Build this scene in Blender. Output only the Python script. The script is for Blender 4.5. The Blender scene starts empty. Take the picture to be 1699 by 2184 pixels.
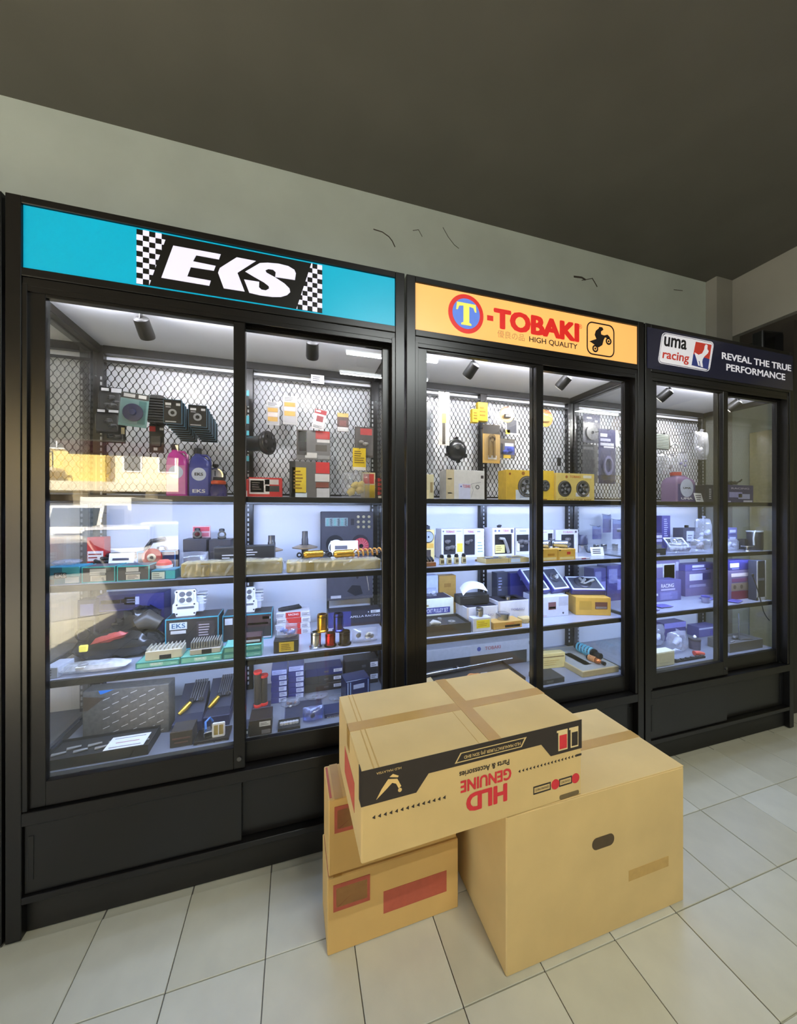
import bpy, math, random
from mathutils import Vector
R = random.Random(7)
scene = bpy.context.scene
col = scene.collection
# ------------------------------------------------------------------ camera
EYE_Z, FOC, PHI, FRONT = 1.536, 740.0, math.radians(16.5), 1.575
SP, CP = math.sin(PHI), math.cos(PHI)
cam_d = bpy.data.cameras.new('camera'); cam = bpy.data.objects.new('camera', cam_d); col.objects.link(cam)
cam.location = (0, 0, EYE_Z); cam.rotation_euler = (math.pi/2, 0, -PHI)
cam_d.sensor_fit = 'HORIZONTAL'; cam_d.sensor_width = 36; cam_d.lens = 36*FOC/1699; cam_d.clip_start = .02; cam_d.clip_end = 300
scene.camera = cam
# ------------------------------------------------------------------ exposure, sky, sun
vs = scene.view_settings
scene.display_settings.display_device = 'sRGB'
vs.view_transform = 'Standard'; vs.look = 'None'; vs.gamma = 1; vs.use_curve_mapping = False; vs.exposure = 0.0
scene.cycles.transparent_max_bounces = 32
SUN_DIR = Vector((-.22, .60, .76)).normalized()
world = bpy.data.worlds.new('sky'); scene.world = world; world.use_nodes = True
wn = world.node_tree.nodes; wn.clear()
wo = wn.new('ShaderNodeOutputWorld'); wb = wn.new('ShaderNodeBackground'); sk = wn.new('ShaderNodeTexSky')
sk.sky_type = 'NISHITA'; sk.sun_disc = False; sk.sun_elevation = math.asin(SUN_DIR.z); sk.sun_rotation = math.atan2(SUN_DIR.x, SUN_DIR.y)
sk.air_density = 1.2; sk.dust_density = 2.5
wb.inputs['Strength'].default_value = .50
world.node_tree.links.new(sk.outputs[0], wb.inputs[0]); world.node_tree.links.new(wb.outputs[0], wo.inputs[0])
def light(name, kind, loc, energy, color, parent=None, size=None, size_y=None, rot=None, **kw):
    d = bpy.data.lights.new(name, kind); d.energy = energy; d.color = color
    if kind == 'AREA':
        d.shape = 'RECTANGLE'; d.size = size; d.size_y = size_y
    for k, v in kw.items(): setattr(d, k, v)
    o = bpy.data.objects.new(name, d); col.objects.link(o); o.location = loc
    if rot is not None: o.rotation_euler = rot
    if parent: o.parent = parent
    return o
sun = light('sun', 'SUN', (-8, 6, 12), 50.0, (1, .93, .80), angle=.01)
sun.rotation_euler = SUN_DIR.to_track_quat('Z', 'Y').to_euler()
# ------------------------------------------------------------------ pixel helpers (1699 x 2184 frame) used for measuring
def RAY(px, py):
    s = (px-849.5)/FOC
    return Vector((s*CP+SP, -s*SP+CP, (1092-py)/FOC))
def ATY(px, py, Y):
    r = RAY(px, py); r = r*(Y/r.y); return Vector((r.x, r.y, r.z+EYE_Z))
def ATZ(px, py, Z):
    r = RAY(px, py); r = r*((Z-EYE_Z)/r.z); return Vector((r.x, r.y, r.z+EYE_Z))
# ------------------------------------------------------------------ materials
def lin(c):
    return tuple(((x/255)/12.92 if x/255 <= .04045 else ((x/255+.055)/1.055)**2.4) for x in c)
MATS = {}
def mat(rgb, rough=.5, metal=0., noise=.06, scale=40., emit=0., coat=0., bump=0., name=None, spec=.5):
    key = (tuple(rgb), rough, metal, noise, scale, emit, coat, bump, spec)
    if key in MATS: return MATS[key]
    m = bpy.data.materials.new(name or 'mat_%02x%02x%02x' % tuple(int(max(0, min(255, v))) for v in rgb)); m.use_nodes = True
    nt = m.node_tree; b = nt.nodes['Principled BSDF']; L = nt.links.new
    b.inputs['Roughness'].default_value = rough; b.inputs['Metallic'].default_value = metal
    b.inputs['Coat Weight'].default_value = coat; b.inputs['Coat Roughness'].default_value = .06
    b.inputs['Specular IOR Level'].default_value = spec
    c = lin(rgb)
    tc = nt.nodes.new('ShaderNodeTexCoord'); nz = nt.nodes.new('ShaderNodeTexNoise'); nz.inputs['Scale'].default_value = scale; nz.inputs['Detail'].default_value = 4
    L(tc.outputs['Object'], nz.inputs['Vector'])
    rp = nt.nodes.new('ShaderNodeValToRGB')
    lo = [x*(1-noise) for x in c]; hi = [min(1, x*(1+noise)+.15*noise*x) for x in c]
    rp.color_ramp.elements[0].color = (*lo, 1); rp.color_ramp.elements[1].color = (*hi, 1)
    rp.color_ramp.elements[0].position = .3; rp.color_ramp.elements[1].position = .7
    L(nz.outputs['Fac'], rp.inputs[0]); L(rp.outputs[0], b.inputs['Base Color'])
    if emit:
        L(rp.outputs[0], b.inputs['Emission Color']); b.inputs['Emission Strength'].default_value = emit
    if bump:
        bp = nt.nodes.new('ShaderNodeBump'); bp.inputs['Strength'].default_value = bump; bp.inputs['Distance'].default_value = .002
        L(nz.outputs['Fac'], bp.inputs['Height']); L(bp.outputs[0], b.inputs['Normal'])
    MATS[key] = m; return m
def glassmat(name, tint=(1, 1, 1), rough=0., ior=1.5, extra=0., haze=0., hazecol=(1, 1, 1)):
    if name in MATS: return MATS[name]
    m = bpy.data.materials.new(name); m.use_nodes = True; nt = m.node_tree; nt.nodes.clear(); L = nt.links.new
    o = nt.nodes.new('ShaderNodeOutputMaterial'); t = nt.nodes.new('ShaderNodeBsdfTransparent'); g = nt.nodes.new('ShaderNodeBsdfGlossy')
    t.inputs[0].default_value = (*tint, 1); g.inputs['Roughness'].default_value = rough
    geo = nt.nodes.new('ShaderNodeNewGeometry'); mr = nt.nodes.new('ShaderNodeMapRange')
    mr.inputs['To Min'].default_value = ior; mr.inputs['To Max'].default_value = 1/ior
    L(geo.outputs['Backfacing'], mr.inputs['Value'])
    fr = nt.nodes.new('ShaderNodeFresnel'); L(mr.outputs[0], fr.inputs['IOR'])
    fac = fr.outputs[0]
    if extra:
        ad = nt.nodes.new('ShaderNodeMath'); ad.operation = 'ADD'; ad.use_clamp = True; ad.inputs[1].default_value = extra; L(fac, ad.inputs[0]); fac = ad.outputs[0]
    mx = nt.nodes.new('ShaderNodeMixShader'); L(fac, mx.inputs[0]); L(t.outputs[0], mx.inputs[1]); L(g.outputs[0], mx.inputs[2])
    out = mx.outputs[0]
    if haze:
        d = nt.nodes.new('ShaderNodeBsdfDiffuse'); d.inputs[0].default_value = (*hazecol, 1)
        tc = nt.nodes.new('ShaderNodeTexCoord'); nz = nt.nodes.new('ShaderNodeTexNoise'); nz.inputs['Scale'].default_value = 14; nz.inputs['Detail'].default_value = 5
        L(tc.outputs['Object'], nz.inputs['Vector'])
        mr2 = nt.nodes.new('ShaderNodeMapRange'); mr2.inputs['From Min'].default_value = .3; mr2.inputs['From Max'].default_value = .75
        mr2.inputs['To Min'].default_value = haze*.3; mr2.inputs['To Max'].default_value = haze*1.6; L(nz.outputs['Fac'], mr2.inputs['Value'])
        m2 = nt.nodes.new('ShaderNodeMixShader'); L(mr2.outputs[0], m2.inputs[0]); L(out, m2.inputs[1]); L(d.outputs[0], m2.inputs[2]); out = m2.outputs[0]
    L(out, o.inputs[0]); MATS[name] = m; return m
GLASS = glassmat('display_glass', (.985, .99, .985), 0., 1.62)
CLEAR = glassmat('clear_plastic', (.97, .97, .98), .12, 1.45, 0, .035)
BAGMAT = glassmat('poly_bag', (.93, .94, .97), .2, 1.45, .03, .14, (.9, .92, 1))
BLACK = mat((17, 15, 14), .3, 0, .12, 8, name='black_powder_coat')
BLACKP = mat((22, 22, 24), .42, 0, .1, name='black_plastic')
STEEL = mat((190, 190, 192), .26, 1, .08, name='bright_steel')
DSTEEL = mat((110, 110, 112), .35, 1, .1, name='dull_steel')
WHITE = mat((235, 235, 238), .55, name='white_card')
PAPER = mat((238, 238, 240), .7, 0, .03, name='paper')
INK = mat((30, 30, 36), .6, name='dark_ink')
# ------------------------------------------------------------------ mesh builder
class MB:
    def __init__(s): s.v = []; s.f = []
    def add(s, vs_, fs):
        n = len(s.v); s.v += [tuple(p) for p in vs_]; s.f += [tuple(i+n for i in f) for f in fs]; return s
    def box(s, x0, x1, y0, y1, z0, z1):
        return s.add([(x0,y0,z0),(x1,y0,z0),(x1,y1,z0),(x0,y1,z0),(x0,y0,z1),(x1,y0,z1),(x1,y1,z1),(x0,y1,z1)],
                     [(0,3,2,1),(4,5,6,7),(0,1,5,4),(1,2,6,5),(2,3,7,6),(3,0,4,7)])
    def cbox(s, x0, x1, y0, y1, z0, z1, c=.002):
        c = min(c, (x1-x0)*.3, (y1-y0)*.3, (z1-z0)*.3)
        vs_ = []; fs = []
        X, Y, Z = (x0, x1), (y0, y1), (z0, z1); sg = (1, -1); id_ = {}
        for i in (0,1):
            for j in (0,1):
                for k in (0,1):
                    for a in range(3):
                        p = [X[i]+sg[i]*c, Y[j]+sg[j]*c, Z[k]+sg[k]*c]; p[a] = (X[i], Y[j], Z[k])[a]
                        id_[i,j,k,a] = len(vs_); vs_.append(tuple(p))
        for a in range(3):
            o = [x for x in range(3) if x != a]
            for e in (0,1):
                q = []
                for t in ((0,0),(1,0),(1,1),(0,1)):
                    k = [0,0,0]; k[a] = e; k[o[0]] = t[0]; k[o[1]] = t[1]; q.append(id_[k[0],k[1],k[2],a])
                fs.append(tuple(q))
            for t in ((0,0),(0,1),(1,0),(1,1)):   # edges along axis a
                q = []
                for e in (0,1):
                    k = [0,0,0]; k[a] = e; k[o[0]] = t[0]; k[o[1]] = t[1]; q.append(k)
                fs.append((id_[(*q[0], o[0])], id_[(*q[1], o[0])], id_[(*q[1], o[1])], id_[(*q[0], o[1])]))
        for i in (0,1):
            for j in (0,1):
                for k in (0,1): fs.append(tuple(id_[i,j,k,a] for a in range(3)))
        return s.add(vs_, fs)
    def cyl(s, p0, p1, r0, r1=None, n=16):
        return s.loft([(p0, r0), (p1, r0 if r1 is None else r1)], n)
    def loft(s, rings, n=16, cap=True):
        rings = [(Vector(p), r) for p, r in rings]; m = len(rings); vs_ = []; fs = []
        prev = None
        for i, (p, r) in enumerate(rings):
            d = (rings[min(i+1, m-1)][0]-rings[max(i-1, 0)][0])
            d = d.normalized() if d.length > 1e-9 else Vector((0,0,1))
            if prev is None:
                u = d.cross(Vector((0,0,1)) if abs(d.z) < .9 else Vector((1,0,0))).normalized()
            else:
                u = (prev-d*prev.dot(d)).normalized()
            prev = u; w = d.cross(u)
            for k in range(n):
                a = 2*math.pi*k/n; vs_.append(p+u*(r*math.cos(a))+w*(r*math.sin(a)))
        for i in range(m-1):
            for k in range(n):
                k2 = (k+1) % n; fs.append((i*n+k, i*n+k2, (i+1)*n+k2, (i+1)*n+k))
        if cap: fs.append(tuple(range(n))[::-1]); fs.append(tuple((m-1)*n+k for k in range(n)))
        return s.add(vs_, fs)
    def lathe(s, prof, o=(0,0,0), ax='z', n=20, cap=True):
        vs_ = []; fs = []
        for (r, z) in prof:
            for k in range(n):
                a = 2*math.pi*k/n; x, y = r*math.cos(a), r*math.sin(a)
                p = {'z': (x,y,z), 'y': (x,-z,y), 'x': (z,x,y)}[ax]; vs_.append((p[0]+o[0], p[1]+o[1], p[2]+o[2]))
        for i in range(len(prof)-1):
            for k in range(n):
                k2 = (k+1) % n; fs.append((i*n+k, i*n+k2, (i+1)*n+k2, (i+1)*n+k))
        if cap: fs.append(tuple(range(n))[::-1]); fs.append(tuple((len(prof)-1)*n+k for k in range(n)))
        return s.add(vs_, fs)
    def tube(s, pts, r, n=6):
        return s.loft([(p, r) for p in pts], n)
    def prism(s, poly, a, b, plane='xz'):
        n = len(poly)
        f = {'xz': lambda p, h: (p[0], h, p[1]), 'xy': lambda p, h: (p[0], p[1], h), 'yz': lambda p, h: (h, p[0], p[1])}[plane]
        vs_ = [f(p, a) for p in poly]+[f(p, b) for p in poly]
        fs = [tuple(range(n)), tuple(range(2*n-1, n-1, -1))]+[(i, (i+1) % n, n+(i+1) % n, n+i) for i in range(n)]
        return s.add(vs_, fs)
    def ring(s, r0, r1, y0, y1, o=(0,0,0), n=24, ax='y'):     # flat annulus with thickness
        return s.lathe([(r0, y0), (r1, y0), (r1, y1), (r0, y1), (r0, y0)], o, ax, n, False)
    def pillow(s, w, d, h, seed=0, n=9, crump=.12):
        rr = random.Random(seed); vs_ = []; fs = []
        for side in (1, -1):
            for i in range(n):
                for j in range(n):
                    u, v = i/(n-1)*2-1, j/(n-1)*2-1
                    e = max(0, (1-abs(u)**3)*(1-abs(v)**3))**.5
                    z = side*e*(1+rr.uniform(-crump, crump)*2.2) if e > 0 else 0
                    k = 1-.05*(abs(u*v))+rr.uniform(-.02, .02)
                    vs_.append((u*k*w/2, v*k*d/2, max(0., h/2+z*h/2)))
        for b in (0, n*n):
            for i in range(n-1):
                for j in range(n-1):
                    a = b+i*n+j; q = (a, a+n, a+n+1, a+1); fs.append(q if b == 0 else q[::-1])
        return s.add(vs_, fs)
    def turn(s, rx=0, ry=0, rz=0, o=(0,0,0), start=0):
        from mathutils import Euler
        M = Euler((rx, ry, rz)).to_matrix()
        for i in range(start, len(s.v)):
            p = M @ Vector(s.v[i]); s.v[i] = (p.x+o[0], p.y+o[1], p.z+o[2])
        return s
def mesh(name, mb, m, smooth=False):
    me = bpy.data.meshes.new(name); me.from_pydata(mb.v, [], mb.f); me.validate(); me.update()
    import bmesh
    bm = bmesh.new(); bm.from_mesh(me); bmesh.ops.recalc_face_normals(bm, faces=bm.faces); bm.to_mesh(me); bm.free()
    for mm in (m if isinstance(m, (list, tuple)) else [m]): me.materials.append(mm)
    if smooth:
        for p in me.polygons: p.use_smooth = True
        try: me.set_sharp_from_angle(angle=math.radians(38))
        except Exception: pass
    return me
def part(parent, name, mb, m, smooth=False, loc=None, rot=None):
    me = mb if isinstance(mb, bpy.types.Mesh) else mesh(name, mb, m, smooth)
    o = bpy.data.objects.new(name, me); col.objects.link(o); o.parent = parent
    if loc: o.location = loc
    if rot: o.rotation_euler = rot
    return o
def tag(o, label, cat, group=None):
    o['label'] = label; o['category'] = cat
    if group: o['group'] = group
    return o
def thing(name, label, cat, loc=(0,0,0), rz=0, group=None):
    o = bpy.data.objects.new(name, None); col.objects.link(o); o.location = loc; o.rotation_euler = (0, 0, rz); o.empty_display_size = .02
    return tag(o, label, cat, group)
def struct(name, mb, m, parent=None, smooth=False):
    o = part(parent, name, mb, m, smooth)
    if parent is None: o['kind'] = 'structure'
    return o
def copytree(o, parent=None, label=None, loc=None, rz=None):
    c = o.copy(); col.objects.link(c); c.parent = parent
    if loc is not None: c.location = loc
    if rz is not None: c.rotation_euler = (0, 0, rz)
    if label: c['label'] = label
    for ch in list(o.children): copytree(ch, c)
    return c
def text(parent, name, s, x0, x1, z0, z1, y, m, bold=.0, shear=0., depth=.0008, flip=False, plane='xz', proud=True):
    """a line of lettering fitted in x0..x1, z0..z1 on the face y (facing -y) or, plane 'xy', on a top face"""
    cu = bpy.data.curves.new(name, 'FONT'); cu.body = s; cu.size = 1; cu.shear = shear; cu.fill_mode = 'BOTH'; cu.extrude = .0; cu.resolution_u = 3
    ob = bpy.data.objects.new(name, cu); me = bpy.data.meshes.new_from_object(ob); bpy.data.objects.remove(ob); bpy.data.curves.remove(cu)
    if not me.vertices: return None
    if bold:                                                 # heavier strokes: the outline laid again a little off each way
        V = [v.co.copy() for v in me.vertices]; P = [tuple(p.vertices) for p in me.polygons]; nv, nf = [], []
        for k, (dx, dy) in enumerate(((0, 0), (bold, 0), (-bold, 0), (0, bold*.7), (0, -bold*.7), (bold*.8, bold*.6), (-bold*.8, bold*.6), (bold*.8, -bold*.6), (-bold*.8, -bold*.6), (bold*.5, 0), (-bold*.5, 0), (bold*.5, bold*.6), (-bold*.5, bold*.6), (bold*.5, -bold*.6), (-bold*.5, -bold*.6))):
            n = len(nv); nv += [(v.x+dx, v.y+dy, k*2e-5) for v in V]; nf += [tuple(i+n for i in p) for p in P]
        me.clear_geometry(); me.from_pydata(nv, [], nf)
    xs = [v.co.x for v in me.vertices]; ys = [v.co.y for v in me.vertices]
    a0, a1, b0, b1 = min(xs), max(xs), min(ys), max(ys)
    for v in me.vertices:
        u = (v.co.x-a0)/(a1-a0+1e-9); w = (v.co.y-b0)/(b1-b0+1e-9)
        if flip: u, w = 1-u, 1-w
        px, pz = x0+(x1-x0)*u, z0+(z1-z0)*w
        v.co = (px, y-depth-v.co.z, pz) if plane == 'xz' else (px, pz, y+depth+v.co.z)
    me.materials.clear(); me.materials.append(m); me.update()
    return part(parent, name, me, m)
# ================================================================== the room
def wallmat(name, rgb, cracks=0.):
    m = mat(rgb, .8, 0, .07, 2.2, bump=.15, name=name)
    if cracks:
        nt = m.node_tree; L = nt.links.new; b = nt.nodes['Principled BSDF']
        src = b.inputs['Base Color'].links[0].from_socket
        tc = nt.nodes.new('ShaderNodeTexCoord'); nz = nt.nodes.new('ShaderNodeTexNoise'); nz.inputs['Scale'].default_value = 5; nz.inputs['Detail'].default_value = 6
        L(tc.outputs['Object'], nz.inputs['Vector'])
        mr = nt.nodes.new('ShaderNodeMapRange'); mr.inputs['From Min'].default_value = .72; mr.inputs['From Max'].default_value = .74; L(nz.outputs['Fac'], mr.inputs['Value'])
        mx = nt.nodes.new('ShaderNodeMixRGB'); mx.inputs[2].default_value = (.06, .055, .045, 1); L(mr.outputs[0], mx.inputs[0]); L(src, mx.inputs[1]); L(mx.outputs[0], b.inputs['Base Color'])
    return m
WALLM = wallmat('grey_green_paint', (196, 207, 202))
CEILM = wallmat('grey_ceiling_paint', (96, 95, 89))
BEAMM = wallmat('beam_paint', (150, 150, 144))
CZ, WY = 3.60, 2.205
# floor slab: everywhere a grout bed; tiles near the view are objects, the far rest is a tile pattern
fm = bpy.data.materials.new('floor_tile_pattern'); fm.use_nodes = True
nt = fm.node_tree; L = nt.links.new; b = nt.nodes['Principled BSDF']; b.inputs['Roughness'].default_value = .35
tc = nt.nodes.new('ShaderNodeTexCoord'); bk = nt.nodes.new('ShaderNodeTexBrick')
bk.offset = 0; bk.squash = 1; bk.inputs['Scale'].default_value = 1; bk.inputs['Brick Width'].default_value = .3; bk.inputs['Row Height'].default_value = .3
bk.inputs['Mortar Size'].default_value = .003; bk.inputs['Color1'].default_value = (*lin((186, 181, 158)), 1); bk.inputs['Color2'].default_value = (*lin((180, 174, 150)), 1); bk.inputs['Mortar'].default_value = (*lin((88, 82, 72)), 1)
mp = nt.nodes.new('ShaderNodeMapping'); mp.inputs['Location'].default_value = (.1, .01, 0)
L(tc.outputs['Object'], mp.inputs[0]); L(mp.outputs[0], bk.inputs[0]); L(bk.outputs[0], b.inputs['Base Color'])
floor = struct('floor', MB().box(-3.4, 7.0, -3.2, 2.4, -.16, -.006), fm)
TILES = [mesh('floor_tile', MB().cbox(-.1485, .1485, -.1485, .1485, -.012, 0, .0015), mat(c, .34, 0, .05, 9, name='beige_glazed_tile')) for c in ((188, 183, 160), (182, 176, 152), (192, 188, 168))]
for i in range(23):
    for j in range(7):
        o = part(floor, 'floor_tile', TILES[R.choice((0, 0, 1, 2))], None, loc=(-1.45+.3*i, 1.424-.3*j, R.uniform(-.0008, .0004)))
struct('wall_back', MB().box(-3.4, 7.0, WY, WY+.15, -.16, CZ), WALLM)
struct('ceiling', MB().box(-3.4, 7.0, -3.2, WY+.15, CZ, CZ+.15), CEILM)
struct('wall_right', MB().box(7.0, 7.15, -3.2, WY+.15, -.16, CZ+.15), wallmat('cream_paint', (205, 198, 160)))
# wall behind the camera, open on the street side at the left
struct('wall_front', MB().box(-1.78, 7.0, -3.2, -3.05, -.16, CZ).box(-3.4, -1.78, -3.2, -3.05, 2.62, CZ), wallmat('dim_paint', (120, 118, 110)))
struct('wall_left', MB().box(-3.4, -3.28, -3.05, WY, 2.62, CZ).box(-3.4, -3.28, 1.5, WY, -.16, 2.62), wallmat('dim_paint2', (120, 118, 110)))
# pilaster at the end of the cabinets and the beam that comes towards the camera
tr = struct('trim_1', MB().box(3.53, 3.73, 2.12, WY, 0, CZ), BEAMM)
struct('trim_2', MB().box(3.73, 3.95, -3.05, WY, 3.10, CZ), BEAMM)
struct('trim_3', MB().box(3.79, 3.90, -3.05, 2.1, 3.0, 3.10), mat((52, 48, 42), .6, name='shutter_rail_paint'))
struct('trim_4', MB().box(3.64, 3.82, 1.68, 1.75, 0, 3.0), mat((40, 36, 32), .5, name='shutter_guide_paint'))
# cracks and flaked spots on the wall paint, each a shallow recess line modelled as a thin dark sliver
def sliver(pts, w):
    m = MB()
    for a, bq in zip(pts[:-1], pts[1:]):
        a = ATY(*a, WY); bq = ATY(*bq, WY); d = (bq-a); n = Vector((-d.z, 0, d.x)).normalized()*w/2
        m.add([a-n, bq-n, bq+n, a+n, a-n+Vector((0,-.0015,0)), bq-n+Vector((0,-.0015,0)), bq+n+Vector((0,-.0015,0)), a+n+Vector((0,-.0015,0))], [(4,5,6,7),(0,1,5,4),(2,3,7,6),(0,4,7,3),(1,2,6,5)])
    return m
CRK = mat((72, 66, 58), .9, name='wall_crack')
wb_ = bpy.data.objects['wall_back']
for pts, w in (([(796,489),(815,495),(829,505),(836,514),(842,527)], .006), ([(944,485),(955,505),(968,522),(978,530)], .003), ([(1223,590),(1240,592),(1248,597)], .014), ([(1262,593),(1268,603),(1273,612)], .007), ([(880,492),(892,490),(900,505)], .003), ([(1436,618),(1455,620)], .004), ([(1240,598),(1262,594)], .005)):
    part(wb_, 'wall_crack', sliver(pts, w), CRK)
# fluorescent battens on the ceiling behind the camera (they show as streaks in the glass)
def batten(x0, x1, y, z, label, e):
    t = thing('fluorescent_batten', label, 'lamp', ((x0+x1)/2, y, z), 0, 'ceiling tube lights')
    l = (x1-x0)/2
    part(t, 'housing', MB().cbox(-l, l, -.03, .03, .03, .09, .004), mat((225, 225, 220), .5))
    part(t, 'tube', MB().cyl((-l+.02, 0, .012), (l-.02, 0, .012), .014, n=12), mat((240, 245, 250), .4, 0, .0, emit=9.), True)
    [part(t, 'stem', MB().cyl((s*l*.6, 0, .09), (s*l*.6, 0, CZ-z), .006, n=8), BLACKP) for s in (-1, 1)]
    light('batten_light', 'AREA', (0, 0, -.012), e, (.95, 1, .97), t, l*1.9, .03)
batten(.52, 1.74, -1.2, 3.32, 'white tube light hanging over the room in two rows', 44)
batten(.52, 1.64, -.62, 3.32, 'white tube light nearest the glass cabinets', 44)
batten(4.5, 5.7, -1.7, 3.32, 'white tube light beyond the concrete beam', 22)
# things beyond the beam
t = thing('wall_monitor', 'black flat monitor hung beside the end of the navy sign cabinet', 'monitor', (3.47, 1.76, 2.58), math.radians(-6))
part(t, 'casing', MB().cbox(-.03, .62, 0, .07, 0, .36, .006), mat((10, 10, 11), .35)); part(t, 'screen', MB().box(-.01, .60, -.003, 0, .02, .34), mat((6, 6, 7), .12))
part(t, 'wall_arm', MB().tube([(.3, .07, .18), (.3, .2, .18), (.1, .3, .2)], .012), BLACKP)
t = thing('steel_locker', 'tall cream steel locker seen through the end cabinet glass', 'locker', (4.10, 1.76, 0), 0)
part(t, 'body', MB().cbox(0, .72, .0, .44, .04, 2.28, .006), mat((208, 200, 158), .5)); part(t, 'base', MB().box(.02, .70, .03, .42, 0, .04), BLACKP)
for k in (0, 1):
    d = part(t, 'door', MB().cbox(.012+.35*k, .352+.35*k, -.016, -.001, .07, 2.25, .003), mat((214, 206, 166), .45)); part(d, 'handle', MB().cbox(.30-.24*k+.35*k, .32-.24*k+.35*k, -.03, -.016, 1.1, 1.25, .003), STEEL)
# ================================================================== the street that the left glass mirrors
struct('ground', MB().box(-60, 30, -60, -3.2, -.5, -.30).box(-60, -3.4, -3.2, 30, -.5, -.30), mat((150, 146, 138), .9, 0, .12, 1.5, name='asphalt'))
struct('pavement', MB().box(-5.2, -3.4, -5.0, 2.4, -.30, -.05).box(-3.4, 7, -5.0, -3.2, -.30, -.05), mat((176, 166, 145), .85, 0, .1, 3, name='pavement_cement'))
def VY(px, py, Yv):                                       # a point that the glass mirrors at that depth
    p = ATY(px, py, Yv); return Vector((p.x, 2*FRONT-p.y, p.z))
YB = -20.5
bt = thing('shophouse_block', 'sunlit yellow two storey shophouse mirrored in the left glass', 'building', (-12.9, YB, -.3))
YEL = mat((232, 205, 120), .8, 0, .06, 1, name='yellow_render'); CRM = mat((236, 222, 190), .8, 0, .06, 1, name='cream_render')
part(bt, 'wall', MB().box(-9, 2.5, -8, 0, 3.4, 7.6), YEL); part(bt, 'side_wall', MB().box(2.5, 12, -8, -.6, 3.0, 6.0), CRM)
part(bt, 'ground_floor', MB().box(-9, 12, -8, -1.8, 0, 3.4), mat((120, 112, 100), .9, 0, .1)); part(bt, 'canopy', MB().box(-9, 12, -1.8, 1.0, 3.0, 3.5), mat((228, 214, 184), .7))
part(bt, 'roof', MB().prism([(-9.4, 7.6), (2.9, 7.6), (2.9, 7.9), (-9.4, 7.9)], -8.4, .6), mat((150, 70, 50), .8))
for x in (-7.6, -5.0, -2.4, .45):
    w = part(bt, 'window', MB().cbox(x-.7, x+.7, -.02, .08, 5.3, 6.9, .02), WHITE); part(w, 'pane', MB().box(x-.6, x+.35, .081, .10, 5.4, 6.8), mat((60, 58, 58), .3)); part(w, 'mullion', MB().box(x-.15, x-.09, .10, .13, 5.4, 6.8), WHITE)
for x in (-7.8, -4.4, -.9):
    bq = part(bt, 'balcony', MB().box(x-1.5, x+1.5, .02, 1.0, 4.05, 4.2), CRM)
    for k in range(11): part(bq, 'baluster', MB().box(x-1.5+.3*k-.02, x-1.5+.3*k+.02, .93, .97, 4.2, 5.0), BLACKP)
    part(bq, 'rail', MB().box(x-1.5, x+1.5, .92, .98, 4.98, 5.05), BLACKP)
for x in (3.6, 5.4):
    w = part(bt, 'window', MB().cbox(x-.5, x+.5, -.62, -.55, 4.2, 5.6, .02), WHITE); part(w, 'pane', MB().box(x-.4, x+.4, -.549, -.53, 4.3, 5.5), mat((96, 92, 84), .3))
for x in (-9, -5.6, -2.2, 1.2, 4.6, 8, 11.4): part(bt, 'column', MB().box(x, x+.45, -.1, .4, 0, 3.0), CRM)
def wheel(t, x, y, r, w=.18):
    o = part(t, 'wheel', MB().lathe([(r*.55, -w/2), (r, -w/2+.02), (r, w/2-.02), (r*.55, w/2)], (x, y, r), 'x', 20), mat((28, 28, 28), .8), True)
    part(o, 'hub', MB().lathe([(.02, -w/2-.01), (r*.5, -w/2-.01), (r*.5, w/2+.01), (.02, w/2+.01)], (x, y, r), 'x', 14), DSTEEL, True)
tv = VY(192, 1120, 17.5)
t = thing('box_truck', 'white light truck with dark windscreen mirrored in the left glass', 'truck', (tv.x, tv.y, -.3), math.radians(190))
TW = mat((232, 232, 228), .4, name='truck_white')
part(t, 'cab', MB().prism([(-.9, .45), (-.95, 1.2), (-.7, 2.1), (.7, 2.12), (.7, .45)], -1.0, 1.0, 'yz'), TW)
part(t, 'windscreen', MB().prism([(-.955, 1.28), (-.75, 2.0), (-.73, 2.0), (-.93, 1.28)], -.85, .85, 'yz'), mat((60, 70, 78), .1))
part(t, 'bumper', MB().cbox(-1.0, 1.0, -1.02, -.88, .35, .62, .02), mat((60, 60, 62), .5)); part(t, 'grille', MB().cbox(-.6, .6, -.97, -.93, .78, 1.0, .01), mat((70, 70, 72), .5))
for s in (-1, 1):
    part(t, 'headlight', MB().cbox(s*.78-.13, s*.78+.13, -.985, -.93, .74, 1.02, .02), mat((210, 215, 220), .15)); part(t, 'door_window', MB().prism([(-.55, 1.3), (-.45, 1.95), (.45, 1.95), (.45, 1.3)], s*1.0, s*1.012, 'yz'), mat((60, 70, 78), .1))
    part(t, 'mirror', MB().cbox(s*1.22-.08, s*1.22+.08, -.8, -.72, 1.3, 1.75, .02).tube([(s*1.0, -.75, 1.8), (s*1.22, -.76, 1.78)], .02), BLACKP)
    wheel(t, s*.82, -.25, .36); wheel(t, s*.82, 2.9, .36)
part(t, 'chassis', MB().box(-.5, .5, -.2, 4.2, .45, .75), BLACKP); part(t, 'cargo_box', MB().cbox(-1.05, 1.05, .85, 4.3, .8, 2.5, .02), mat((222, 222, 216), .5))
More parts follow.
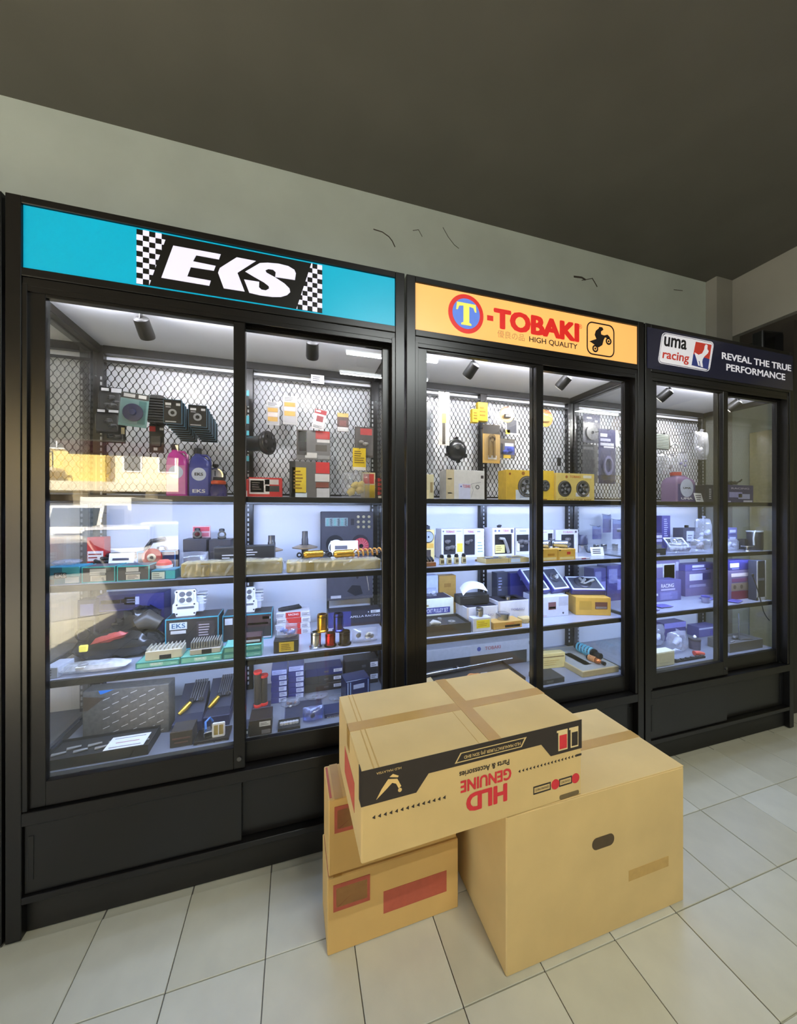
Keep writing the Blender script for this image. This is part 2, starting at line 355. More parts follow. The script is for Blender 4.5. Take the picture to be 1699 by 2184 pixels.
def car(label, loc, rz, paint, glass=(36, 40, 44)):
    t = thing('parked_car', label, 'car', loc, math.radians(rz), 'cars parked on the street')
    P = mat(paint, .25, .1, .02, coat=.6); G = mat(glass, .08)
    part(t, 'body', MB().prism([(-2.1, .3), (-2.15, .62), (-1.95, .82), (-1.05, .92), (1.5, .95), (2.1, .85), (2.15, .4), (2.05, .3)], -.82, .82, 'yz'), P)
    part(t, 'cabin_glass', MB().prism([(-1.1, .93), (-.35, 1.38), (1.0, 1.40), (1.75, .96)], -.70, .70, 'yz'), G)
    part(t, 'roof', MB().prism([(-.42, 1.36), (-.3, 1.43), (.95, 1.45), (1.08, 1.38)], -.68, .68, 'yz'), P)
    for s in (-1, 1):
        for yy in (-.42, .3, 1.05): part(t, 'pillar', MB().tube([(s*.705, yy-.18, .94), (s*.69, yy+(.06 if yy < 1 else -.1), 1.40)], .03), P)
        wheel(t, s*.74, -1.3, .31); wheel(t, s*.74, 1.32, .31)
        part(t, 'headlight', MB().cbox(s*.6-.16, s*.6+.16, -2.13, -2.02, .58, .74, .02), mat((220, 225, 230), .15)); part(t, 'tail_light', MB().cbox(s*.62-.12, s*.62+.12, 2.06, 2.16, .62, .82, .02), mat((170, 20, 20), .3))
    return t
cv = VY(120, 1190, 6.6); car('dark windowed silver car close to the shop front', (cv.x-.1, cv.y-.1, -.3), 62, (190, 188, 184))
cv = VY(255, 1150, 11.5); car('white hatchback parked behind the truck', (cv.x, cv.y, -.3), 168, (236, 236, 240), (110, 118, 128))
cv = VY(350, 1150, 16.2); car('pale saloon parked nearest the shop pillar', (cv.x, cv.y, -.3), 172, (238, 238, 244), (120, 126, 138))
t = thing('shop_awning', 'dark red rolled awning over the shop entrance', 'awning', (-2.75, -3.3, 2.60))
part(t, 'canopy', MB().prism([(-.55, -.02), (-.1, .22), (.04, .22), (.04, .12), (-.1, .12), (-.55, -.08)], -.85, .75, 'yz'), mat((96, 34, 28), .8)); part(t, 'valance', MB().box(-.85, .75, -.56, -.54, -.10, -.02), mat((140, 110, 50), .8))
portal = light('street_portal', 'AREA', (-2.6, -3.06, 1.25), 1, (1, 1, 1), None, 1.6, 2.6, (math.radians(-90), 0, 0)); portal.data.cycles.is_portal = True
portal = light('street_portal', 'AREA', (-3.29, -.8, 1.25), 1, (1, 1, 1), None, 2.6, 4.4, (0, math.radians(-90), 0)); portal.data.cycles.is_portal = True
# ================================================================== glass display cabinets
SH = {'A': 1.605, 'B': 1.250, 'C': .882, 'D': .530}
YBK = 2.135                                                 # plane of the black mesh
BOARD = mat((222, 224, 230), .6, 0, .02, 3, name='white_back_board')
FLOORM = mat((132, 135, 146), .2, 0, .05, 6, name='grey_laminate')
SHELFM = mat((172, 176, 190), .14, 0, .02, 6, name='white_laminate')
def mesh_panel(W, z0, z1):
    """expanded metal: upright diamonds of flat black strand"""
    m = MB(); cw, ch = .0315, .056; sw, th = .0036, .0025
    n = int(round((W)/cw)); cw = W/n; rows = int(round((z1-z0)/(ch/2))); chh = (z1-z0)/rows
    for r in range(rows):
        for k in range(n+1):
            for s in (-1, 1):
                xa = k*cw+(cw/2 if r % 2 else 0); xb = xa+s*cw/2
                if min(xa, xb) < -1e-6 or max(xa, xb) > W+1e-6: continue
                za, zb = z0+r*chh, z0+(r+1)*chh; g = s*sw*.35
                pts = [(xa+g, za), (xa+g, za+chh*.22), (xb-g, zb-chh*.22), (xb-g, zb)]
                st = len(m.v)
                for x_, z_ in pts: m.v += [(x_-sw*.5, 0, z_), (x_+sw*.5, 0, z_), (x_-sw*.5, th, z_), (x_+sw*.5, th, z_)]
                for k_ in range(3):
                    a = st+4*k_; b_ = a+4; m.f += [(a, a+1, b_+1, b_), (a, b_, b_+2, a+2), (a+1, a+3, b_+3, b_+1)]
    return m
LEDC = (.46, .60, 1.0)
def cabinet(x0, x1, label, led=(1., 1., .5), lit=True, top=5.):
    t = thing('display_cabinet', label, 'cabinet', (x0, FRONT, 0), 0, 'row of black glass display cabinets'); W = x1-x0; D = .62
    H = 2.672; yb = YBK-FRONT                               # local y of the mesh
    for (xa, xb) in ((0, .045), (W-.045, W)):
        part(t, 'corner_post', MB().cbox(xa, xb, 0, .04, 0, H, .002), BLACK); part(t, 'corner_post', MB().cbox(xa, xb, yb-.005, yb+.03, 0, 2.41, .002), BLACK)
    part(t, 'jamb', MB().cbox(.045, .06, .004, .075, .455, 2.36, .001), BLACK); part(t, 'jamb', MB().cbox(W-.062, W-.045, .004, .075, .455, 2.36, .001), BLACK)
    part(t, 'top_rail', MB().cbox(.045, W-.045, 0, .04, 2.645, H, .002), BLACK); part(t, 'header_rail', MB().cbox(.045, W-.045, 0, .08, 2.385, 2.415, .002), BLACK)
    part(t, 'door_track', MB().cbox(.045, W-.045, .006, .08, 2.352, 2.385, .002).box(.045, W-.045, .006, .012, 2.335, 2.352).box(.045, W-.045, .040, .045, 2.335, 2.352), BLACK)
    part(t, 'sign_box', MB().box(.045, W-.045, .04, .16, 2.41, H-.002).box(.0, W, .16, D-.02, 2.405, 2.425), BLACK)
    part(t, 'sill_rail', MB().cbox(.045, W-.045, 0, .085, .405, .452, .002), BLACK)
    part(t, 'plinth', MB().box(.02, W-.02, .03, D-.02, 0, .13), mat((22, 21, 19), .5)); part(t, 'bottom_rail', MB().cbox(.045, W-.045, 0, .06, .125, .15, .002), BLACK)
    # lower sliding panels
    h = (W-.09)/2
    for k in (0, 1):
        p = part(t, 'lower_panel', MB().cbox(.047+h*k, .045+h*(k+1)-.002+(.03 if k == 0 else 0), .012+.022*k, .028+.022*k, .152, .402, .0015), mat((19, 18, 17), .3, 0, .1, 5))
        part(p, 'finger_pull', MB().cbox(*((.06, .075) if k == 0 else (W-.085, W-.06)), .010+.022*k, .0125+.022*k, .2, .36, .001), mat((12, 12, 12), .4))
    # sliding doors: left one on the outer track
    mx = W*.4925+.007
    for (xa, xb, y0, nm) in ((.058, mx+.045, .014, 0), (mx-.002, W-.052, .046, 1)):
        l, r = (.05, .045) if nm == 0 else (.045, .045)
        zt = 2.352 if nm == 0 else 2.349
        d = part(t, 'sliding_door', MB().cbox(xa, xa+l, y0, y0+.026, .456, zt, .0015).cbox(xb-r, xb, y0, y0+.026, .456, zt, .0015).cbox(xa+l, xb-r, y0, y0+.026, .456, .546, .0015).cbox(xa+l, xb-r, y0, y0+.026, 2.324, zt, .0015), BLACK)
        part(d, 'glass_pane', MB().box(xa+l-.006, xb-r+.006, y0+.011, y0+.0155, .540, 2.330), GLASS)
        part(d, 'lock', MB().cyl((xb-r/2 if nm == 0 else xa+.02, y0, .50), (xb-r/2 if nm == 0 else xa+.02, y0-.006, .50), .009, n=12), DSTEEL) if nm == 0 else None
    # side panes, back board, ceiling, mesh
    for xa in (.012, W-.018):
        part(t, 'side_pane', MB().box(xa, xa+.005, .09, yb-.006, .50, 2.37), GLASS)
        part(t, 'side_rail', MB().cbox(xa-.008, xa+.022, .08, yb, 2.352, 2.40, .002), BLACK); part(t, 'side_rail', MB().cbox(xa-.008, xa+.022, .08, yb, .475, .505, .002), BLACK)
    part(t, 'back_board', MB().box(0, W, yb+.032, yb+.044, .13, 2.41), BOARD)
    part(t, 'ceiling_panel', MB().box(.03, W-.03, .082, yb+.031, 2.388, 2.404), BOARD)
    part(t, 'back_rail', MB().cbox(.045, W-.045, yb-.012, yb+.02, 2.348, 2.388, .002), BLACK)
    part(t, 'mesh_frame', MB().box(.045, W-.045, yb-.004, yb+.006, 2.305, 2.317).box(.045, W-.045, yb-.004, yb+.006, 1.632, 1.642), BLACK)
    part(t, 'wire_mesh', mesh_panel(W-.09, 1.640, 2.308), BLACK, loc=(.045, yb, 0))
    for xm in (W/2-.012,):
        p = part(t, 'slotted_post', MB().cbox(xm-.026, xm+.026, yb-.010, yb+.028, .50, 2.35, .002), BLACK)
        m = MB()
        for k in range(60): m.box(xm-.004, xm+.004, yb-.0108, yb-.0100, .56+.028*k, .576+.028*k)
        part(p, 'slots', m, mat((190, 192, 196), .6))
    for xm in (.036, W-.036):
        m = MB()
        for k in range(60): m.box(xm-.004, xm+.004, yb-.0062, yb-.0052, .56+.028*k, .576+.028*k)
        part(t, 'slots', m, mat((170, 172, 176), .6))
    # shelves
    for s, i in (('A', 0), ('B', 1), ('C', 2)):
        z = SH[s]
        f = part(t, 'shelf', MB().box(.03, W-.03, .10, yb-.012, z-.006, z), SHELFM)
        part(f, 'shelf_frame', MB().cbox(.024, W-.024, .086, .106, z-.026, z-.0005, .0015).cbox(.024, W-.024, yb-.03, yb-.012, z-.026, z-.006, .001).box(.024, .045, .106, yb-.03, z-.026, z-.006).box(W-.045, W-.024, .106, yb-.03, z-.026, z-.006), BLACK)
        if lit and led[i] > 0:
            st = part(f, 'glow_strip', MB().box(.06, W-.06, .112, .120, z-.012, z-.007), mat((215, 228, 255), .5, 0, 0, emit=6.))
            light('led_light', 'AREA', (W/2, .125, z-.014), 6.6*led[i], LEDC, t, W-.16, .02, (math.radians(32), 0, 0))
    if lit:
        part(t, 'glow_strip', MB().box(.07, W-.07, .083, .089, 2.372, 2.380), mat((240, 240, 255), .5, 0, 0, emit=5.))  # strip added out of sight behind the door head to brighten the cabinet ceiling
        light('ceiling_fill_light', 'AREA', (W/2, .095, 2.376), top, (.92, .92, 1.0), t, W-.16, .012, (math.radians(97), 0, 0))  # added fill light for the ceiling panel and mesh
    part(t, 'display_floor', MB().box(.02, W-.02, .09, yb+.03, .515, SH['D']), FLOORM)
    return t
cab0 = cabinet(-2.50, -.998, 'unlit black glass cabinet at the far end beside the teal sign cabinet', lit=False)
cab1 = cabinet(-.988, .497, 'black glass cabinet under the teal racing parts sign', (1.25, 1.0, .6), top=8.)
cab2 = cabinet(.507, 2.000, 'black glass cabinet under the orange sign', (1.4, 1.0, .6), top=12.)
cab3 = cabinet(2.012, 3.412, 'black glass cabinet under the navy sign', (1.3, 1.1, .9), top=9.)
C1, C2, C3 = -.988, .507, 2.012
# ---- signs
def loc_xz(cx, pts, y=FRONT):
    r = []
    for p in pts:
        q = ATY(p[0], p[1], y); r.append((q.x-cx, q.z))
    return r
def zm(pts, ox, oy, sc): return [(ox+x/sc, oy+y/sc) for x, y in pts]
def clip(poly, a, bq, keep):
    out = []
    def sd(p): return ((bq[0]-a[0])*(p[1]-a[1])-(bq[1]-a[1])*(p[0]-a[0]))*keep
    for i in range(len(poly)):
        p, q = poly[i], poly[(i+1) % len(poly)]; sp, sq = sd(p), sd(q)
        if sp >= 0: out.append(p)
        if sp*sq < 0: u = sp/(sp-sq); out.append((p[0]+(q[0]-p[0])*u, p[1]+(q[1]-p[1])*u))
    return out
EM = 1.0
TEAL = mat((0, 152, 184), .35, 0, .03, 3, emit=.66, name='teal_lightbox'); SIGNW = mat((214, 212, 230), .35, 0, .02, emit=.62, name='lit_white'); SIGNK = mat((20, 18, 16), .35, 0, .03, name='sign_black')
W1 = .497-C1
s1 = part(cab1, 'sign_panel', MB().box(.047, W1-.047, .008, .03, 2.417, 2.643), TEAL)
x0, x1 = ATY(289.5, 560, FRONT).x-C1, ATY(687, 600, FRONT).x-C1
part(s1, 'black_banner', MB().box(x0, x1, .006, .008, 2.424, 2.636), SIGNK)
cs = .212/10; L1a, L1b = (x0+cs*4.9, 2.636), (x0+cs*2.0, 2.424)
chk = MB()
for c_ in range(5):
    for r_ in range(10):
        if (c_+r_) % 2:
            q = clip([(x0+c_*cs, 2.636-r_*cs), (x0+(c_+1)*cs, 2.636-r_*cs), (x0+(c_+1)*cs, 2.636-(r_+1)*cs), (x0+c_*cs, 2.636-(r_+1)*cs)], L1a, L1b, -1)
            if len(q) > 2: chk.prism(q, .0052, .006)
part(s1, 'chequered_band', chk, SIGNW); chk = MB()
L2a, L2b = (x1-cs*2.2, 2.636), (x1-cs*5.2, 2.424)
for c_ in range(6):
    for r_ in range(10):
        if (c_+r_) % 2 == 0:
            q = clip([(x1-c_*cs, 2.636-r_*cs), (x1-(c_+1)*cs, 2.636-r_*cs), (x1-(c_+1)*cs, 2.636-(r_+1)*cs), (x1-c_*cs, 2.636-(r_+1)*cs)], L2a, L2b, 1)
            if len(q) > 2: chk.prism(q, .0052, .006)
part(s1, 'chequered_band', chk, SIGNW)
ZA = (270, 470, 3.861)
for nm, pl in (('letter_e', [(380,200),(772,272),(757,315),(570,280),(543,330),(730,368),(715,408),(525,378),(495,455),(690,490),(677,532),(282,465)]),
               ('letter_k', [(905,297),(1062,328),(910,425),(970,580),(797,553),(750,425),(765,385)]),
               ('letter_s', [(975,415),(1095,345),(1160,342),(1250,350),(1330,370),(1380,400),(1393,430),(1385,485),(1222,460),(1226,420),(1205,400),(1165,394),(1140,405),(1152,425),(1220,462),(1300,515),(1340,555),(1346,585),(1320,610),(1270,625),(1200,625),(1100,612),(1008,590),(965,480),(1090,500),(1088,545),(1110,565),(1145,571),(1172,555),(1168,535),(1130,505),(1050,460)])):
    part(s1, nm, MB().prism(loc_xz(C1, zm(pl, *ZA)), .0045, .006), SIGNW)
# orange sign
ORG = mat((240, 178, 100), .35, 0, .04, 2, emit=.6, name='orange_lightbox'); RED = mat((200, 36, 30), .4, 0, .03, emit=.55); BLU = mat((84, 118, 205), .4, 0, .03, emit=.6); YLW = mat((226, 212, 90), .4, 0, .03, emit=.65); SBK = mat((28, 22, 18), .5)
W2 = 2.0-C2
s2 = part(cab2, 'sign_panel', MB().box(.047, W2-.047, .008, .03, 2.417, 2.643), ORG)
def cx(px, py, c): q = ATY(px, py, FRONT); return q.x-c, q.z
ccx, ccz = cx(995, 668, C2)
o = part(s2, 'red_ring', MB().lathe([(.001, 0), (.098, 0), (.098, .002), (.001, .002)], (ccx, .008, ccz), 'y', 40), RED); part(s2, 'blue_disc', MB().lathe([(.001, .002), (.076, .002), (.076, .0035), (.001, .0035)], (ccx, .008, ccz), 'y', 40), BLU)
T_ = [(-.052,.052),(.052,.052),(.056,.014),(.048,.014),(.040,.034),(.016,.038),(.016,-.044),(.028,-.050),(.028,-.058),(-.028,-.058),(-.028,-.050),(-.016,-.044),(-.016,.038),(-.040,.034),(-.048,.014),(-.056,.014)]
part(s2, 'letter_t', MB().prism([(ccx+a, ccz+b_) for a, b_ in T_], .003, .0045), YLW)
xa, xb = cx(1040, 680, C2)[0], cx(1053, 680, C2)[0]; part(s2, 'dash', MB().box(xa, xb, .0065, .008, ccz-.012, ccz+.014), RED)
za, zb = cx(1066, 700, C2)[1], cx(1066, 656, C2)[1]
text(s2, 'brand_lettering', 'TOBAKI', cx(1054, 680, C2)[0], cx(1237, 700, C2)[0], za, zb, .008, RED, bold=.06)
za, zb = cx(1133, 728, C2)[1], cx(1133, 716, C2)[1]; text(s2, 'slogan', 'HIGH QUALITY', cx(1130, 720, C2)[0], cx(1233, 735, C2)[0], za-.004, zb, .008, SBK, bold=.012)
za, zb = cx(1065, 718, C2)[1], cx(1065, 702, C2)[1]; text(s2, 'slogan', '優良の品', cx(1062, 710, C2)[0], cx(1120, 720, C2)[0], za, zb, .008, mat((170, 135, 80), .5, emit=.4))
za, zb = cx(1239, 700, C2)[1], cx(1239, 690, C2)[1]; text(s2, 'registered_mark', '®', cx(1235, 695, C2)[0], cx(1243, 695, C2)[0], za, zb, .008, RED)
def rrect(x0, x1, z0, z1, r, n=6):
    p = []
    for (cx_, cz_, a0) in ((x1-r, z1-r, 0), (x0+r, z1-r, 90), (x0+r, z0+r, 180), (x1-r, z0+r, 270)):
        for k in range(n+1): a = math.radians(a0+90*k/n); p.append((cx_+r*math.cos(a), cz_+r*math.sin(a)))
    return p
def ringpoly(outer, inner, a, b_):
    m = MB(); n = len(outer); vs_ = [(p[0], a, p[1]) for p in outer]+[(p[0], a, p[1]) for p in inner]+[(p[0], b_, p[1]) for p in outer]+[(p[0], b_, p[1]) for p in inner]
    fs = []
    for i in range(n):
        j = (i+1) % n; fs += [(i, j, n+j, n+i), (2*n+i, 2*n+j, j, i), (3*n+i, 3*n+j, n+j, n+i)]
    return m.add(vs_, fs)
xa, zc = cx(1253, 724, C2); xb, _ = cx(1312, 724, C2); zc = cx(1282, 723, C2)[1]; hh = .094
part(s2, 'badge_border', ringpoly(rrect(xa, xb, zc-hh, zc+hh, .04), rrect(xa+.007, xb-.007, zc-hh+.007, zc+hh-.007, .034), .0065, .008), SBK)
ZB = (940, 600, 4.045)
part(s2, 'rider_silhouette', MB().prism(loc_xz(C2, zm([(1375,388),(1400,392),(1410,412),(1388,428),(1390,452),(1415,462),(1445,455),(1468,480),(1455,490),(1425,478),(1412,500),(1400,545),(1370,565),(1345,550),(1312,525),(1290,512),(1350,492),(1335,455),(1345,420),(1368,402)], *ZB)), .0065, .008), SBK)
for p in ((1455, 512), (1340, 575)):
    q = loc_xz(C2, zm([p], *ZB))[0]; part(s2, 'wheel_mark', MB().ring(.012, .021, 0, .0015, (q[0], .008, q[1])).lathe([(.001, 0), (.006, 0), (.006, .0015), (.001, .0015)], (q[0], .008, q[1]), 'y', 12), SBK)
# navy sign
NAVY = mat((38, 40, 66), .22, 0, .05, 3, coat=.5, name='navy_acrylic'); W3 = 3.412-C3
UW = mat((226, 224, 232), .4, 0, .02, emit=.35); UR = mat((196, 58, 44), .4, emit=.25); UB = mat((48, 60, 130), .4, emit=.15)  # the navy sign is unlit; brightness is put into its lettering as emission
s3 = part(cab3, 'sign_panel', MB().box(.012, W3-.02, -.004, .03, 2.400, 2.646), NAVY)
ZC = (1370, 680, 5.164)
def q3(pl): return loc_xz(C3, zm(pl, *ZC))
def shrink(pl, k): 
    mx_ = sum(p[0] for p in pl)/len(pl); mz_ = sum(p[1] for p in pl)/len(pl); return [(mx_+(p[0]-mx_)*k, mz_+(p[1]-mz_)*(1-(1-k)*2)) for p in pl]
def roundq(q, r=.16):
    out = []
    n = len(q)
    for i in range(n):
        p0, p, p1 = Vector(q[i-1]), Vector(q[i]), Vector(q[(i+1) % n]); m_ = min((p0-p).length, (p1-p).length)*r
        a, bq = p+(p0-p).normalized()*m_, p+(p1-p).normalized()*m_
        for k in range(5): u = k/4; out.append(tuple((1-u)**2*a+2*u*(1-u)*p+u*u*bq))
    return out
pl = roundq(q3([(208,150),(775,262),(722,588),(158,488)])); pl2 = shrink(pl, .985); pl3 = shrink(pl, .962)
part(s3, 'logo_border', ringpoly(pl, pl2, -.0065, -.004), UW); part(s3, 'logo_plate', MB().prism(pl3, -.0065, -.004), UW)
def tz(s, nm, p0, p1, ztop, m, bold=.02, shear=0):
    a, c_ = q3([p0, p1]); z1_ = q3([ztop])[0][1]; return text(s3, nm, s, a[0], c_[0], a[1], z1_, -.0065, m, bold, shear)
tz('uma', 'logo_word', (222, 305), (470, 330), (222, 195), mat((30, 28, 30), .5), .025, .12); tz('racing', 'logo_word', (203, 468), (500, 480), (205, 345), UR, .022, .12)
part(s3, 'emblem_red', MB().prism(q3([(572,258),(745,292),(722,450),(545,392)]), -.0072, -.0065), UR); part(s3, 'emblem_blue', MB().prism(q3([(545,392),(722,450),(705,562),(526,515)]), -.0072, -.0065), UB)
part(s3, 'emblem_horse', MB().prism(q3([(682,288),(700,298),(696,338),(712,362),(700,388),(664,420),(645,452),(640,480),(648,538),(625,532),(612,470),(600,470),(614,525),(598,520),(580,452),(556,376),(600,402),(640,386),(664,340),(668,305)]), -.0082, -.0072), UW)
a = q3([(862, 445), (1625, 590), (864, 370)]); text(s3, 'slogan', 'REVEAL THE TRUE', a[0][0], a[1][0], a[0][1], a[2][1], -.004, UW, .03)
a = q3([(912, 572), (1560, 690), (915, 496)]); text(s3, 'slogan', 'PERFORMANCE', a[0][0], a[1][0], a[0][1], a[2][1], -.004, UW, .025)
# ---- spotlights under the cabinet ceilings
def spot(px, py, lean, label, e=9., yaw=0):
    p = ATZ(px, py, 2.388); p.y = max(p.y, 1.69)
    t = thing('track_spotlight', label, 'spotlight', (p.x, p.y, 2.388), yaw, 'small black spotlights in the cabinets')
    part(t, 'base', MB().lathe([(.001, 0), (.030, 0), (.030, -.012), (.001, -.012)], (0, 0, 0), 'z', 18), BLACKP)
    part(t, 'arm', MB().tube([(0, 0, -.01), (.012*lean, .005, -.03), (.03*lean, .01, -.05)], .006), BLACKP)
    a = Vector((.03*lean, .012, -.035)); d = Vector((-.30*lean, .74, -.66)).normalized()
    part(t, 'head', MB().loft([(a, .018), (a+d*.008, .029), (a+d*.075, .031), (a+d*.085, .029)], 20), mat((26, 26, 25), .45), True)
    part(t, 'lens', MB().cyl(a+d*.0845, a+d*.087, .024, n=18), mat((255, 250, 240), .3, 0, 0, emit=1.5))
    if e:
        s_ = light('spot_lamp', 'SPOT', a+d*.095, e, (1, .96, .9), t, spot_size=math.radians(105), spot_blend=.8, shadow_soft_size=.02)
        s_.rotation_euler = d.to_track_quat('-Z', 'Y').to_euler()
    return t
spot(292, 645, -.2, 'black spotlight in teal sign cabinet above the hanging black packets', 5); spot(668, 705, -.1, 'black spotlight in teal sign cabinet above the yellow blister packs', 5.5)
spot(1012, 752, 1., 'black spotlight in orange sign cabinet above the tall blister pack', 14); spot(1215, 782, 1., 'black spotlight in orange sign cabinet above the orange disc', 13)
spot(1432, 815, 1.2, 'black spotlight in navy sign cabinet above the finned radiator', 14); spot(1575, 842, 1.2, 'black spotlight in navy sign cabinet above the navy carton', 12)
# ================================================================== kit for the goods
def F(px1, px2, pt, pb, s, Y=None):
    """pixel box -> x, y, z of front-bottom-centre, width, height for a thing standing on shelf s (or hanging at depth Y)"""
    c = (px1+px2)/2
    if Y is None:
        p = ATZ(c, pb, SH[s]); Y = min(max(p.y, 1.692 if s != 'D' else 1.672), 2.05)
    z = SH[s] if s else ATY(c, pb, Y).z
    w = ATY(px2, 1092, Y).x-ATY(px1, 1092, Y).x
    return ((px_mid(px1, px2, Y)), Y, z+.0005, w, ATY(c, pt, Y).z-z)
def px_mid(a, b_, Y): return (ATY(a, 1092, Y).x+ATY(b_, 1092, Y).x)/2
def rgbm(c, rough=.5, **k): return c if isinstance(c, bpy.types.Material) else mat(c, rough, **k)
def prints(root, w, h, y, lst, dep=None):
    """flat print on the front face (or 'T' first: on the top face of depth dep, height h)"""
    for p in lst:
        top = p[0] == 'T'; p = p[1:] if top else p
        u0, v0, u1, v1, c = p[:5]; x0, x1 = -w/2+w*u0, -w/2+w*u1
        if top:
            y0, y1 = dep*v0, dep*v1
            if len(p) > 5: text(root, 'lettering', p[5], x0, x1, y0, y1, h, rgbm(c), .01, depth=.0016, plane='xy')
            else: part(root, 'printed_panel', MB().box(x0, x1, y0, y1, h-.0002, h+.0012), rgbm(c))
        else:
            z0, z1 = h*v0, h*v1
            if len(p) > 5 and p[5] == '=':        # ruled lines of small print
                m = MB(); n = p[6]
                for k in range(n):
                    zz = z0+(z1-z0)*(k+.3)/n; m.box(x0, x0+(x1-x0)*R.uniform(.6, 1), y-.0016, y-.0004, zz, zz+(z1-z0)/n*.4)
                part(root, 'small_print', m, rgbm(c))
            elif len(p) > 5 and p[5] == 'o':
                r = min(x1-x0, z1-z0)/2; part(root, 'printed_disc', MB().lathe([(.0005, 0), (r, 0), (r, .0012), (.0005, .0012)], ((x0+x1)/2, y, (z0+z1)/2), 'y', 20), rgbm(c))
            elif len(p) > 5: text(root, 'lettering', p[5], x0, x1, z0, z1, y, rgbm(c), .015, depth=.0016)
            else: part(root, 'printed_panel', MB().box(x0, x1, y-.0011, y+.0002, z0, z1), rgbm(c))
def edge_trim(root, w, h, d, c, t=.004):
    m = MB(); y = -.0008
    m.box(-w/2, w/2, y, .0, 0, t).box(-w/2, w/2, y, 0, h-t, h).box(-w/2, -w/2+t, y, 0, t, h-t).box(w/2-t, w/2, y, 0, t, h-t)
    m.box(-w/2, w/2, 0, t, h, h+.0008).box(-w/2, -w/2+t, t, d, h, h+.0008).box(w/2-t, w/2, t, d, h, h+.0008)
    part(root, 'edge_trim', m, rgbm(c))
def carton(name, label, cat, fit, dep, rgb, pr=(), rz=0, group=None, lid=None, trim=None, rough=.45, dz=0):
    x, y, z, w, h = fit; t = thing(name, label, cat, (x, y, z+dz), math.radians(rz), group)
    m = rgbm(rgb, rough)
    if lid is not None:
        part(t, 'tray', MB().cbox(-w/2+.0015, w/2-.0015, .0015, dep-.0015, 0, h*.6, .001), m); part(t, 'lid', MB().cbox(-w/2, w/2, 0, dep, h*.6, h, .0015), rgbm(lid, rough))
    else:
        part(t, 'body', MB().cbox(-w/2, w/2, 0, dep, 0, h, .0015), m)
        part(t, 'tuck_flap', MB().box(-w/2+.003, w/2-.003, .004, dep*.55, h, h+.0007), m)
    prints(t, w, h, 0, pr, dep)
    if trim: edge_trim(t, w, h, dep, trim)
    return t
def window_carton(name, label, cat, fit, dep, rgb, win, wincol, content=None, pr=(), rz=0, group=None, shape='rect'):
    """carton whose front has a die-cut window over a recessed part"""
    x, y, z, w, h = fit; t = thing(name, label, cat, (x, y, z), math.radians(rz), group); m = rgbm(rgb)
    wins = win if isinstance(win, list) else [win]
    part(t, 'body', MB().cbox(-w/2, w/2, .006, dep, 0, h, .001), m)
    fr = MB(); xs = sorted([(-w/2+w*a[0], -w/2+w*a[2], h*a[1], h*a[3]) for a in wins]); px = -w/2
    for (x0, x1, z0, z1) in xs:
        fr.box(px, x0, 0, .006, 0, h); fr.box(x0, x1, 0, .006, 0, z0); fr.box(x0, x1, 0, .006, z1, h); px = x1
    fr.box(px, w/2, 0, .006, 0, h)
    if shape == 'rect': part(t, 'front_panel', fr, m)
    else: part(t, 'front_panel', MB().cbox(-w/2, w/2, 0, .0058, 0, h, .001), m)
    for k, (x0, x1, z0, z1) in enumerate(xs):
        cx_, cz_, r = (x0+x1)/2, (z0+z1)/2, min(x1-x0, z1-z0)/2
        if shape == 'rect':
            part(t, 'window_backing', MB().box(x0, x1, .0052, .0062, z0, z1), rgbm(wincol, .4))
            if content: content(t, cx_, .004, cz_, r)
        else:
            part(t, 'window_backing', MB().lathe([(.0005, 0), (r, 0), (r, .0008), (.0005, .0008)], (cx_, 0, cz_), 'y', 28), rgbm(wincol, .4))
            part(t, 'window_rim', MB().ring(r*.96, r*1.06, 0, .003, (cx_, 0, cz_), 28), rgbm((90, 84, 70)))
            if content: content(t, cx_, -.0008, cz_, r*.9)
    prints(t, w, h, 0, pr, dep)
    return t
def rr_loft(m, rings, n=5):
    """rings of rounded rectangles (z, w, d, r, cx, cy)"""
    st = len(m.v); cnt = 4*n
    for (z, w, d, r, cx_, cy_) in rings:
        for (sx, sy, a0) in ((1,1,0), (-1,1,90), (-1,-1,180), (1,-1,270)):
            for k in range(n):
                a = math.radians(a0+90*k/(n-1)); m.v.append((cx_+sx*(w/2-r)+r*math.cos(a), cy_+sy*(d/2-r)+r*math.sin(a), z))
    for i in range(len(rings)-1):
        for k in range(cnt):
            k2 = (k+1) % cnt; m.f.append((st+i*cnt+k, st+i*cnt+k2, st+(i+1)*cnt+k2, st+(i+1)*cnt+k))
    m.f.append(tuple(st+k for k in range(cnt))[::-1]); m.f.append(tuple(st+(len(rings)-1)*cnt+k for k in range(cnt)))
    return m
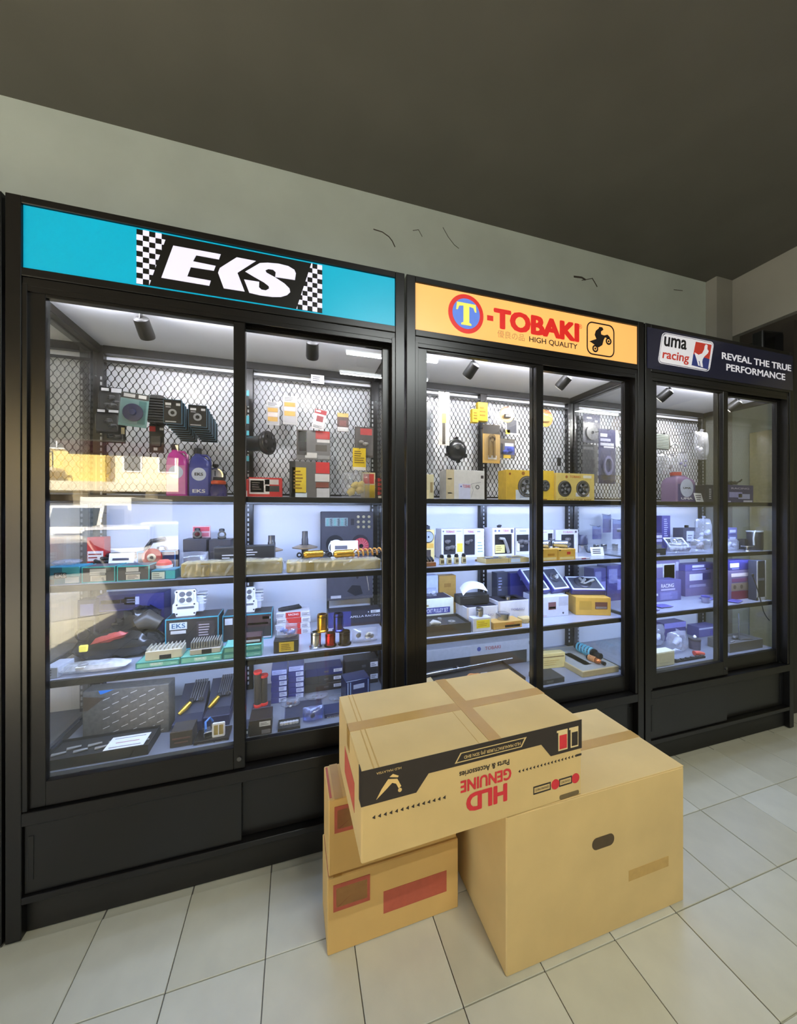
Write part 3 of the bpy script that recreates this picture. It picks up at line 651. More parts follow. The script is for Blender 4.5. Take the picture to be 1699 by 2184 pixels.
def jug(name, label, fit, rgb, caprgb, lab=None, labtext=None, top=None):
    x, y, z, w, h = fit; d = w*.62; t = thing(name, label, 'bottle', (x, y+d/2, z), 0, 'coolant bottles')
    part(t, 'body', rr_loft(MB(), [(0, w*.94, d*.92, .01, 0, 0), (.006, w, d, .014, 0, 0), (h*.62, w, d, .014, 0, 0), (h*.74, w*.93, d*.93, .016, 0, 0), (h*.82, w*.62, d*.7, .014, -w*.08, 0), (h*.86, w*.34, w*.34, w*.16, -w*.12, 0), (h*.90, w*.32, w*.32, w*.155, -w*.12, 0)]), mat(rgb, .22, 0, .03), True)
    part(t, 'cap', MB().lathe([(.001, h*.89), (w*.18, h*.89), (w*.18, h), (.001, h)], (-w*.12, 0, 0), 'z', 18), mat(caprgb, .5), True)
    part(t, 'handle', MB().tube([(w*.46, 0, h*.66), (w*.44, 0, h*.80), (w*.30, 0, h*.86), (w*.06, 0, h*.86)], w*.07, 8), mat(rgb, .22, 0, .03), True)
    if lab:
        lb = part(t, 'label', MB().cbox(-w*.44, w*.44, -d/2-.0015, -d/2+.004, h*.06, h*.60, .001), mat(lab, .4))
        part(lb, 'label_arc', MB().lathe([(.001, 0), (w*.34, 0), (w*.34, .001), (.001, .001)], (0, -d/2-.0015, h*.47), 'y', 20), mat((196, 206, 232), .4))
        if labtext: text(lb, 'lettering', labtext, -w*.2, w*.2, h*.44, h*.50, -d/2-.0025, INK, .03); text(lb, 'lettering', labtext, -w*.3, w*.3, h*.10, h*.17, -d/2-.0015, WHITE, .03)
    return t
def hook(cab, x, z, y0, y1, c=None):
    """a wire peg clipped in the mesh"""
    part(cab, 'peg_hook', MB().tube([(x-cab.location.x, y1-FRONT, z+.012), (x-cab.location.x, y0-FRONT+.01, z), (x-cab.location.x, y0-FRONT, z+.010)], .002, 6), c or DSTEEL)
def pack(cab, name, label, cat, px1, px2, pt, pb, Y, card, head=None, prod=None, group=None, tilt=0, th=.02, bubble=True, pr=(), peg=True, headh=.22, rz=0, yy=0):
    """carded blister pack hanging on a peg: card, header, clear bubble, part inside"""
    x, y, z, w, h = F(px1, px2, pt, pb, None, Y); t = thing(name, label, cat, (x, y, z), math.radians(rz), group)
    t.rotation_euler[1] = math.radians(tilt)
    part(t, 'backing_card', MB().cbox(-w/2, w/2, 0, .0016, 0, h, .0006), rgbm(card, .4))
    if head: part(t, 'header_print', MB().box(-w/2+.001, w/2-.001, -.0009, .0001, h*(1-headh), h-.001), rgbm(head))
    if prod: prod(t, 0, -.004, h*(.5-headh/2), min(w, h*(1-headh))*.36)
    prints(t, w, h, 0, pr)
    if bubble: part(t, 'blister', MB().cbox(-w*.44, w*.44, -th, -.0012, h*.06, h*(.97-headh), .006), CLEAR)
    if peg: hook(cab, x, z+h-.006, y-.03, YBK)
    return t
# little part shapes used inside packs and windows; each adds one or two meshes centred at (x, y, z) in radius r
def s_disc(c, c2=None):
    def f(t, x, y, z, r):
        part(t, 'metal_disc', MB().lathe([(r*.22, 0), (r, 0), (r, .006), (r*.22, .006)], (x, y, z), 'y', 22, False).ring(r*.18, r*.24, 0, .008, (x, y, z), 16), rgbm(c, .3), True)
        if c2: part(t, 'hub', MB().lathe([(.0005, .004), (r*.4, .004), (r*.3, .012), (.0005, .012)], (x, y, z), 'y', 14), rgbm(c2, .3), True)
    return f
def s_wheel(t, x, y, z, r):
    part(t, 'clutch_bell', MB().ring(r*.82, r, 0, .008, (x, y, z), 24).ring(r*.2, r*.34, 0, .008, (x, y, z), 16), STEEL, True)
    for k in range(5):
        a = 2*math.pi*k/5+.4; part(t, 'bell_spoke', MB().lathe([(.0005, 0), (r*.2, 0), (r*.17, .007), (.0005, .007)], (x+r*.58*math.cos(a), y, z+r*.58*math.sin(a)), 'y', 12), DSTEEL, True)
def s_chain(c):
    def f(t, x, y, z, r):
        for k in range(2): part(t, 'chain_run', MB().box(x-r*.5+k*r*.7, x-r*.2+k*r*.7, y-.008, y, z-r*1.3, z+r*1.5), rgbm(c, .4))
        part(t, 'chain_bend', MB().ring(r*.2, r*.52, 0, .008, (x, y, z+r*1.5), 16), rgbm(c, .4))
    return f
def s_lumps(c, n=4, seed=1):
    def f(t, x, y, z, r):
        q = random.Random(seed)
        for k in range(n):
            a, rr = q.uniform(0, 6.28), r*q.uniform(.25, .75); s = r*q.uniform(.28, .5)
            part(t, 'machined_part', MB().loft([((x+rr*math.cos(a)-s, y, z+rr*math.sin(a)), s*.5), ((x+rr*math.cos(a)-s*.2, y-.004, z+rr*math.sin(a)), s*.8), ((x+rr*math.cos(a)+s, y, z+rr*math.sin(a)+s*.3), s*.4)], 9), rgbm(c, .35), True)
    return f
def s_belt(c):
    def f(t, x, y, z, r):
        part(t, 'drive_belt', MB().ring(r*.72, r, 0, .012, (0, 0, 0), 26), rgbm(c, .6), True, loc=(x, y, z)).scale = (.75, 1, 1.25)
    return f
def s_box(c, a=.8, b_=.6):
    def f(t, x, y, z, r): part(t, 'inner_part', MB().cbox(x-r*a, x+r*a, y-.008, y, z-r*b_, z+r*b_, .003), rgbm(c, .4))
    return f
def bag(name, label, fit, c=None, seed=1, content=None, flat=False, group=None, rz=0, tie=True, m=None, dep=None):
    x, y, z, w, h = fit; d = dep or min(.16, w*.7); t = thing(name, label, 'bag', (x, y+d/2, z), math.radians(rz), group)
    mm = MB()
    if flat: mm.pillow(w, d, h, seed)
    else:
        mm.pillow(w, h, d, seed); mm.turn(rx=math.pi/2, o=(0, d/2, h/2))
        lo = min(v[2] for v in mm.v); mm.v = [(v[0], v[1], v[2]-lo) for v in mm.v]
    part(t, 'film', mm, m or BAGMAT, True)
    q = random.Random(seed)
    for k in range(content[1] if content else 0):
        a = .5 if content[1] > 1 else 0; px, pz = q.uniform(-a, a)*w*.6, h*q.uniform(.3, .6)
        s = min(w, h, d*1.5)*q.uniform(.22, .32)
        if flat: part(t, 'bagged_part', MB().loft([((px-s, 0, h*.5), s*.2), ((px, .01, h*.5), min(s*.5, h*.3)), ((px+s, 0, h*.5), s*.2)], 10), rgbm(content[0], .35), True)
        else: part(t, 'bagged_part', MB().loft([((px-s*.5, 0, pz-s*.4), s*.4), ((px, 0, pz), s*.62), ((px+s*.4, 0, pz+s*.5), s*.3)], 10), rgbm(content[0], .35), True)
    if tie and not flat: part(t, 'tie', MB().loft([((0, 0, h*.93), .006), ((0, 0, h*.99), .004), ((.008, 0, h*1.06), .014)], 8), m or BAGMAT, True)
    return t
def tagcard(label, fit, lean=12, rz=0, lines=3, name='price_card'):
    x, y, z, w, h = fit; t = thing(name, label, 'card', (x, y, z), math.radians(rz), 'white price cards')
    b_ = part(t, 'card', MB().cbox(-w/2, w/2, 0, .0012, 0, h, .0004), PAPER, rot=(math.radians(-lean), 0, 0))
    prints(b_, w, h, 0, [(.15, .2, .85, .85, (70, 70, 84), '=', lines)])
    part(t, 'prop', MB().box(-w*.1, w*.1, .001, h*.35, 0, .0012), PAPER)
    return t
def spool(label, fit, rgb, cat='spool', rough=.22, metal=1, hollow=True, flange=.0, name='anodised_cylinder', base=None):
    x, y, z, w, h = fit; r = w/2*(.82); t = thing(name, label, cat, (x, y+w/2, z), 0, 'anodised cylinder sleeves')
    part(t, 'base_flange', MB().lathe([(r*.7, 0), (w/2, 0), (w/2, h*.08), (r*1.02, h*.12)], n=26, cap=False), rgbm(base or rgb, rough, metal=metal), True)
    part(t, 'sleeve', MB().lathe([(r, h*.08), (r, h*.92), (r*.94, h), (r*.72, h), (r*.72, h*.2), (.001, h*.2)], n=26, cap=False), rgbm(rgb, rough, metal=metal), True)
    part(t, 'neck_groove', MB().lathe([(r*1.01, h*.84), (r*1.03, h*.86), (r*1.01, h*.88)], n=26, cap=False), rgbm((60, 55, 50), .4, metal=metal), True)
    return t
def piston(label, fit, rings=True, name='piston', group='pistons'):
    x, y, z, w, h = fit; r = w/2; t = thing(name, label, 'piston', (x, y+r, z), 0, group)
    part(t, 'skirt', MB().lathe([(r*.8, 0), (r*.97, 0), (r*.97, h*.6), (.001, h*.6)], n=26, cap=False), STEEL, True)
    part(t, 'crown', MB().lathe([(r*.97, h*.6), (r, h*.62), (r, h*.97), (r*.95, h), (.001, h)], n=26, cap=False), STEEL, True)
    for k in (.68, .78, .88): part(t, 'ring_groove', MB().lathe([(r*1.004, h*k), (r*1.012, h*(k+.02)), (r*1.004, h*(k+.04))], n=26, cap=False), DSTEEL, True)
    return t
def shock(label, p0, p1, body, spring, r=.02, split=.45, coils=6, group='shock absorbers'):
    """coil-over lying between two points"""
    p0, p1 = Vector(p0), Vector(p1); d = (p1-p0); Ln = d.length; d.normalize()
    t = thing('shock_absorber', label, 'shock absorber', p0, 0, group)
    part(t, 'damper_body', MB().loft([(d*.02, r*.55), (d*.03, r), (d*(Ln*split), r), (d*(Ln*split+.004), r*.6)], 18), rgbm(body, .25, metal=.8), True)
    part(t, 'rod', MB().cyl(d*(Ln*split), d*(Ln-.01), r*.4, n=12), STEEL, True)
    u = d.cross(Vector((0, 0, 1))).normalized(); w = d.cross(u); pts = []
    for k in range(coils*10+1):
        a = 2*math.pi*k/10; s = Ln*split+(Ln*(.97-split))*k/(coils*10); pts.append(d*s+u*(r*.92*math.cos(a))+w*(r*.92*math.sin(a)))
    if spring: part(t, 'coil_spring', MB().tube(pts, r*.2, 6), rgbm(spring, .35), True)
    for e in (0, Ln): part(t, 'eyelet', MB().ring(r*.35, r*.7, -r*.5, r*.5, (d*e)[:], 14), BLACKP, True)
    return t
def lathe_thing(name, label, cat, loc, profs, group=None, ax='z', n=24, rz=0):
    """profs: (part name, profile, material)"""
    t = thing(name, label, cat, loc, math.radians(rz), group)
    for nm, pf, m in profs: part(t, nm, MB().lathe(pf, (0, 0, 0), ax, n, False), m, True)
    return t
def tray(name, label, cat, fit, dep, rgb, inner=(26, 26, 30), items=(), rz=0, group=None, lid=None, pr=()):
    """shallow open box, foam bed and parts lying in it; fit height = tray height"""
    x, y, z, w, h = fit; t = thing(name, label, cat, (x, y, z), math.radians(rz), group); m = rgbm(rgb)
    part(t, 'box_wall', MB().box(-w/2, w/2, 0, .003, 0, h).box(-w/2, w/2, dep-.003, dep, 0, h).box(-w/2, -w/2+.003, .003, dep-.003, 0, h).box(w/2-.003, w/2, .003, dep-.003, 0, h), m)
    part(t, 'foam_bed', MB().box(-w/2+.003, w/2-.003, .003, dep-.003, 0, h*.72), rgbm(inner, .8))
    for k, (u, v, s, c, kind) in enumerate(items):
        X_, Y_, Z_ = -w/2+w*u, dep*v, h*.72
        if kind == 'rod': mm = MB().cyl((X_-s, Y_, Z_+.006), (X_+s, Y_+.01, Z_+.006), .006, .004, 10)
        elif kind == 'disc': mm = MB().lathe([(s*.3, 0), (s, 0), (s, .012), (s*.3, .012), (s*.3, 0)], (X_, Y_, Z_), 'z', 20, False)
        elif kind == 'cyl': mm = MB().lathe([(.001, 0), (s, 0), (s, s*1.2), (.001, s*1.2)], (X_, Y_, Z_), 'z', 18)
        else: mm = MB().loft([((X_-s, Y_, Z_+s*.3), s*.3), ((X_-s*.3, Y_+s*.2, Z_+s*.5), s*.5), ((X_+s*.4, Y_-s*.1, Z_+s*.4), s*.42), ((X_+s, Y_, Z_+s*.3), s*.25)], 10)
        part(t, 'machined_part', mm, rgbm(c, .35), True)
    if lid:
        c, ang, hh = lid; l = part(t, 'raised_lid', MB().cbox(-w/2, w/2, 0, .012, 0, hh, .002), rgbm(c), loc=(0, dep, h), rot=(math.radians(-ang), 0, 0))
        part(l, 'lid_lining', MB().box(-w/2+.008, w/2-.008, -.0012, .0, .008, hh-.008), rgbm(inner, .8))
    prints(t, w, h, 0, pr)
    return t
# ================================================================== goods in the teal-sign cabinet
TL = (38, 160, 172); DK = (34, 36, 42); NV = (42, 44, 92)
# --- hanging on the mesh
for k, (a, b_, c, d, Y) in enumerate(((212, 262, 826, 880, 1.98), (205, 258, 872, 925, 1.95), (218, 268, 905, 945, 2.04))):
    pack(cab1, 'parts_packet', ('black bagged part with white header hanging topmost beside the side glass', 'black bagged part with silver strap hanging in the middle beside the side glass', 'dark bagged part with cream sticker hanging lowest beside the side glass')[k], 'packet', a, b_, c, d, Y, mat((24, 25, 28), .25), None, s_lumps((40, 42, 48), 5, k+3), 'black packets by the side glass', th=.03,
         pr=[((.08, .84, .4, .95, (210, 210, 214)), (.5, .8, .95, .97, (190, 190, 196))) , ((.05, .85, .35, .95, (200, 200, 206)), (.5, .86, .9, .96, (216, 216, 220))), ((.5, .5, .95, .85, (176, 160, 110)), (.08, .5, .4, .8, (90, 92, 98)))][k])
pack(cab1, 'cable_blister', 'clear blister pack with teal card and dark blue coil', 'packet', 251, 312, 838, 910, 1.84, (120, 160, 160), (60, 58, 56), s_disc((32, 40, 84), (40, 50, 96)), tilt=5, th=.03, headh=.18, pr=[(.1, .86, .5, .96, (200, 200, 200)), (.62, .86, .9, .96, (220, 220, 220)), (.66, .1, .93, .78, (70, 130, 130))])
t = thing('ribbed_belt', 'black ribbed rubber belt hanging folded on a peg', 'belt', tuple(ATY(334, 905, 1.90)), 0)
w = .085; hB = ATY(334, 842, 1.90).z-ATY(334, 905, 1.90).z
part(t, 'belt_loop', MB().prism(rrect(-w/2, w/2, 0, hB, .03), 0, .03), mat((20, 20, 22), .6))
for k in range(10): part(t, 'belt_rib', MB().cbox(-w*.42, w*.42, -.006, 0, hB*(.05+.09*k), hB*(.10+.09*k), .001), mat((34, 34, 36), .5))
hook(cab1, t.location.x, t.location.z+hB-.01, 1.88, YBK)
pack(cab1, 'switch_packet', 'black hanging pack with a red round sticker', 'packet', 318, 350, 905, 966, 1.92, (22, 22, 24), None, s_box((38, 38, 40), .9, 1.1), th=.025, bubble=False, pr=[(.02, .74, .42, .92, (190, 40, 44)), (.3, .08, .55, .18, (200, 200, 204)), (.7, .8, .95, .88, (210, 210, 214))])
def cardrow(px1, px2, pt, pb, n, Y0, dY, label):
    for k in range(n):
        Y = Y0+dY*k; f0 = ATY((px1+px2)/2, pb, Y0); f = F(px1, px2, pt, pb, None, Y0)
        t = thing('brake_pad_card', label if k else label.replace('card with', 'card, foremost, with'), 'packet', (f[0]+.0015*(k % 2), Y, f[2]-.004*k), 0, 'black pad cards on '+('the first peg' if px1 < 400 else 'the second peg'))
        w, h = f[3], f[4]
        part(t, 'backing_card', MB().cbox(-w/2, w/2, -.008, .001, 0, h, .001), mat((34, 34, 36), .3)); part(t, 'card_edge', MB().box(-w/2-.0012, -w/2, -.009, .0015, 0, h).box(w/2, w/2+.0012, -.009, .0015, 0, h).box(-w/2, w/2, -.009, .0015, -.0012, 0).box(-w/2, w/2, -.009, .0015, h, h+.0012), mat((70, 116, 140), .3))
        if k == 0:
            prints(t, w, h, -.008, [(.1, .76, .42, .86, (215, 215, 220)), (.7, .76, .93, .86, (205, 205, 210)), (.12, .66, .4, .71, (150, 150, 156)), (.1, .05, .7, .09, (190, 190, 196))])
            part(t, 'brake_pad_print', MB().ring(w*.12, w*.24, 0, .0012, (0, -.008, h*.45), 14), mat((150, 152, 156), .4))
    hook(cab1, f[0], f[2]+h-.004, Y0-.02, YBK)
cardrow(350, 388, 854, 904, 9, 1.80, .032, 'black brake pad card with steel blue edge under the ribbed belt row')
cardrow(403, 441, 866, 911, 8, 1.84, .032, 'black brake pad card with steel blue edge beside the door stile')
def tealcards():
    for k, (a, b_) in enumerate(((832, 846), (886, 905), (918, 930), (972, 985))):
        f = F(514, 531, a, b_, None, 2.06); t = thing('teal_edge_card', 'narrow teal and black card number %s down behind the door stile' % ('one', 'two', 'three', 'four')[k], 'packet', f[:3], 0, 'teal cards behind the stile')
        part(t, 'backing_card', MB().cbox(-f[3]/2, f[3]/2, 0, .004, -.05, f[4], .001), mat((28, 32, 38), .4)); part(t, 'header_print', MB().box(-f[3]/2, f[3]/2, -.001, 0, .004, f[4]-.001), mat((84, 170, 186), .4))
        hook(cab1, f[0], f[2]+f[4]-.004, 2.04, YBK)
tealcards()
t = thing('clutch_housing', 'black round clutch housing with round holes mounted sideways on the mesh', 'machine part', tuple(ATY(564, 945, 2.0)), math.radians(58))
part(t, 'barrel', MB().lathe([(.001, -.10), (.04, -.10), (.042, -.02), (.058, 0), (.062, .02), (.056, .034), (.02, .036), (.001, .036)], (0, 0, 0), 'y', 28, False), mat((30, 29, 30), .3), True)
for k in range(6): a = k*math.pi/3; part(t, 'vent_hole', MB().lathe([(.001, .0345), (.009, .0345), (.009, .0375), (.001, .0375)], (.036*math.cos(a), 0, .036*math.sin(a)), 'y', 12), mat((120, 120, 124), .3, 1) if k % 2 else mat((8, 8, 8), .5))
part(t, 'rim', MB().ring(.056, .064, .014, .026, (0, 0, 0), 30), mat((52, 50, 52), .3), True)
GD = (206, 160, 62)
pack(cab1, 'brass_jet_pack', 'clear pack of brass carburettor jets, shorter of the pair', 'packet', 568, 596, 856, 907, 2.05, (176, 174, 176), (196, 196, 200), None, 'pair of brass jet packs', th=.02, pr=[(.1, .55, .85, .72, GD), (.1, .16, .85, .34, GD), (.1, .36, .85, .53, (222, 206, 200)), (.12, .80, .8, .95, (90, 90, 96), '=', 3)])
pack(cab1, 'brass_jet_pack', 'clear pack of brass carburettor jets, taller of the pair', 'packet', 603, 634, 844, 906, 2.05, (180, 178, 180), (200, 200, 204), None, 'pair of brass jet packs', th=.02, pr=[(.1, .62, .85, .76, GD), (.1, .30, .85, .46, GD), (.1, .48, .85, .6, (232, 226, 224)), (.12, .80, .85, .95, (90, 90, 96), '=', 3)])
f = F(663, 691, 800, 818, None, 2.115); t = thing('rail_price_tag', 'white price tag clipped on the black rail over the mesh', 'tag', f[:3])
part(t, 'card', MB().cbox(-f[3]/2, f[3]/2, 0, .0012, 0, f[4], .0004), PAPER); prints(t, f[3], f[4], 0, [(.12, .2, .88, .85, (110, 110, 120), '=', 3)])
pack(cab1, 'ring_pack', 'white and red printed pack hanging askew on a long wire', 'packet', 664, 690, 873, 916, 2.02, (226, 222, 222), (150, 40, 50), None, tilt=10, th=.012, pr=[(.25, .4, .8, .68, (150, 40, 52)), (.1, .06, .9, .2, (120, 120, 124), '=', 3), (.1, .86, .5, .95, (235, 235, 235))])
pack(cab1, 'spark_plug_pack', 'small brown and gold pack with white foot label', 'packet', 719, 743, 881, 921, 2.06, (92, 60, 52), (200, 176, 110), None, th=.012, pr=[(.02, .02, .98, .24, (230, 228, 226)), (.2, .3, .8, .6, (130, 70, 64))])
RDL = (196, 44, 46); YL = (222, 190, 44)
pack(cab1, 'brake_kit_card', 'grey brake kit card with yellow side stripe and red corner label', 'packet', 632, 704, 918, 981, 2.04, (112, 108, 106), None, None, th=.02, headh=.05, pr=[(.02, .15, .3, .98, (60, 54, 52)), (.06, .60, .28, .95, YL), (.08, .28, .28, .6, (190, 60, 40)), (.56, .72, .98, .98, RDL), (.6, .6, .98, .70, (220, 214, 210)), (.56, .3, .9, .52, (70, 58, 44)), (.25, .06, .6, .24, (216, 212, 206)), (.62, .04, .98, .16, (150, 148, 146))])
t = carton('chain_kit_box', 'dark chain kit box with tall yellow label and red corner label', 'box', F(617, 704, 985, 1055, 'A', 1.97), .06, (96, 92, 90), [(.0, .0, .14, 1., (38, 36, 34)), (.06, .16, .40, .84, YL), (.04, .0, .42, .18, (210, 218, 224)), (.64, .70, .98, 1., RDL), (.62, .48, .98, .68, (206, 202, 200)), (.64, .30, .96, .46, (120, 60, 46)), (.66, .02, .98, .32, (196, 194, 196)), (.1, .25, .36, .78, (150, 110, 20), '=', 6)])
pack(cab1, 'lever_card', 'grey lever card with red label behind the yellow card', 'packet', 756, 796, 911, 976, 2.05, (86, 80, 78), None, s_lumps((150, 146, 142), 2, 9), th=.02, headh=.05, pr=[(.3, .74, .92, .95, RDL)])
pack(cab1, 'yellow_card', 'bright yellow part card with dark print', 'packet', 752, 780, 956, 1003, 2.02, YL, None, None, th=.01, bubble=False, pr=[(.02, .0, .98, .14, (224, 220, 214)), (.12, .3, .88, .9, (120, 96, 20), '=', 6)])
bag('clear_bag', 'small clear bag with bluish part behind the yellow card', F(776, 792, 968, 1004, None, 2.06), seed=4, content=((150, 170, 210), 1), dep=.03)
bag('sachet_bag', 'clear bag of yellow and red sachets on the top shelf', F(729, 792, 1006, 1055, 'A', 1.93), seed=6, content=((226, 200, 110), 4), dep=.09)
carton('sachet_box', 'white and red sachet box with yellow flame print', 'box', F(772, 800, 1008, 1055, 'A', 2.04), .05, (222, 205, 160), [(.1, .6, .9, .95, (200, 60, 52)), (.2, .1, .95, .55, YL)])
for k in range(5):
    z0 = SH['A']+.0015+.0255*k; x0 = ATY(811, 1000, 1.98).x
    carton('plug_box', ('red and black plug box, lowest of the small stack by the side glass', 'red and black plug box, second up in the small stack by the side glass', 'red and black plug box, middle of the small stack by the side glass', 'red and black plug box, fourth up in the small stack by the side glass', 'red and black plug box, topmost of the small stack by the side glass')[k], 'box', (x0, 1.95, z0, .052, .0245), .06, (44, 30, 30), [(.05, .1, .3, .9, (180, 44, 40)), (.75, .1, .98, .9, (212, 190, 140)), (.35, .3, .7, .7, (200, 60, 50))] if k else [(.1, .1, .9, .9, (220, 214, 200))], group='small plug boxes')
# --- standing on the top shelf
jug('coolant_bottle', 'pink coolant bottle with dark cap', F(352, 398, 946, 1055, 'A', 1.90), (196, 66, 158), (34, 34, 38), (206, 120, 176))
jug('coolant_bottle', 'blue coolant bottle with a pale arc label', F(401, 447, 955, 1055, 'A', 1.90), (62, 70, 150), (30, 32, 44), (66, 76, 160), 'EKS')
t = lathe_thing('additive_bottle', 'clear bottle of violet additive with orange neck band', 'bottle', (ATY(464, 1050, 1.86).x, 1.88, SH['A']+.0005), [('body', [(.001, 0), (.034, 0), (.036, .01), (.036, .045), (.026, .062), (.024, .07)], glassmat('violet_fluid', (.5, .45, .9), .1, 1.45, 0, .35, (.2, .18, .5))), ('band', [(.0262, .064), (.033, .068), (.033, .080), (.026, .084)], mat((214, 84, 40), .4)), ('cap', [(.026, .084), (.024, .10), (.001, .10)], mat((40, 40, 44), .4))])
t = thing('pressure_gauge', 'round chrome gauge with black stems beside the door stile', 'gauge', (ATY(464, 1050, 1.98).x, 1.97, SH['A']+.0005), math.radians(-10))
part(t, 'stand', MB().cbox(-.03, .03, 0, .06, 0, .085, .004), mat((40, 36, 36), .4)); part(t, 'stem', MB().cyl((-.02, .03, .085), (-.02, .03, .175), .008).cyl((.015, .03, .085), (.015, .03, .15), .006).cyl((-.02, .03, .165), (-.02, .03, .178), .014), BLACKP, True)
part(t, 'dial', MB().lathe([(.001, .004), (.036, .004), (.036, 0)], (-.008, -.002, .115), 'y', 24, False), mat((214, 210, 204), .3)); part(t, 'bezel', MB().ring(.034, .041, -.03, .007, (-.008, -.002, .115), 26), STEEL, True)
part(t, 'needle', MB().box(-.010, -.006, -.0075, -.0062, .115, .142), INK)
carton('piston_kit_box', 'long red carton with white data labels', 'box', F(530, 601, 1019, 1055, 'A', 1.94), .10, (196, 46, 44), [(.02, .22, .62, .94, (224, 214, 208)), (.05, .3, .45, .86, (190, 176, 160)), (.5, .34, .92, .62, (60, 58, 56)), (.48, .68, .9, .92, (210, 196, 190)), (.1, .4, .4, .8, (110, 100, 96), '=', 4)])
carton('sensor_box', 'small red carton with white base label at the door stile', 'box', F(513, 528, 1022, 1055, 'A', 1.90), .07, (188, 44, 44), [(.08, .02, .92, .4, (222, 218, 214))])
# --- shelf B
def frame_box(label, a, b_, c, d, pr, rz=0): return carton('bearing_box', label, 'box', F(a, b_, c, d, 'B'), .10, (62, 66, 74), pr, rz, 'teal edged boxes in the front row', trim=(52, 176, 182))
carton('logo_box', 'teal carton with black logo wedge at the left end of the front row', 'box', F(91, 170, 1210, 1253, 'B'), .10, (46, 128, 152), [(.52, .45, 1., .98, (70, 178, 190)), (.30, .35, .64, .68, (38, 38, 42)), (.34, .40, .62, .62, WHITE, 'EKS'), (.6, .05, .98, .38, (206, 212, 210)), (.0, .0, .3, .3, (70, 92, 100))], group='teal edged boxes in the front row')
frame_box('dark teal edged box second in the front row beside the logo carton', 174, 246, 1209, 1250, [(.24, .60, .72, .86, (196, 198, 200)), (.24, .48, .7, .57, (170, 172, 176)), (.26, .10, .72, .44, (206, 202, 194)), (.3, .14, .68, .4, (90, 88, 84), '=', 3)])
frame_box('dark teal edged box third in the front row with two white stickers', 249, 319, 1207, 1248, [(.28, .62, .66, .90, (202, 204, 206)), (.26, .46, .72, .58, (168, 170, 176)), (.28, .08, .70, .42, (212, 208, 200)), (.32, .12, .66, .38, (90, 88, 84), '=', 3)])
carton('gear_box', 'small teal and white carton right of the edged boxes', 'box', F(322, 374, 1216, 1245, 'B'), .09, (46, 118, 138), [(.03, .05, .55, .8, (208, 220, 212)), (.06, .12, .5, .74, (120, 130, 126), '=', 3), (.6, .05, .98, .9, (60, 178, 190))])
t = lathe_thing('brake_caliper_cap', 'red domed cap with white band on the small teal carton', 'cap', tuple(ATY(350, 1213, 1.76))[:2]+(SH['B']+F(322, 374, 1216, 1245, 'B')[4]+.002,), [('dome', [(.03, .012), (.028, .024), (.016, .034), (.001, .036)], mat((200, 44, 44), .4)), ('band', [(.001, 0), (.032, 0), (.033, .012), (.03, .012)], mat((226, 222, 222), .4))])
t = carton('gasket_box', 'blue edged black gasket carton behind the front row', 'box', F(292, 374, 1176, 1222, 'B'), .06, (30, 34, 52), [(.7, .3, .98, .9, (24, 30, 62)), (.1, .3, .28, .5, (180, 180, 186), '=', 3)], trim=(44, 112, 168))
t = lathe_thing('red_sprocket', 'red anodised sprocket leaning on the black gasket carton', 'sprocket', (t.location.x-.015, t.location.y-.004, SH['B']+.075), [('sprocket_ring', [(.018, 0), (.040, 0), (.042, .003), (.040, .006), (.018, .006), (.018, 0)], mat((150, 30, 34), .35, .4)), ('hub', [(.008, -.001), (.018, -.001), (.018, .012), (.008, .012)], STEEL)], ax='y')
tagcard('white price card in front of the black gasket carton', F(229, 283, 1180, 1226, 'B', 1.818), 10, 2)
carton('tool_box', 'red carton with white strip in the bright mirrored street', 'box', F(185, 222, 1146, 1190, 'B', 1.93), .06, (190, 54, 48), [(.05, .35, .95, .62, (226, 214, 206)), (.1, .4, .9, .58, (150, 60, 50), '=', 2)])
t = thing('wiring_bundle', 'black wiring loom heap behind the teal edged boxes', 'cable', (-.825, 1.92, SH['B']+.001), 0)
q = random.Random(5)
for k in range(6):
    pts = []
    for j in range(15): a = j*.55+k; pts.append((.06*math.cos(a)*(1+.2*q.random())+.02*(k-2.5), .05*math.sin(a)+.005*k, .012+.013*k+.01*q.random()))
    part(t, 'cable_loop', MB().tube(pts, .008, 7), mat((34, 33, 33), .45), True)
part(t, 'plug', MB().cbox(.09, .12, -.06, -.02, .0, .04, .004), mat((60, 44, 36), .5))
t = thing('injector_tool', 'white injector body with black lever in the mirrored car area', 'tool', (ATY(335, 1150, 1.99).x, 1.99, SH['B']+.0005), 0)
part(t, 'body', MB().cbox(-.045, .05, 0, .07, 0, .085, .006), mat((206, 208, 216), .4)); part(t, 'lever', MB().cbox(-.065, -.045, .01, .03, 0, .10, .003).tube([(-.055, .02, .10), (-.03, .02, .14), (.03, .02, .15)], .012, 8), BLACKP, True); part(t, 'top_cap', MB().lathe([(.001, .085), (.03, .085), (.02, .11), (.001, .115)], (.01, .035, 0)), STEEL, True)
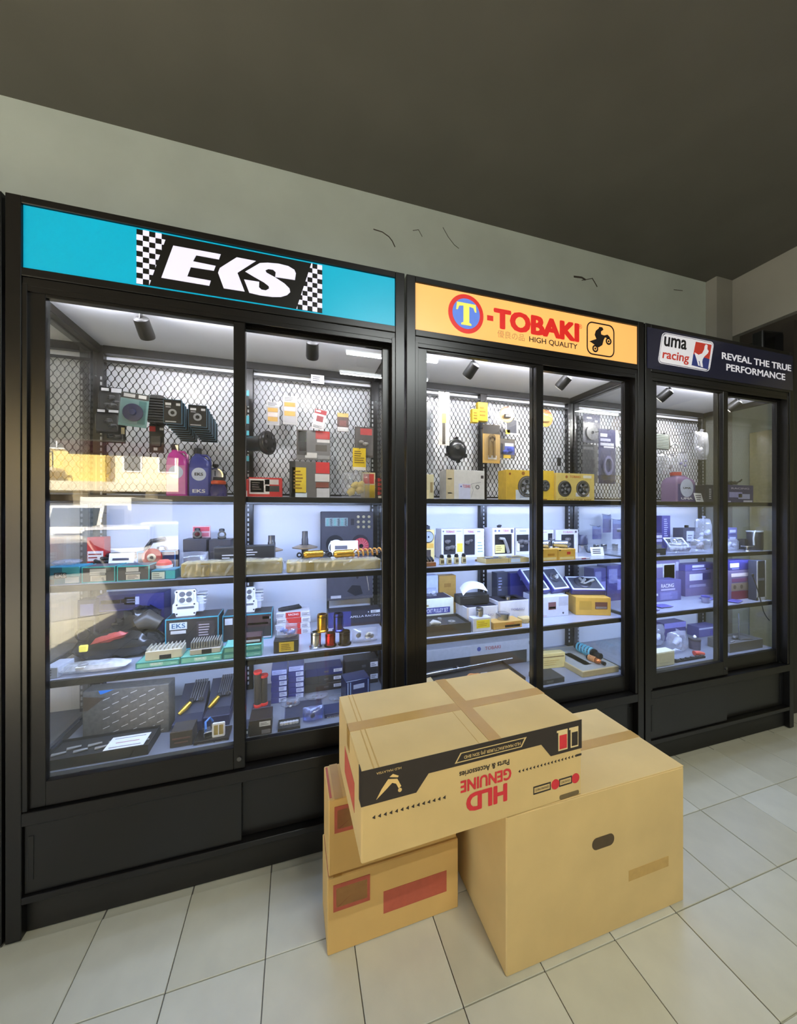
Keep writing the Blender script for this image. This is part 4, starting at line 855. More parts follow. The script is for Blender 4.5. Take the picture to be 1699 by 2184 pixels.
for k, (a, b_, c, d) in enumerate(((390, 440, 1150, 1184), (445, 492, 1151, 1182))):
    f = F(a, b_, c, d, 'B', 1.96); t = carton('carburettor_box', ('charcoal carton carrying a silver carburettor and a red striped card', 'charcoal carton carrying a silver throttle body by the stile')[k], 'box', f, .10, (48, 48, 56), [(.02, .55, .98, .6, (66, 66, 74))], lid=(54, 54, 62))
    t2 = thing('throttle_body', ('silver carburettor with round bore on the left charcoal carton', 'silver throttle body on the charcoal carton by the stile')[k], 'carburettor', (f[0], f[1]+.05, f[2]+f[4]+.001), .2)
    part(t2, 'bore', MB().ring(.012, .02, -.025, .025, (0, 0, .022), 18), STEEL, True); part(t2, 'float_bowl', MB().cbox(-.02, .02, -.018, .018, 0, .012, .003), DSTEEL); part(t2, 'top_cap', MB().lathe([(.001, .04), (.014, .04), (.012, .052), (.001, .054)], (0, 0, 0)), BLACKP, True)
    if k == 0:
        t3 = thing('striped_card', 'red and white striped card standing behind the carburettor', 'card', (f[0]+.01, f[1]+.085, f[2]+f[4]+.001), 0)
        part(t3, 'card', MB().cbox(-.042, .042, 0, .01, 0, .062, .001), mat((218, 176, 176), .5)); prints(t3, .084, .062, 0, [(.05, .55, .95, .9, (206, 70, 84)), (.08, .1, .92, .4, (214, 110, 120))])
carton('head_gasket_box', 'flat black carton with white script beside the wrapped parcel', 'box', F(455, 500, 1168, 1200, 'B', 1.84), .11, (40, 40, 42), [(.4, .5, .98, .72, (200, 200, 200), '=', 2), (.3, .2, .98, .4, (160, 160, 160), '=', 2)], trim=(70, 70, 72))
carton('head_gasket_box', 'flat black carton with red part on top behind the wrapped parcel', 'box', F(513, 585, 1165, 1200, 'B', 1.83), .09, (36, 36, 38), [(.02, .6, .5, .9, (176, 176, 180), '=', 3), (.45, .1, .9, .5, (120, 60, 60))])
def pulley(label, px, pt, pb, Y, r, hub):
    x = ATY(px, 1092, Y).x; z = SH['B']; zt = ATY(px, pt, Y).z-z
    return lathe_thing('drive_pulley', label, 'pulley', (x, Y, z+.0005), [('lower_disc', [(.012, 0), (.03, 0), (r, .014), (r, .017), (.028, .012)], STEEL), ('upper_disc', [(.016, zt*.42), (r*.95, zt*.48), (r*.95, zt*.51), (.03, zt*.58)], mat((196, 176, 150), .3, .9)), ('hub', [(.013, .012), (hub, .016), (hub, zt*.75), (hub*.86, zt*.8), (hub*.86, zt), (.008, zt), (.008, .012)], DSTEEL)], 'steel drive pulleys')
pulley('steel pulley with low flat disc and hexagonal hub', 579, 1142, 1176, 2.0, .062, .020); pulley('steel pulley with wide raised disc and rounded hub', 650, 1133, 1176, 2.0, .072, .018)
# clutch display case
f = F(684, 796, 1091, 1178, 'B', 2.06); t = thing('clutch_kit_case', 'charcoal foam case with nine brass nuts, springs and two clutch discs', 'case', f[:3]); w, h = f[3], f[4]
part(t, 'foam_board', MB().cbox(-w/2, w/2, 0, .05, 0, h, .004), mat((64, 64, 74), .7))
part(t, 'spring_window', MB().box(-w*.42, w*.0, -.0015, .0, h*.70, h*.87), mat((150, 170, 170), .4))
for k in range(6): part(t, 'clutch_spring', MB().tube([(-w*.38+w*.068*k+.006*math.cos(a*.9), -.008+.004*math.sin(a*.9), h*.71+h*.15*a/28) for a in range(29)], .0018, 5), DSTEEL if k % 2 else mat((120, 190, 180), .4))
part(t, 'slot', MB().box(w*.06, w*.12, -.0012, 0, h*.72, h*.85), mat((34, 34, 40), .8))
for i in range(3):
    for j in range(3): part(t, 'brass_nut', MB().lathe([(.003, 0), (.009, 0), (.009, .008), (.003, .008)], (w*(.20+.105*i), 0, h*(.89-.105*j)), 'y', 6), mat((206, 196, 160), .3, .6))
for x_, c in ((-w*.24, (30, 30, 34)), (w*.24, (44, 40, 46))): part(t, 'recess', MB().lathe([(.001, 0), (.052, 0), (.052, .0012), (.001, .0012)], (x_, 0, h*.34), 'y', 28), mat(c, .8))
part(t, 'white_ring_disc', MB().ring(.040, .045, 0, .012, (-w*.22, 0, h*.27), 30), WHITE, True); part(t, 'black_disc', MB().lathe([(.008, .004), (.040, .004), (.040, .010), (.008, .010)], (-w*.22, 0, h*.27), 'y', 26, False), mat((36, 36, 38), .4), True); part(t, 'hub', MB().ring(.005, .012, 0, .014, (-w*.22, 0, h*.27), 16), STEEL, True)
part(t, 'red_disc', MB().lathe([(.010, 0), (.047, 0), (.047, .012), (.010, .014)], (w*.25, 0, h*.29), 'y', 30, False), mat((196, 70, 80), .4), True)
for k in range(16): a = k*math.pi/8; part(t, 'red_fin', MB().tube([(w*.25+.014*math.cos(a), -.0135, h*.29+.014*math.sin(a)), (w*.25+.044*math.cos(a+.25), -.0135, h*.29+.044*math.sin(a+.25))], .0018, 5), mat((222, 130, 136), .4))
part(t, 'hub', MB().ring(.004, .012, 0, .02, (w*.25, 0, h*.29), 16), BLACKP, True)
# wrapped parcels and golden shocks
def parcel(label, a, b_, c, d, dep, seed):
    x, y, z, w, h = F(a, b_, c, d, 'B'); t = thing('wrapped_parcel', label, 'parcel', (x, y, z), 0, 'brown parcels in clear wrap')
    part(t, 'brown_box', MB().cbox(-w/2+.006, w/2-.006, .006, dep-.006, .001, h-.006, .004), mat((176, 160, 112), .6, 0, .12, 12))
    q = random.Random(seed); m = MB(); n = 26; prev = None
    prof = [(0, 0), (0, h*.35), (0, h*.72), (.004, h*.96), (dep*.3, h), (dep*.7, h), (dep, h*.95), (dep, 0)]
    for i in range(n+1):
        u = -w/2+w*i/n; pin = 1-.35*max(0, abs(i/n*2-1)-.88)/.12
        row = [(u+q.uniform(-.002, .002), dep/2+(yy-dep/2)*pin+q.uniform(-.004, .004), max(.0005, h*.45+(zz-h*.45)*pin+q.uniform(-.004, .003))) for yy, zz in prof]
        m.v += row
    k = len(prof)
    for i in range(n):
        for j in range(k): m.f.append((i*k+j, i*k+(j+1) % k, (i+1)*k+(j+1) % k, (i+1)*k+j))
    part(t, 'clear_wrap', m, glassmat('cling_film', (.93, .92, .88), .10, 1.45, .05, .16, (.85, .82, .7)), False)
    part(t, 'tape_strip', MB().box(-w*.3, -w*.22, -.0005, .0062, .004, h-.008), mat((150, 132, 84), .5))
    return t
parcel('brown parcel in clear wrap lying along the shelf edge behind the door stile', 381, 604, 1196, 1243, .10, 3); parcel('brown parcel in clear wrap under the golden shock absorbers', 608, 815, 1194, 1226, .12, 4)
zs = SH['B']+F(608, 815, 1194, 1226, 'B')[4]+.021
pa, pb_ = ATY(638, 1181, 1.76), ATY(697, 1181, 1.80); shock('golden damper with chrome eye lying on the wrapped parcel', (pa.x, 1.76, zs), (pb_.x, 1.80, zs), (200, 150, 50), None, .018, .82)
pa, pb_ = ATY(702, 1180, 1.76), ATY(822, 1172, 1.80); shock('golden coilover with orange spring lying on the wrapped parcel', (pa.x, 1.74, zs), (min(pb_.x, .44), 1.80, zs+.002), (206, 156, 56), (216, 150, 60), .019, .42, 6)
f = F(706, 765, 1153, 1180, None, 1.83); t = tagcard('white blank card leaning on the golden coilover', (f[0], 1.85, zs-.018, f[3], f[4]+.01), 18, -3, 1)
# --- shelf C
carton('engine_kit_box', 'large violet and navy engine kit carton at the back of the middle shelf', 'box', F(206, 350, 1268, 1370, 'C', 2.0), .10, (56, 56, 118), [(.0, .72, .56, 1., (44, 42, 78)), (.06, .84, .34, .91, (206, 196, 190)), (.35, .84, .4, .92, (150, 80, 90)), (.40, .80, .62, .95, (196, 200, 222)), (.43, .83, .6, .92, (130, 130, 150), '=', 2), (.0, .0, .5, .7, (38, 38, 56)), (.62, .5, .98, .54, (140, 140, 190), '=', 1)])
carton('engine_kit_box', 'dark grey open carton leaning left of the violet kit carton', 'box', F(165, 203, 1280, 1375, 'C', 1.965), .06, (60, 60, 72), [(.15, .70, .9, .92, (90, 92, 130)), (.1, .1, .9, .6, (36, 36, 42))])
t = thing('engine_bag', 'black bagged engine parts with red and yellow tags', 'bag', (ATY(240, 1390, 1.87).x+.03, 1.88, SH['C']+.004), 0); w = .34
BB = mat((40, 39, 38), .22, 0, .2, 20)
m = MB().pillow(.34, .14, .10, 11, 13, .2); part(t, 'film', m, BB, True)
m = MB().pillow(.22, .12, .12, 12, 11, .2); m.turn(ry=-.5, o=(.06, .06, .06)); part(t, 'upper_film', m, BB, True)
part(t, 'red_tag', MB().pillow(.14, .03, .035, 5, 7, .2).turn(ry=-.25, o=(-.02, -.05, .075)), mat((176, 70, 60), .4), True); part(t, 'yellow_tag', MB().cbox(-.125, -.095, -.074, -.06, .05, .078, .003), YLW); part(t, 'ring', MB().ring(.022, .028, 0, .004, (-.11, -.07, .125), 20), STEEL, True)
part(t, 'cast_part', MB().loft([((.06, .0, .13), .03), ((.10, .01, .15), .045), ((.15, .01, .12), .03)], 12), mat((70, 66, 60), .4), True)
t = bag('flat_poly_bag', 'flat milky bag with grey print on the middle shelf edge', (ATY(200, 1430, 1.72).x, 1.69, SH['C']+.002, .25, .035), seed=21, flat=True, m=glassmat('milky_bag', (.9, .9, .9), .25, 1.45, .04, .55, (.85, .85, .84)), dep=.075); part(t, 'grey_print', MB().ring(.012, .018, -.001, .0, (0, 0, 0), 14, 'z'), mat((120, 120, 120), .5), loc=(-.03, -.02, .036)); part(t, 'white_print', MB().cbox(-.045, -.015, -.045, -.03, .028, .034, .001), WHITE)
carton('slotted_carton', 'small white carton with grey slots at the left end of the shelf edge', 'box', F(88, 124, 1425, 1458, 'C'), .09, (196, 202, 214), [(.15, .25, .6, .33, (110, 112, 120)), (.15, .5, .6, .58, (110, 112, 120)), (.15, .72, .6, .8, (110, 112, 120))], rz=-6)
def cylhead(label, x, y, z, s=1.):
    t = thing('engine_casting', label, 'engine part', (x, y, z), math.radians(4)); C = mat((226, 228, 232), .35, .2, .04)
    part(t, 'gasket_face', MB().prism([(-.055*s, .02), (-.055*s, .06), (-.047*s, .065), (-.043*s, .105), (-.047*s, .115), (-.04*s, .128), (.04*s, .128), (.047*s, .115), (.043*s, .105), (.047*s, .065), (.055*s, .06), (.055*s, .02), (.045*s, .018), (.04*s, .0), (-.04*s, .0), (-.045*s, .018)], 0, .02), C)
    for a, b_ in ((-1, 1), (1, 1), (-1, -1), (1, -1)): part(t, 'valve_port', MB().lathe([(.001, 0), (.0125*s, 0), (.0125*s, .002), (.001, .002)], (a*.0145*s, 0, .092+b_*.0145*s), 'y', 18), mat((96, 98, 104), .4))
    part(t, 'chamber_rim', MB().ring(.034*s, .037*s, 0, .0015, (0, 0, .092), 26), mat((190, 192, 198), .4)); part(t, 'slot', MB().box(-.036*s, .036*s, -.0015, 0, .036, .046), mat((100, 102, 108), .5))
    for a in (-.037, .037):
        for z_ in (.012, .056, .118): part(t, 'stud_hole', MB().lathe([(.001, 0), (.004, 0), (.004, .0015), (.001, .0015)], (a*s, 0, z_), 'y', 10), mat((40, 40, 44), .5))
    part(t, 'fin_block', MB().cbox(-.034*s, .075*s, .02, .07, .01, .09, .004), mat((196, 198, 206), .4))
    for k in range(4): part(t, 'fin', MB().cbox(.045*s, .085*s, .018, .072, .05+.016*k, .055+.016*k, .001), C)
    return t
def big(label, a, b_, c, d, Y, pr): return carton('cylinder_kit_box', label, 'box', F(a, b_, c, d, 'C', Y), .13, (44, 40, 40), pr, 0, 'teal edged cylinder kit boxes', trim=(60, 150, 166))
t = big('teal edged cylinder kit carton with logo left of the door stile', 352, 466, 1318, 1392, 1.87, [(.08, .66, .40, .88, (196, 206, 212)), (.12, .70, .37, .85, mat((36, 90, 130), .5), 'EKS'), (.10, .52, .38, .62, (190, 190, 190)), (.58, .3, .92, .86, (58, 52, 54)), (.62, .38, .9, .8, (170, 160, 164), '=', 5)])
fz = F(352, 466, 1318, 1392, 'C', 1.87); cylhead('white machined cylinder head standing on the logo carton', ATY(395, 1300, 1.90).x, 1.905, SH['C']+fz[4]+.002, 1.)
t = big('teal edged cylinder kit carton with red motif right of the stile', 474, 580, 1311, 1385, 1.91, [(.45, .5, .95, .95, (62, 40, 40)), (.5, .58, .92, .66, (140, 130, 150)), (.8, .78, .97, .88, (150, 150, 156)), (.05, .66, .2, .9, (196, 200, 206)), (.45, .05, .98, .1, (190, 190, 200))])
fz = F(474, 580, 1311, 1385, 'C', 1.91); cylhead('white machined cylinder head standing half behind the stile', ATY(525, 1300, 1.94).x, 1.945, SH['C']+fz[4]+.002, .95)
def finned(label, a, b_, c, d, n, Y, col_):
    x, y, z, w, h = F(a, b_, c, d, 'C', Y); z += .074
    t = thing('finned_rectifier', label, 'engine part', (x, y, z), math.radians(3)); part(t, 'base', MB().cbox(-w/2, w/2, 0, .07, 0, h*.45, .003), mat(col_, .45))
    for k in range(n): u = -w*.46+w*.92*k/(n-1); part(t, 'fin', MB().cbox(u-.0018, u+.0018, .004, .068, h*.45, h, .0006), mat(tuple(v*.85 for v in col_), .45))
    part(t, 'socket', MB().cbox(-w*.12, w*.2, -.002, .001, h*.05, h*.4, .001), BLACKP); return t
# mint front boxes first, rectifiers lie on them
MN = (128, 200, 176); MT = (190, 232, 214)
def mint(label, f, dep): return carton('mint_carton', label, 'box', f, dep, MN, [(.32, .38, .62, .80, MT), (.36, .50, .58, .74, mat((246, 250, 250), .5), 'EKS'), (.34, .25, .6, .34, MT), (.8, .4, .94, .5, MT)], 0, 'mint green cartons', trim=(70, 150, 140))
mint('mint green carton leftmost on the shelf edge', F(289, 382, 1411, 1441, 'C'), .10); mint('mint green carton in the middle of the shelf edge', F(385, 473, 1399, 1432, 'C'), .10)
f = F(476, 558, 1391, 1420, 'C'); mint('lower mint green carton of the stack of two', f, .10); mint('upper mint green carton of the stack of two', (f[0], f[1]+.002, f[2]+f[4]+.0015, f[3]-.002, f[4]), .098)
f0 = F(289, 382, 1411, 1441, 'C'); f1 = F(385, 473, 1399, 1432, 'C')
def finned2(label, f, bf, px1, px2, n, c, hh):
    w = ATY(px2, 1092, f[1]).x-ATY(px1, 1092, f[1]).x; x = px_mid(px1, px2, f[1]); t = thing('finned_rectifier', label, 'engine part', (x, f[1]+.012, f[2]+f[4]+.0015), math.radians(3))
    part(t, 'base', MB().cbox(-w/2, w/2, 0, .075, 0, hh*bf, .003), mat(c, .45))
    for k in range(n): u = -w*.46+w*.92*k/(n-1); part(t, 'fin', MB().cbox(u-.0018, u+.0018, .004, .072, hh*bf, hh, .0006), mat(tuple(v*.86 for v in c), .45))
    part(t, 'socket', MB().cbox(-w*.12, w*.2, -.002, .001, hh*.05, hh*.4, .001), BLACKP)
finned2('cream cast rectifier lying on the leftmost mint carton', f0, .8, 307, 386, 9, (206, 200, 178), .05); finned2('grey finned rectifier lying on the middle mint carton', f1, .45, 403, 469, 12, (176, 170, 156), .055)
t = carton('relay_box', 'open maroon carton on the upper mint carton', 'box', (f[0]+.02, f[1]+.02, f[2]+2*f[4]+.004, f[3]*.7, .03), .07, (66, 36, 34), [(.05, .2, .95, .5, (206, 206, 210))])
f = F(590, 662, 1305, 1372, 'C', 1.93)
for k in range(4):
    hh = f[4]/4; carton('piston_ring_box', ('white and red ring box at the bottom of the stack', 'white and red ring box second up in the stack', 'white and red ring box third up in the stack', 'white and red ring box topmost in the stack')[k], 'box', (f[0]-(.004 if k % 2 else 0), f[1], f[2]+hh*k, f[3], hh-.0015), .09, (206, 204, 210), [(.28, .02, .72, .98, (190, 44, 44)), (.02, .2, .26, .8, (120, 120, 128), '=', 3), (.76, .2, .98, .8, (120, 120, 128), '=', 3)]+([(.36, .4, .66, .75, (236, 220, 220), 'RACING')] if k == 3 else []), group='stack of red and white ring boxes')
t = thing('rubber_grip', 'black rubber lever lying on the red and white stack', 'grip', (f[0]-.03, f[1]+.03, f[2]+f[4]+.012), .2); part(t, 'grip', MB().loft([((-.05, 0, 0), .008), ((-.03, 0, .0), .012), ((.03, 0, .004), .011), ((.06, 0, .012), .006)], 12), mat((30, 30, 36), .6), True); part(t, 'sleeve', MB().cbox(-.03, .075, .01, .045, -.011, -.001, .002), mat((24, 24, 28), .6))
f = F(583, 636, 1366, 1403, 'C'); t = carton('fuel_pump_box', 'black carton with yellow label under a bag of blue fittings', 'box', f, .08, (46, 42, 40), [(.22, .12, .82, .86, (206, 176, 50)), (.3, .2, .75, .75, (120, 96, 20), '=', 4)], rz=-3)
bag('fittings_bag', 'clear bag of blue and silver fittings on the yellow label carton', (f[0], f[1]+.005, f[2]+f[4]+.001, f[3]*.95, .065), seed=8, content=((96, 120, 190), 5), dep=.07)
SV = spool('silver sleeve standing under the golden one', F(660, 688, 1352, 1387, 'C'), (200, 202, 206)); RDs = spool('red anodised sleeve standing between silver and black', F(692, 719, 1354, 1385, 'C'), (196, 36, 44), base=(44, 30, 32)); BKs = spool('black sleeve standing under the blue one', F(722, 751, 1350, 1382, 'C'), (46, 48, 56), base=(24, 24, 28))
fs, fr_, fb = F(660, 688, 1352, 1387, 'C'), F(692, 719, 1354, 1385, 'C'), F(722, 751, 1350, 1382, 'C')
spool('golden anodised sleeve resting on silver and red ones', ((fs[0]+fr_[0])/2-.004, max(fs[1], fr_[1]), fs[2]+max(fs[4], fr_[4])+.001, fs[3]*.98, .082), (206, 152, 40)); spool('blue anodised sleeve resting on red and black ones', ((fr_[0]+fb[0])/2+.004, max(fb[1], fr_[1]), fs[2]+max(fb[4], fr_[4])+.004, fs[3]*.98, .086), (52, 60, 150))
carton('crank_kit_box', 'long navy to black carton with white racing lettering', 'box', F(700, 812, 1303, 1372, 'C', 1.98), .10, (38, 40, 58), [(.0, .0, .42, 1., (50, 54, 120)), (.40, .55, .98, .68, mat((214, 216, 226), .5), 'APELLA RACING'), (.80, .78, .98, .96, (216, 220, 224)), (.82, .80, .96, .93, (110, 110, 120), '=', 3), (.74, .82, .77, .9, (220, 224, 226), 'o')])
f = F(697, 795, 1232, 1303, None, 2.07); t2 = thing('foam_insert', 'charcoal foam insert with cut tool shapes above the navy carton', 'case', (f[0], 2.07, SH['C']+.131)); w, h = f[3], .205
part(t2, 'board', MB().cbox(-w/2, w/2, 0, .03, 0, h, .003), mat((70, 70, 80), .8)); part(t2, 'cutout', MB().prism([(-.02*1, .05), (.01, .085), (.06, .08), (.075, .03), (.03, .02)], -.001, 0), mat((34, 34, 40), .8)); part(t2, 'cutout', MB().prism([(.02, .17), (.035, .17), (.05, .13), (.04, .12)], -.001, 0), mat((34, 34, 40), .8)); part(t2, 'logo_print', MB().box(-w*.42, -w*.2, -.001, 0, .012, .028), mat((190, 190, 196), .5)); part(t2, 'scriber', MB().tube([(w*.33, -.004, .18), (w*.41, -.004, .05)], .003), STEEL); part(t2, 'legs', MB().box(-w/2, -w/2+.012, 0, .03, -.13, 0), BLACKP); part(t2, 'legs', MB().box(w/2-.012, w/2, 0, .03, -.13, 0), BLACKP)
bag('gasket_bag', 'clear pack of dark gaskets at the right end of the middle shelf', F(752, 808, 1343, 1381, 'C'), seed=14, content=((60, 60, 62), 4), dep=.06, tie=False)
# --- floor of the cabinet
x, y, z, w, h = F(172, 362, 1468, 1600, 'D', 1.83); t = thing('exhaust_carton', 'grey speckled carton covered with white dashes', 'box', (x, y, z), math.radians(-4))
bd = part(t, 'body', MB().cbox(-w/2, w/2, 0, .07, 0, h, .002), mat((96, 92, 84), .5, 0, .2, 60)); m = MB()
for i in range(9):
    for j in range(10):
        if (i+j) % 2 == 0 and i > 1: u, v = -w*.48+w*.105*i, h*(.03+.095*j); m.add([(u, -.001, v), (u+.026, -.001, v+.010), (u+.026, -.001, v+.0128), (u, -.001, v+.0028)], [(0, 1, 2, 3)])
o = part(bd, 'printed_dashes', m, mat((206, 204, 196), .5)); o['kind'] = 'stuff'
part(bd, 'blue_corner', MB().prism([(-w*.32, h-.001), (-.05, h-.001), (-.09, h*.93), (-w*.3, h*.92)], -.0012, 0), mat((40, 120, 196), .4)); part(bd, 'brown_flash', MB().prism([(-w*.49, h*.9), (-w*.25, h*.85), (-w*.44, h*.62), (-w*.49, h*.62)], -.0012, 0), mat((84, 68, 50), .5))
tray('tool_tray', 'black tool tray with small sockets at the left floor edge', 'tray', (ATY(225, 1640, 1.75).x, 1.675, SH['D']+.0005, .36, .04), .14, (40, 39, 38), (50, 48, 46), [(.1+.1*k, .3+.2*(k % 2), .022, (150, 148, 144), 'rod') for k in range(9)])
x_ = ATY(240, 1620, 1.73).x; t = thing('printed_leaflet', 'white printed leaflet lying over the tool tray', 'leaflet', (-.675, 1.678, SH['D']+.0425), 0); part(t, 'sheet', MB().box(-.07, .07, 0, .085, 0, .0012), PAPER); prints(t, .14, .0012, 0, [('T', .1, .12, .9, .16, (150, 140, 140)), ('T', .2, .45, .8, .49, (200, 150, 146)), ('T', .1, .8, .9, .84, (160, 160, 160))], .085)
def camtray(label, px1, px2, pb, Y, hh, c):
    x, y, z, w, h = F(px1, px2, pb-30, pb, 'D', Y); t = thing('camshaft_tray', label, 'tray', (x, y, z), 0, 'navy camshaft trays'); dp = .18
    part(t, 'base_box', MB().cbox(-w/2, w/2, 0, dp, 0, .05, .002), mat((50, 52, 84), .5)); s = part(t, 'sloped_bed', MB().prism([(.004, .05), (dp, .05), (dp, .05+hh), (.06, .06)], -w/2+.004, w/2-.004, 'yz'), mat((52, 54, 72), .6))
    for k in range(6): u = -w*.1+w*.085*k; part(t, 'steel_rod', MB().tube([(u, .09, .075+hh*.25), (u+.01, dp-.01, .066+hh)], .0045, 6), STEEL)
    for k in range(2): part(t, 'spanner_eye', MB().ring(.006, .011, 0, .005, (-w*.02+w*.36*k, .086, .09+hh*.2), 12), STEEL)
    part(t, 'gold_part', MB().loft([((-w*.38, .05, .068), .008), ((-w*.2, .07, .085), .013), ((-w*.06, .085, .10), .009)], 10), mat(c, .3, .8), True); return t
camtray('navy tray of steel rods with a golden shaft beside the dashed carton', 366, 430, 1566, 1.78, .10, (214, 176, 70)); camtray('navy tray of steel rods with a golden chain beside the door stile', 433, 489, 1552, 1.80, .10, (206, 164, 60))
carton('carbon_carton', 'low dark carton with faded print in front of the navy trays', 'box', F(362, 410, 1560, 1600, 'D', 1.69), .08, (70, 64, 60), [(.1, .5, .9, .6, (110, 80, 76)), (.2, .25, .8, .32, (110, 80, 76))], rough=.3)
f = F(412, 488, 1578, 1604, 'D', 1.68); t = carton('injector_carton', 'glossy black carton with white script holding the silver throttle body', 'box', f, .09, (40, 34, 32), [(.1, .12, .9, .3, mat((210, 208, 206), .5), 'throttle body')], rough=.25)
t = thing('throttle_body', 'silver throttle body with blue hose on the glossy black carton', 'carburettor', (f[0]-.01, f[1]+.04, f[2]+f[4]+.001), .3); part(t, 'flange', MB().cbox(-.03, .005, -.025, .02, 0, .028, .003), STEEL); part(t, 'bore', MB().ring(.011, .018, -.02, .02, (.015, 0, .022), 16), STEEL, True); part(t, 'hose', MB().tube([(-.02, .0, .028), (-.02, .02, .05), (.0, .03, .06), (.01, .03, .04)], .005), mat((60, 110, 180), .3), True)
t = thing('reed_valve', 'white framed reed valve leaning on the silver throttle body', 'engine part', (f[0]+.026, f[1]+.012, f[2]+f[4]+.001), 0); part(t, 'frame', ringpoly(rrect(-.025, .025, 0, .06, .004), rrect(-.019, .019, .008, .052, .003), 0, .008), WHITE); part(t, 'reed', MB().box(-.019, .019, .002, .005, .008, .052), mat((170, 150, 90), .4)); part(t, 'bar', MB().box(-.002, .002, -.001, .002, .008, .052), WHITE)
p = ATY(556, 1500, 1.86); t = thing('steering_damper', 'dark cylinder pair with red end caps standing by the stile', 'damper', (p.x, 1.86, SH['D']+.0005), 0)
for k, (u, zt) in enumerate(((-.014, .20), (.014, .175))):
    part(t, 'tube', MB().cyl((u, .01*k, .05), (u, .01*k, zt), .017, n=18), mat((60, 52, 44), .4), True); part(t, 'red_cap', MB().lathe([(.001, zt), (.019, zt), (.021, zt+.006), (.019, zt+.012), (.001, zt+.012)], (u, .01*k, 0)), mat((206, 52, 44), .4), True); part(t, 'red_cap', MB().lathe([(.001, .036), (.019, .036), (.02, .045), (.017, .05)], (u, .01*k, 0)), mat((206, 52, 44), .4), True)
part(t, 'foot', MB().cbox(-.04, .045, -.02, .04, 0, .036, .003), mat((50, 40, 62), .4))
carton('bracket_box', 'black carton with two white stickers at the floor edge', 'box', F(531, 579, 1535, 1580, 'D', 1.675), .10, (40, 28, 28), [(.45, .55, .95, .85, (206, 206, 208)), (.5, .62, .9, .8, (120, 120, 124), '=', 2), (.55, .08, .95, .32, (120, 116, 124))])
carton('bracket_box', 'low grey carton with white strip next to the stile', 'box', F(514, 529, 1556, 1585, 'D', 1.675), .08, (70, 72, 82), [(.3, .45, .95, .75, (200, 202, 208))])
def bluestack(px1, px2, pt, pb, n, Y, who):
    f = F(px1, px2, pt, pb, 'D', Y); hh = f[4]/n
    for k in range(n): carton('filter_box', '%s, %s' % (who, ('lowest', 'second up', 'third up', 'fourth up', 'fifth up', 'topmost')[k if k < n-1 else 5]), 'box', (f[0]+(.001 if k % 2 else -.001), f[1], f[2]+hh*k, f[3], hh-.0012), .11, (52, 56, 118) if k < n-1 else (96, 100, 140), [(.5, .12, .97, .88, (196, 200, 220)), (.55, .3, .92, .8, (110, 112, 140), '=', 3)] if k < n-1 else [(.05, .1, .95, .9, (186, 192, 224)), (.1, .2, .9, .8, (120, 124, 170), '=', 3)], group='blue filter box stacks')
bluestack(578, 612, 1428, 1515, 6, 1.93, 'blue filter box with white sticker in the left stack'); bluestack(614, 648, 1420, 1505, 6, 1.95, 'blue filter box with white sticker in the right stack')
def blackstack(px1, px2, pt, pb, n, Y, who):
    f = F(px1, px2, pt, pb, 'D', Y); hh = f[4]/n
    for k in range(n): carton('cylinder_box', '%s, %s' % (who, ('lowest', 'middle', 'topmost')[k] if n == 3 else ('lower', 'upper')[k]), 'box', (f[0], f[1], f[2]+hh*k, f[3], hh-.0012), .10, (52, 50, 48) if k < n-1 or n == 2 else (48, 54, 96), [(.76, .35, .99, .75, (206, 206, 210)), (.79, .42, .96, .7, (110, 110, 116), '=', 2), (.5, .4, .62, .6, (86, 84, 84))], group='black cylinder box stacks')
blackstack(650, 730, 1425, 1508, 3, 1.99, 'black cylinder carton with white sticker beside the blue stacks'); blackstack(736, 806, 1408, 1490, 2, 2.0, 'black cylinder carton with white sticker in the corner')
tray('valve_tray', 'navy tray with crank wheel in clear wrap on the floor', 'tray', F(606, 690, 1540, 1560, 'D', 1.76), .16, (64, 70, 104), (54, 58, 80), [(.3, .7, .03, (110, 80, 66), 'rod'), (.7, .75, .03, (120, 120, 124), 'rod'), (.6, .3, .03, (70, 62, 58), 'disc'), (.2, .3, .012, (180, 180, 184), 'cyl'), (.35, .3, .012, (180, 180, 184), 'cyl')])
bag('crank_bag', 'blue tinted bag with a dark crank wheel', F(645, 690, 1512, 1556, 'D', 1.70), seed=31, content=((80, 66, 58), 1), dep=.05, m=glassmat('blue_bag', (.55, .62, .9), .2, 1.45, .04, .25, (.3, .36, .7)), tie=False)
carton('bolt_box', 'navy carton with white lettering half behind the foreground box', 'box', F(692, 745, 1520, 1556, 'D', 1.72), .09, (52, 58, 86), [(.1, .1, .6, .35, mat((206, 206, 212), .5), 'RACING'), (.1, .5, .9, .56, (120, 124, 150))])
carton('meter_box', 'dark blue glossy carton with silver edge strips above the foreground box', 'box', F(737, 790, 1450, 1505, 'D', 1.80), .10, (34, 42, 76), [(.3, .65, .75, .82, (140, 150, 180)), (.06, .05, .09, .95, (150, 170, 200)), (.16, .05, .2, .95, (120, 140, 176)), (.9, .05, .93, .95, (120, 140, 176))], rz=8, rough=.25)

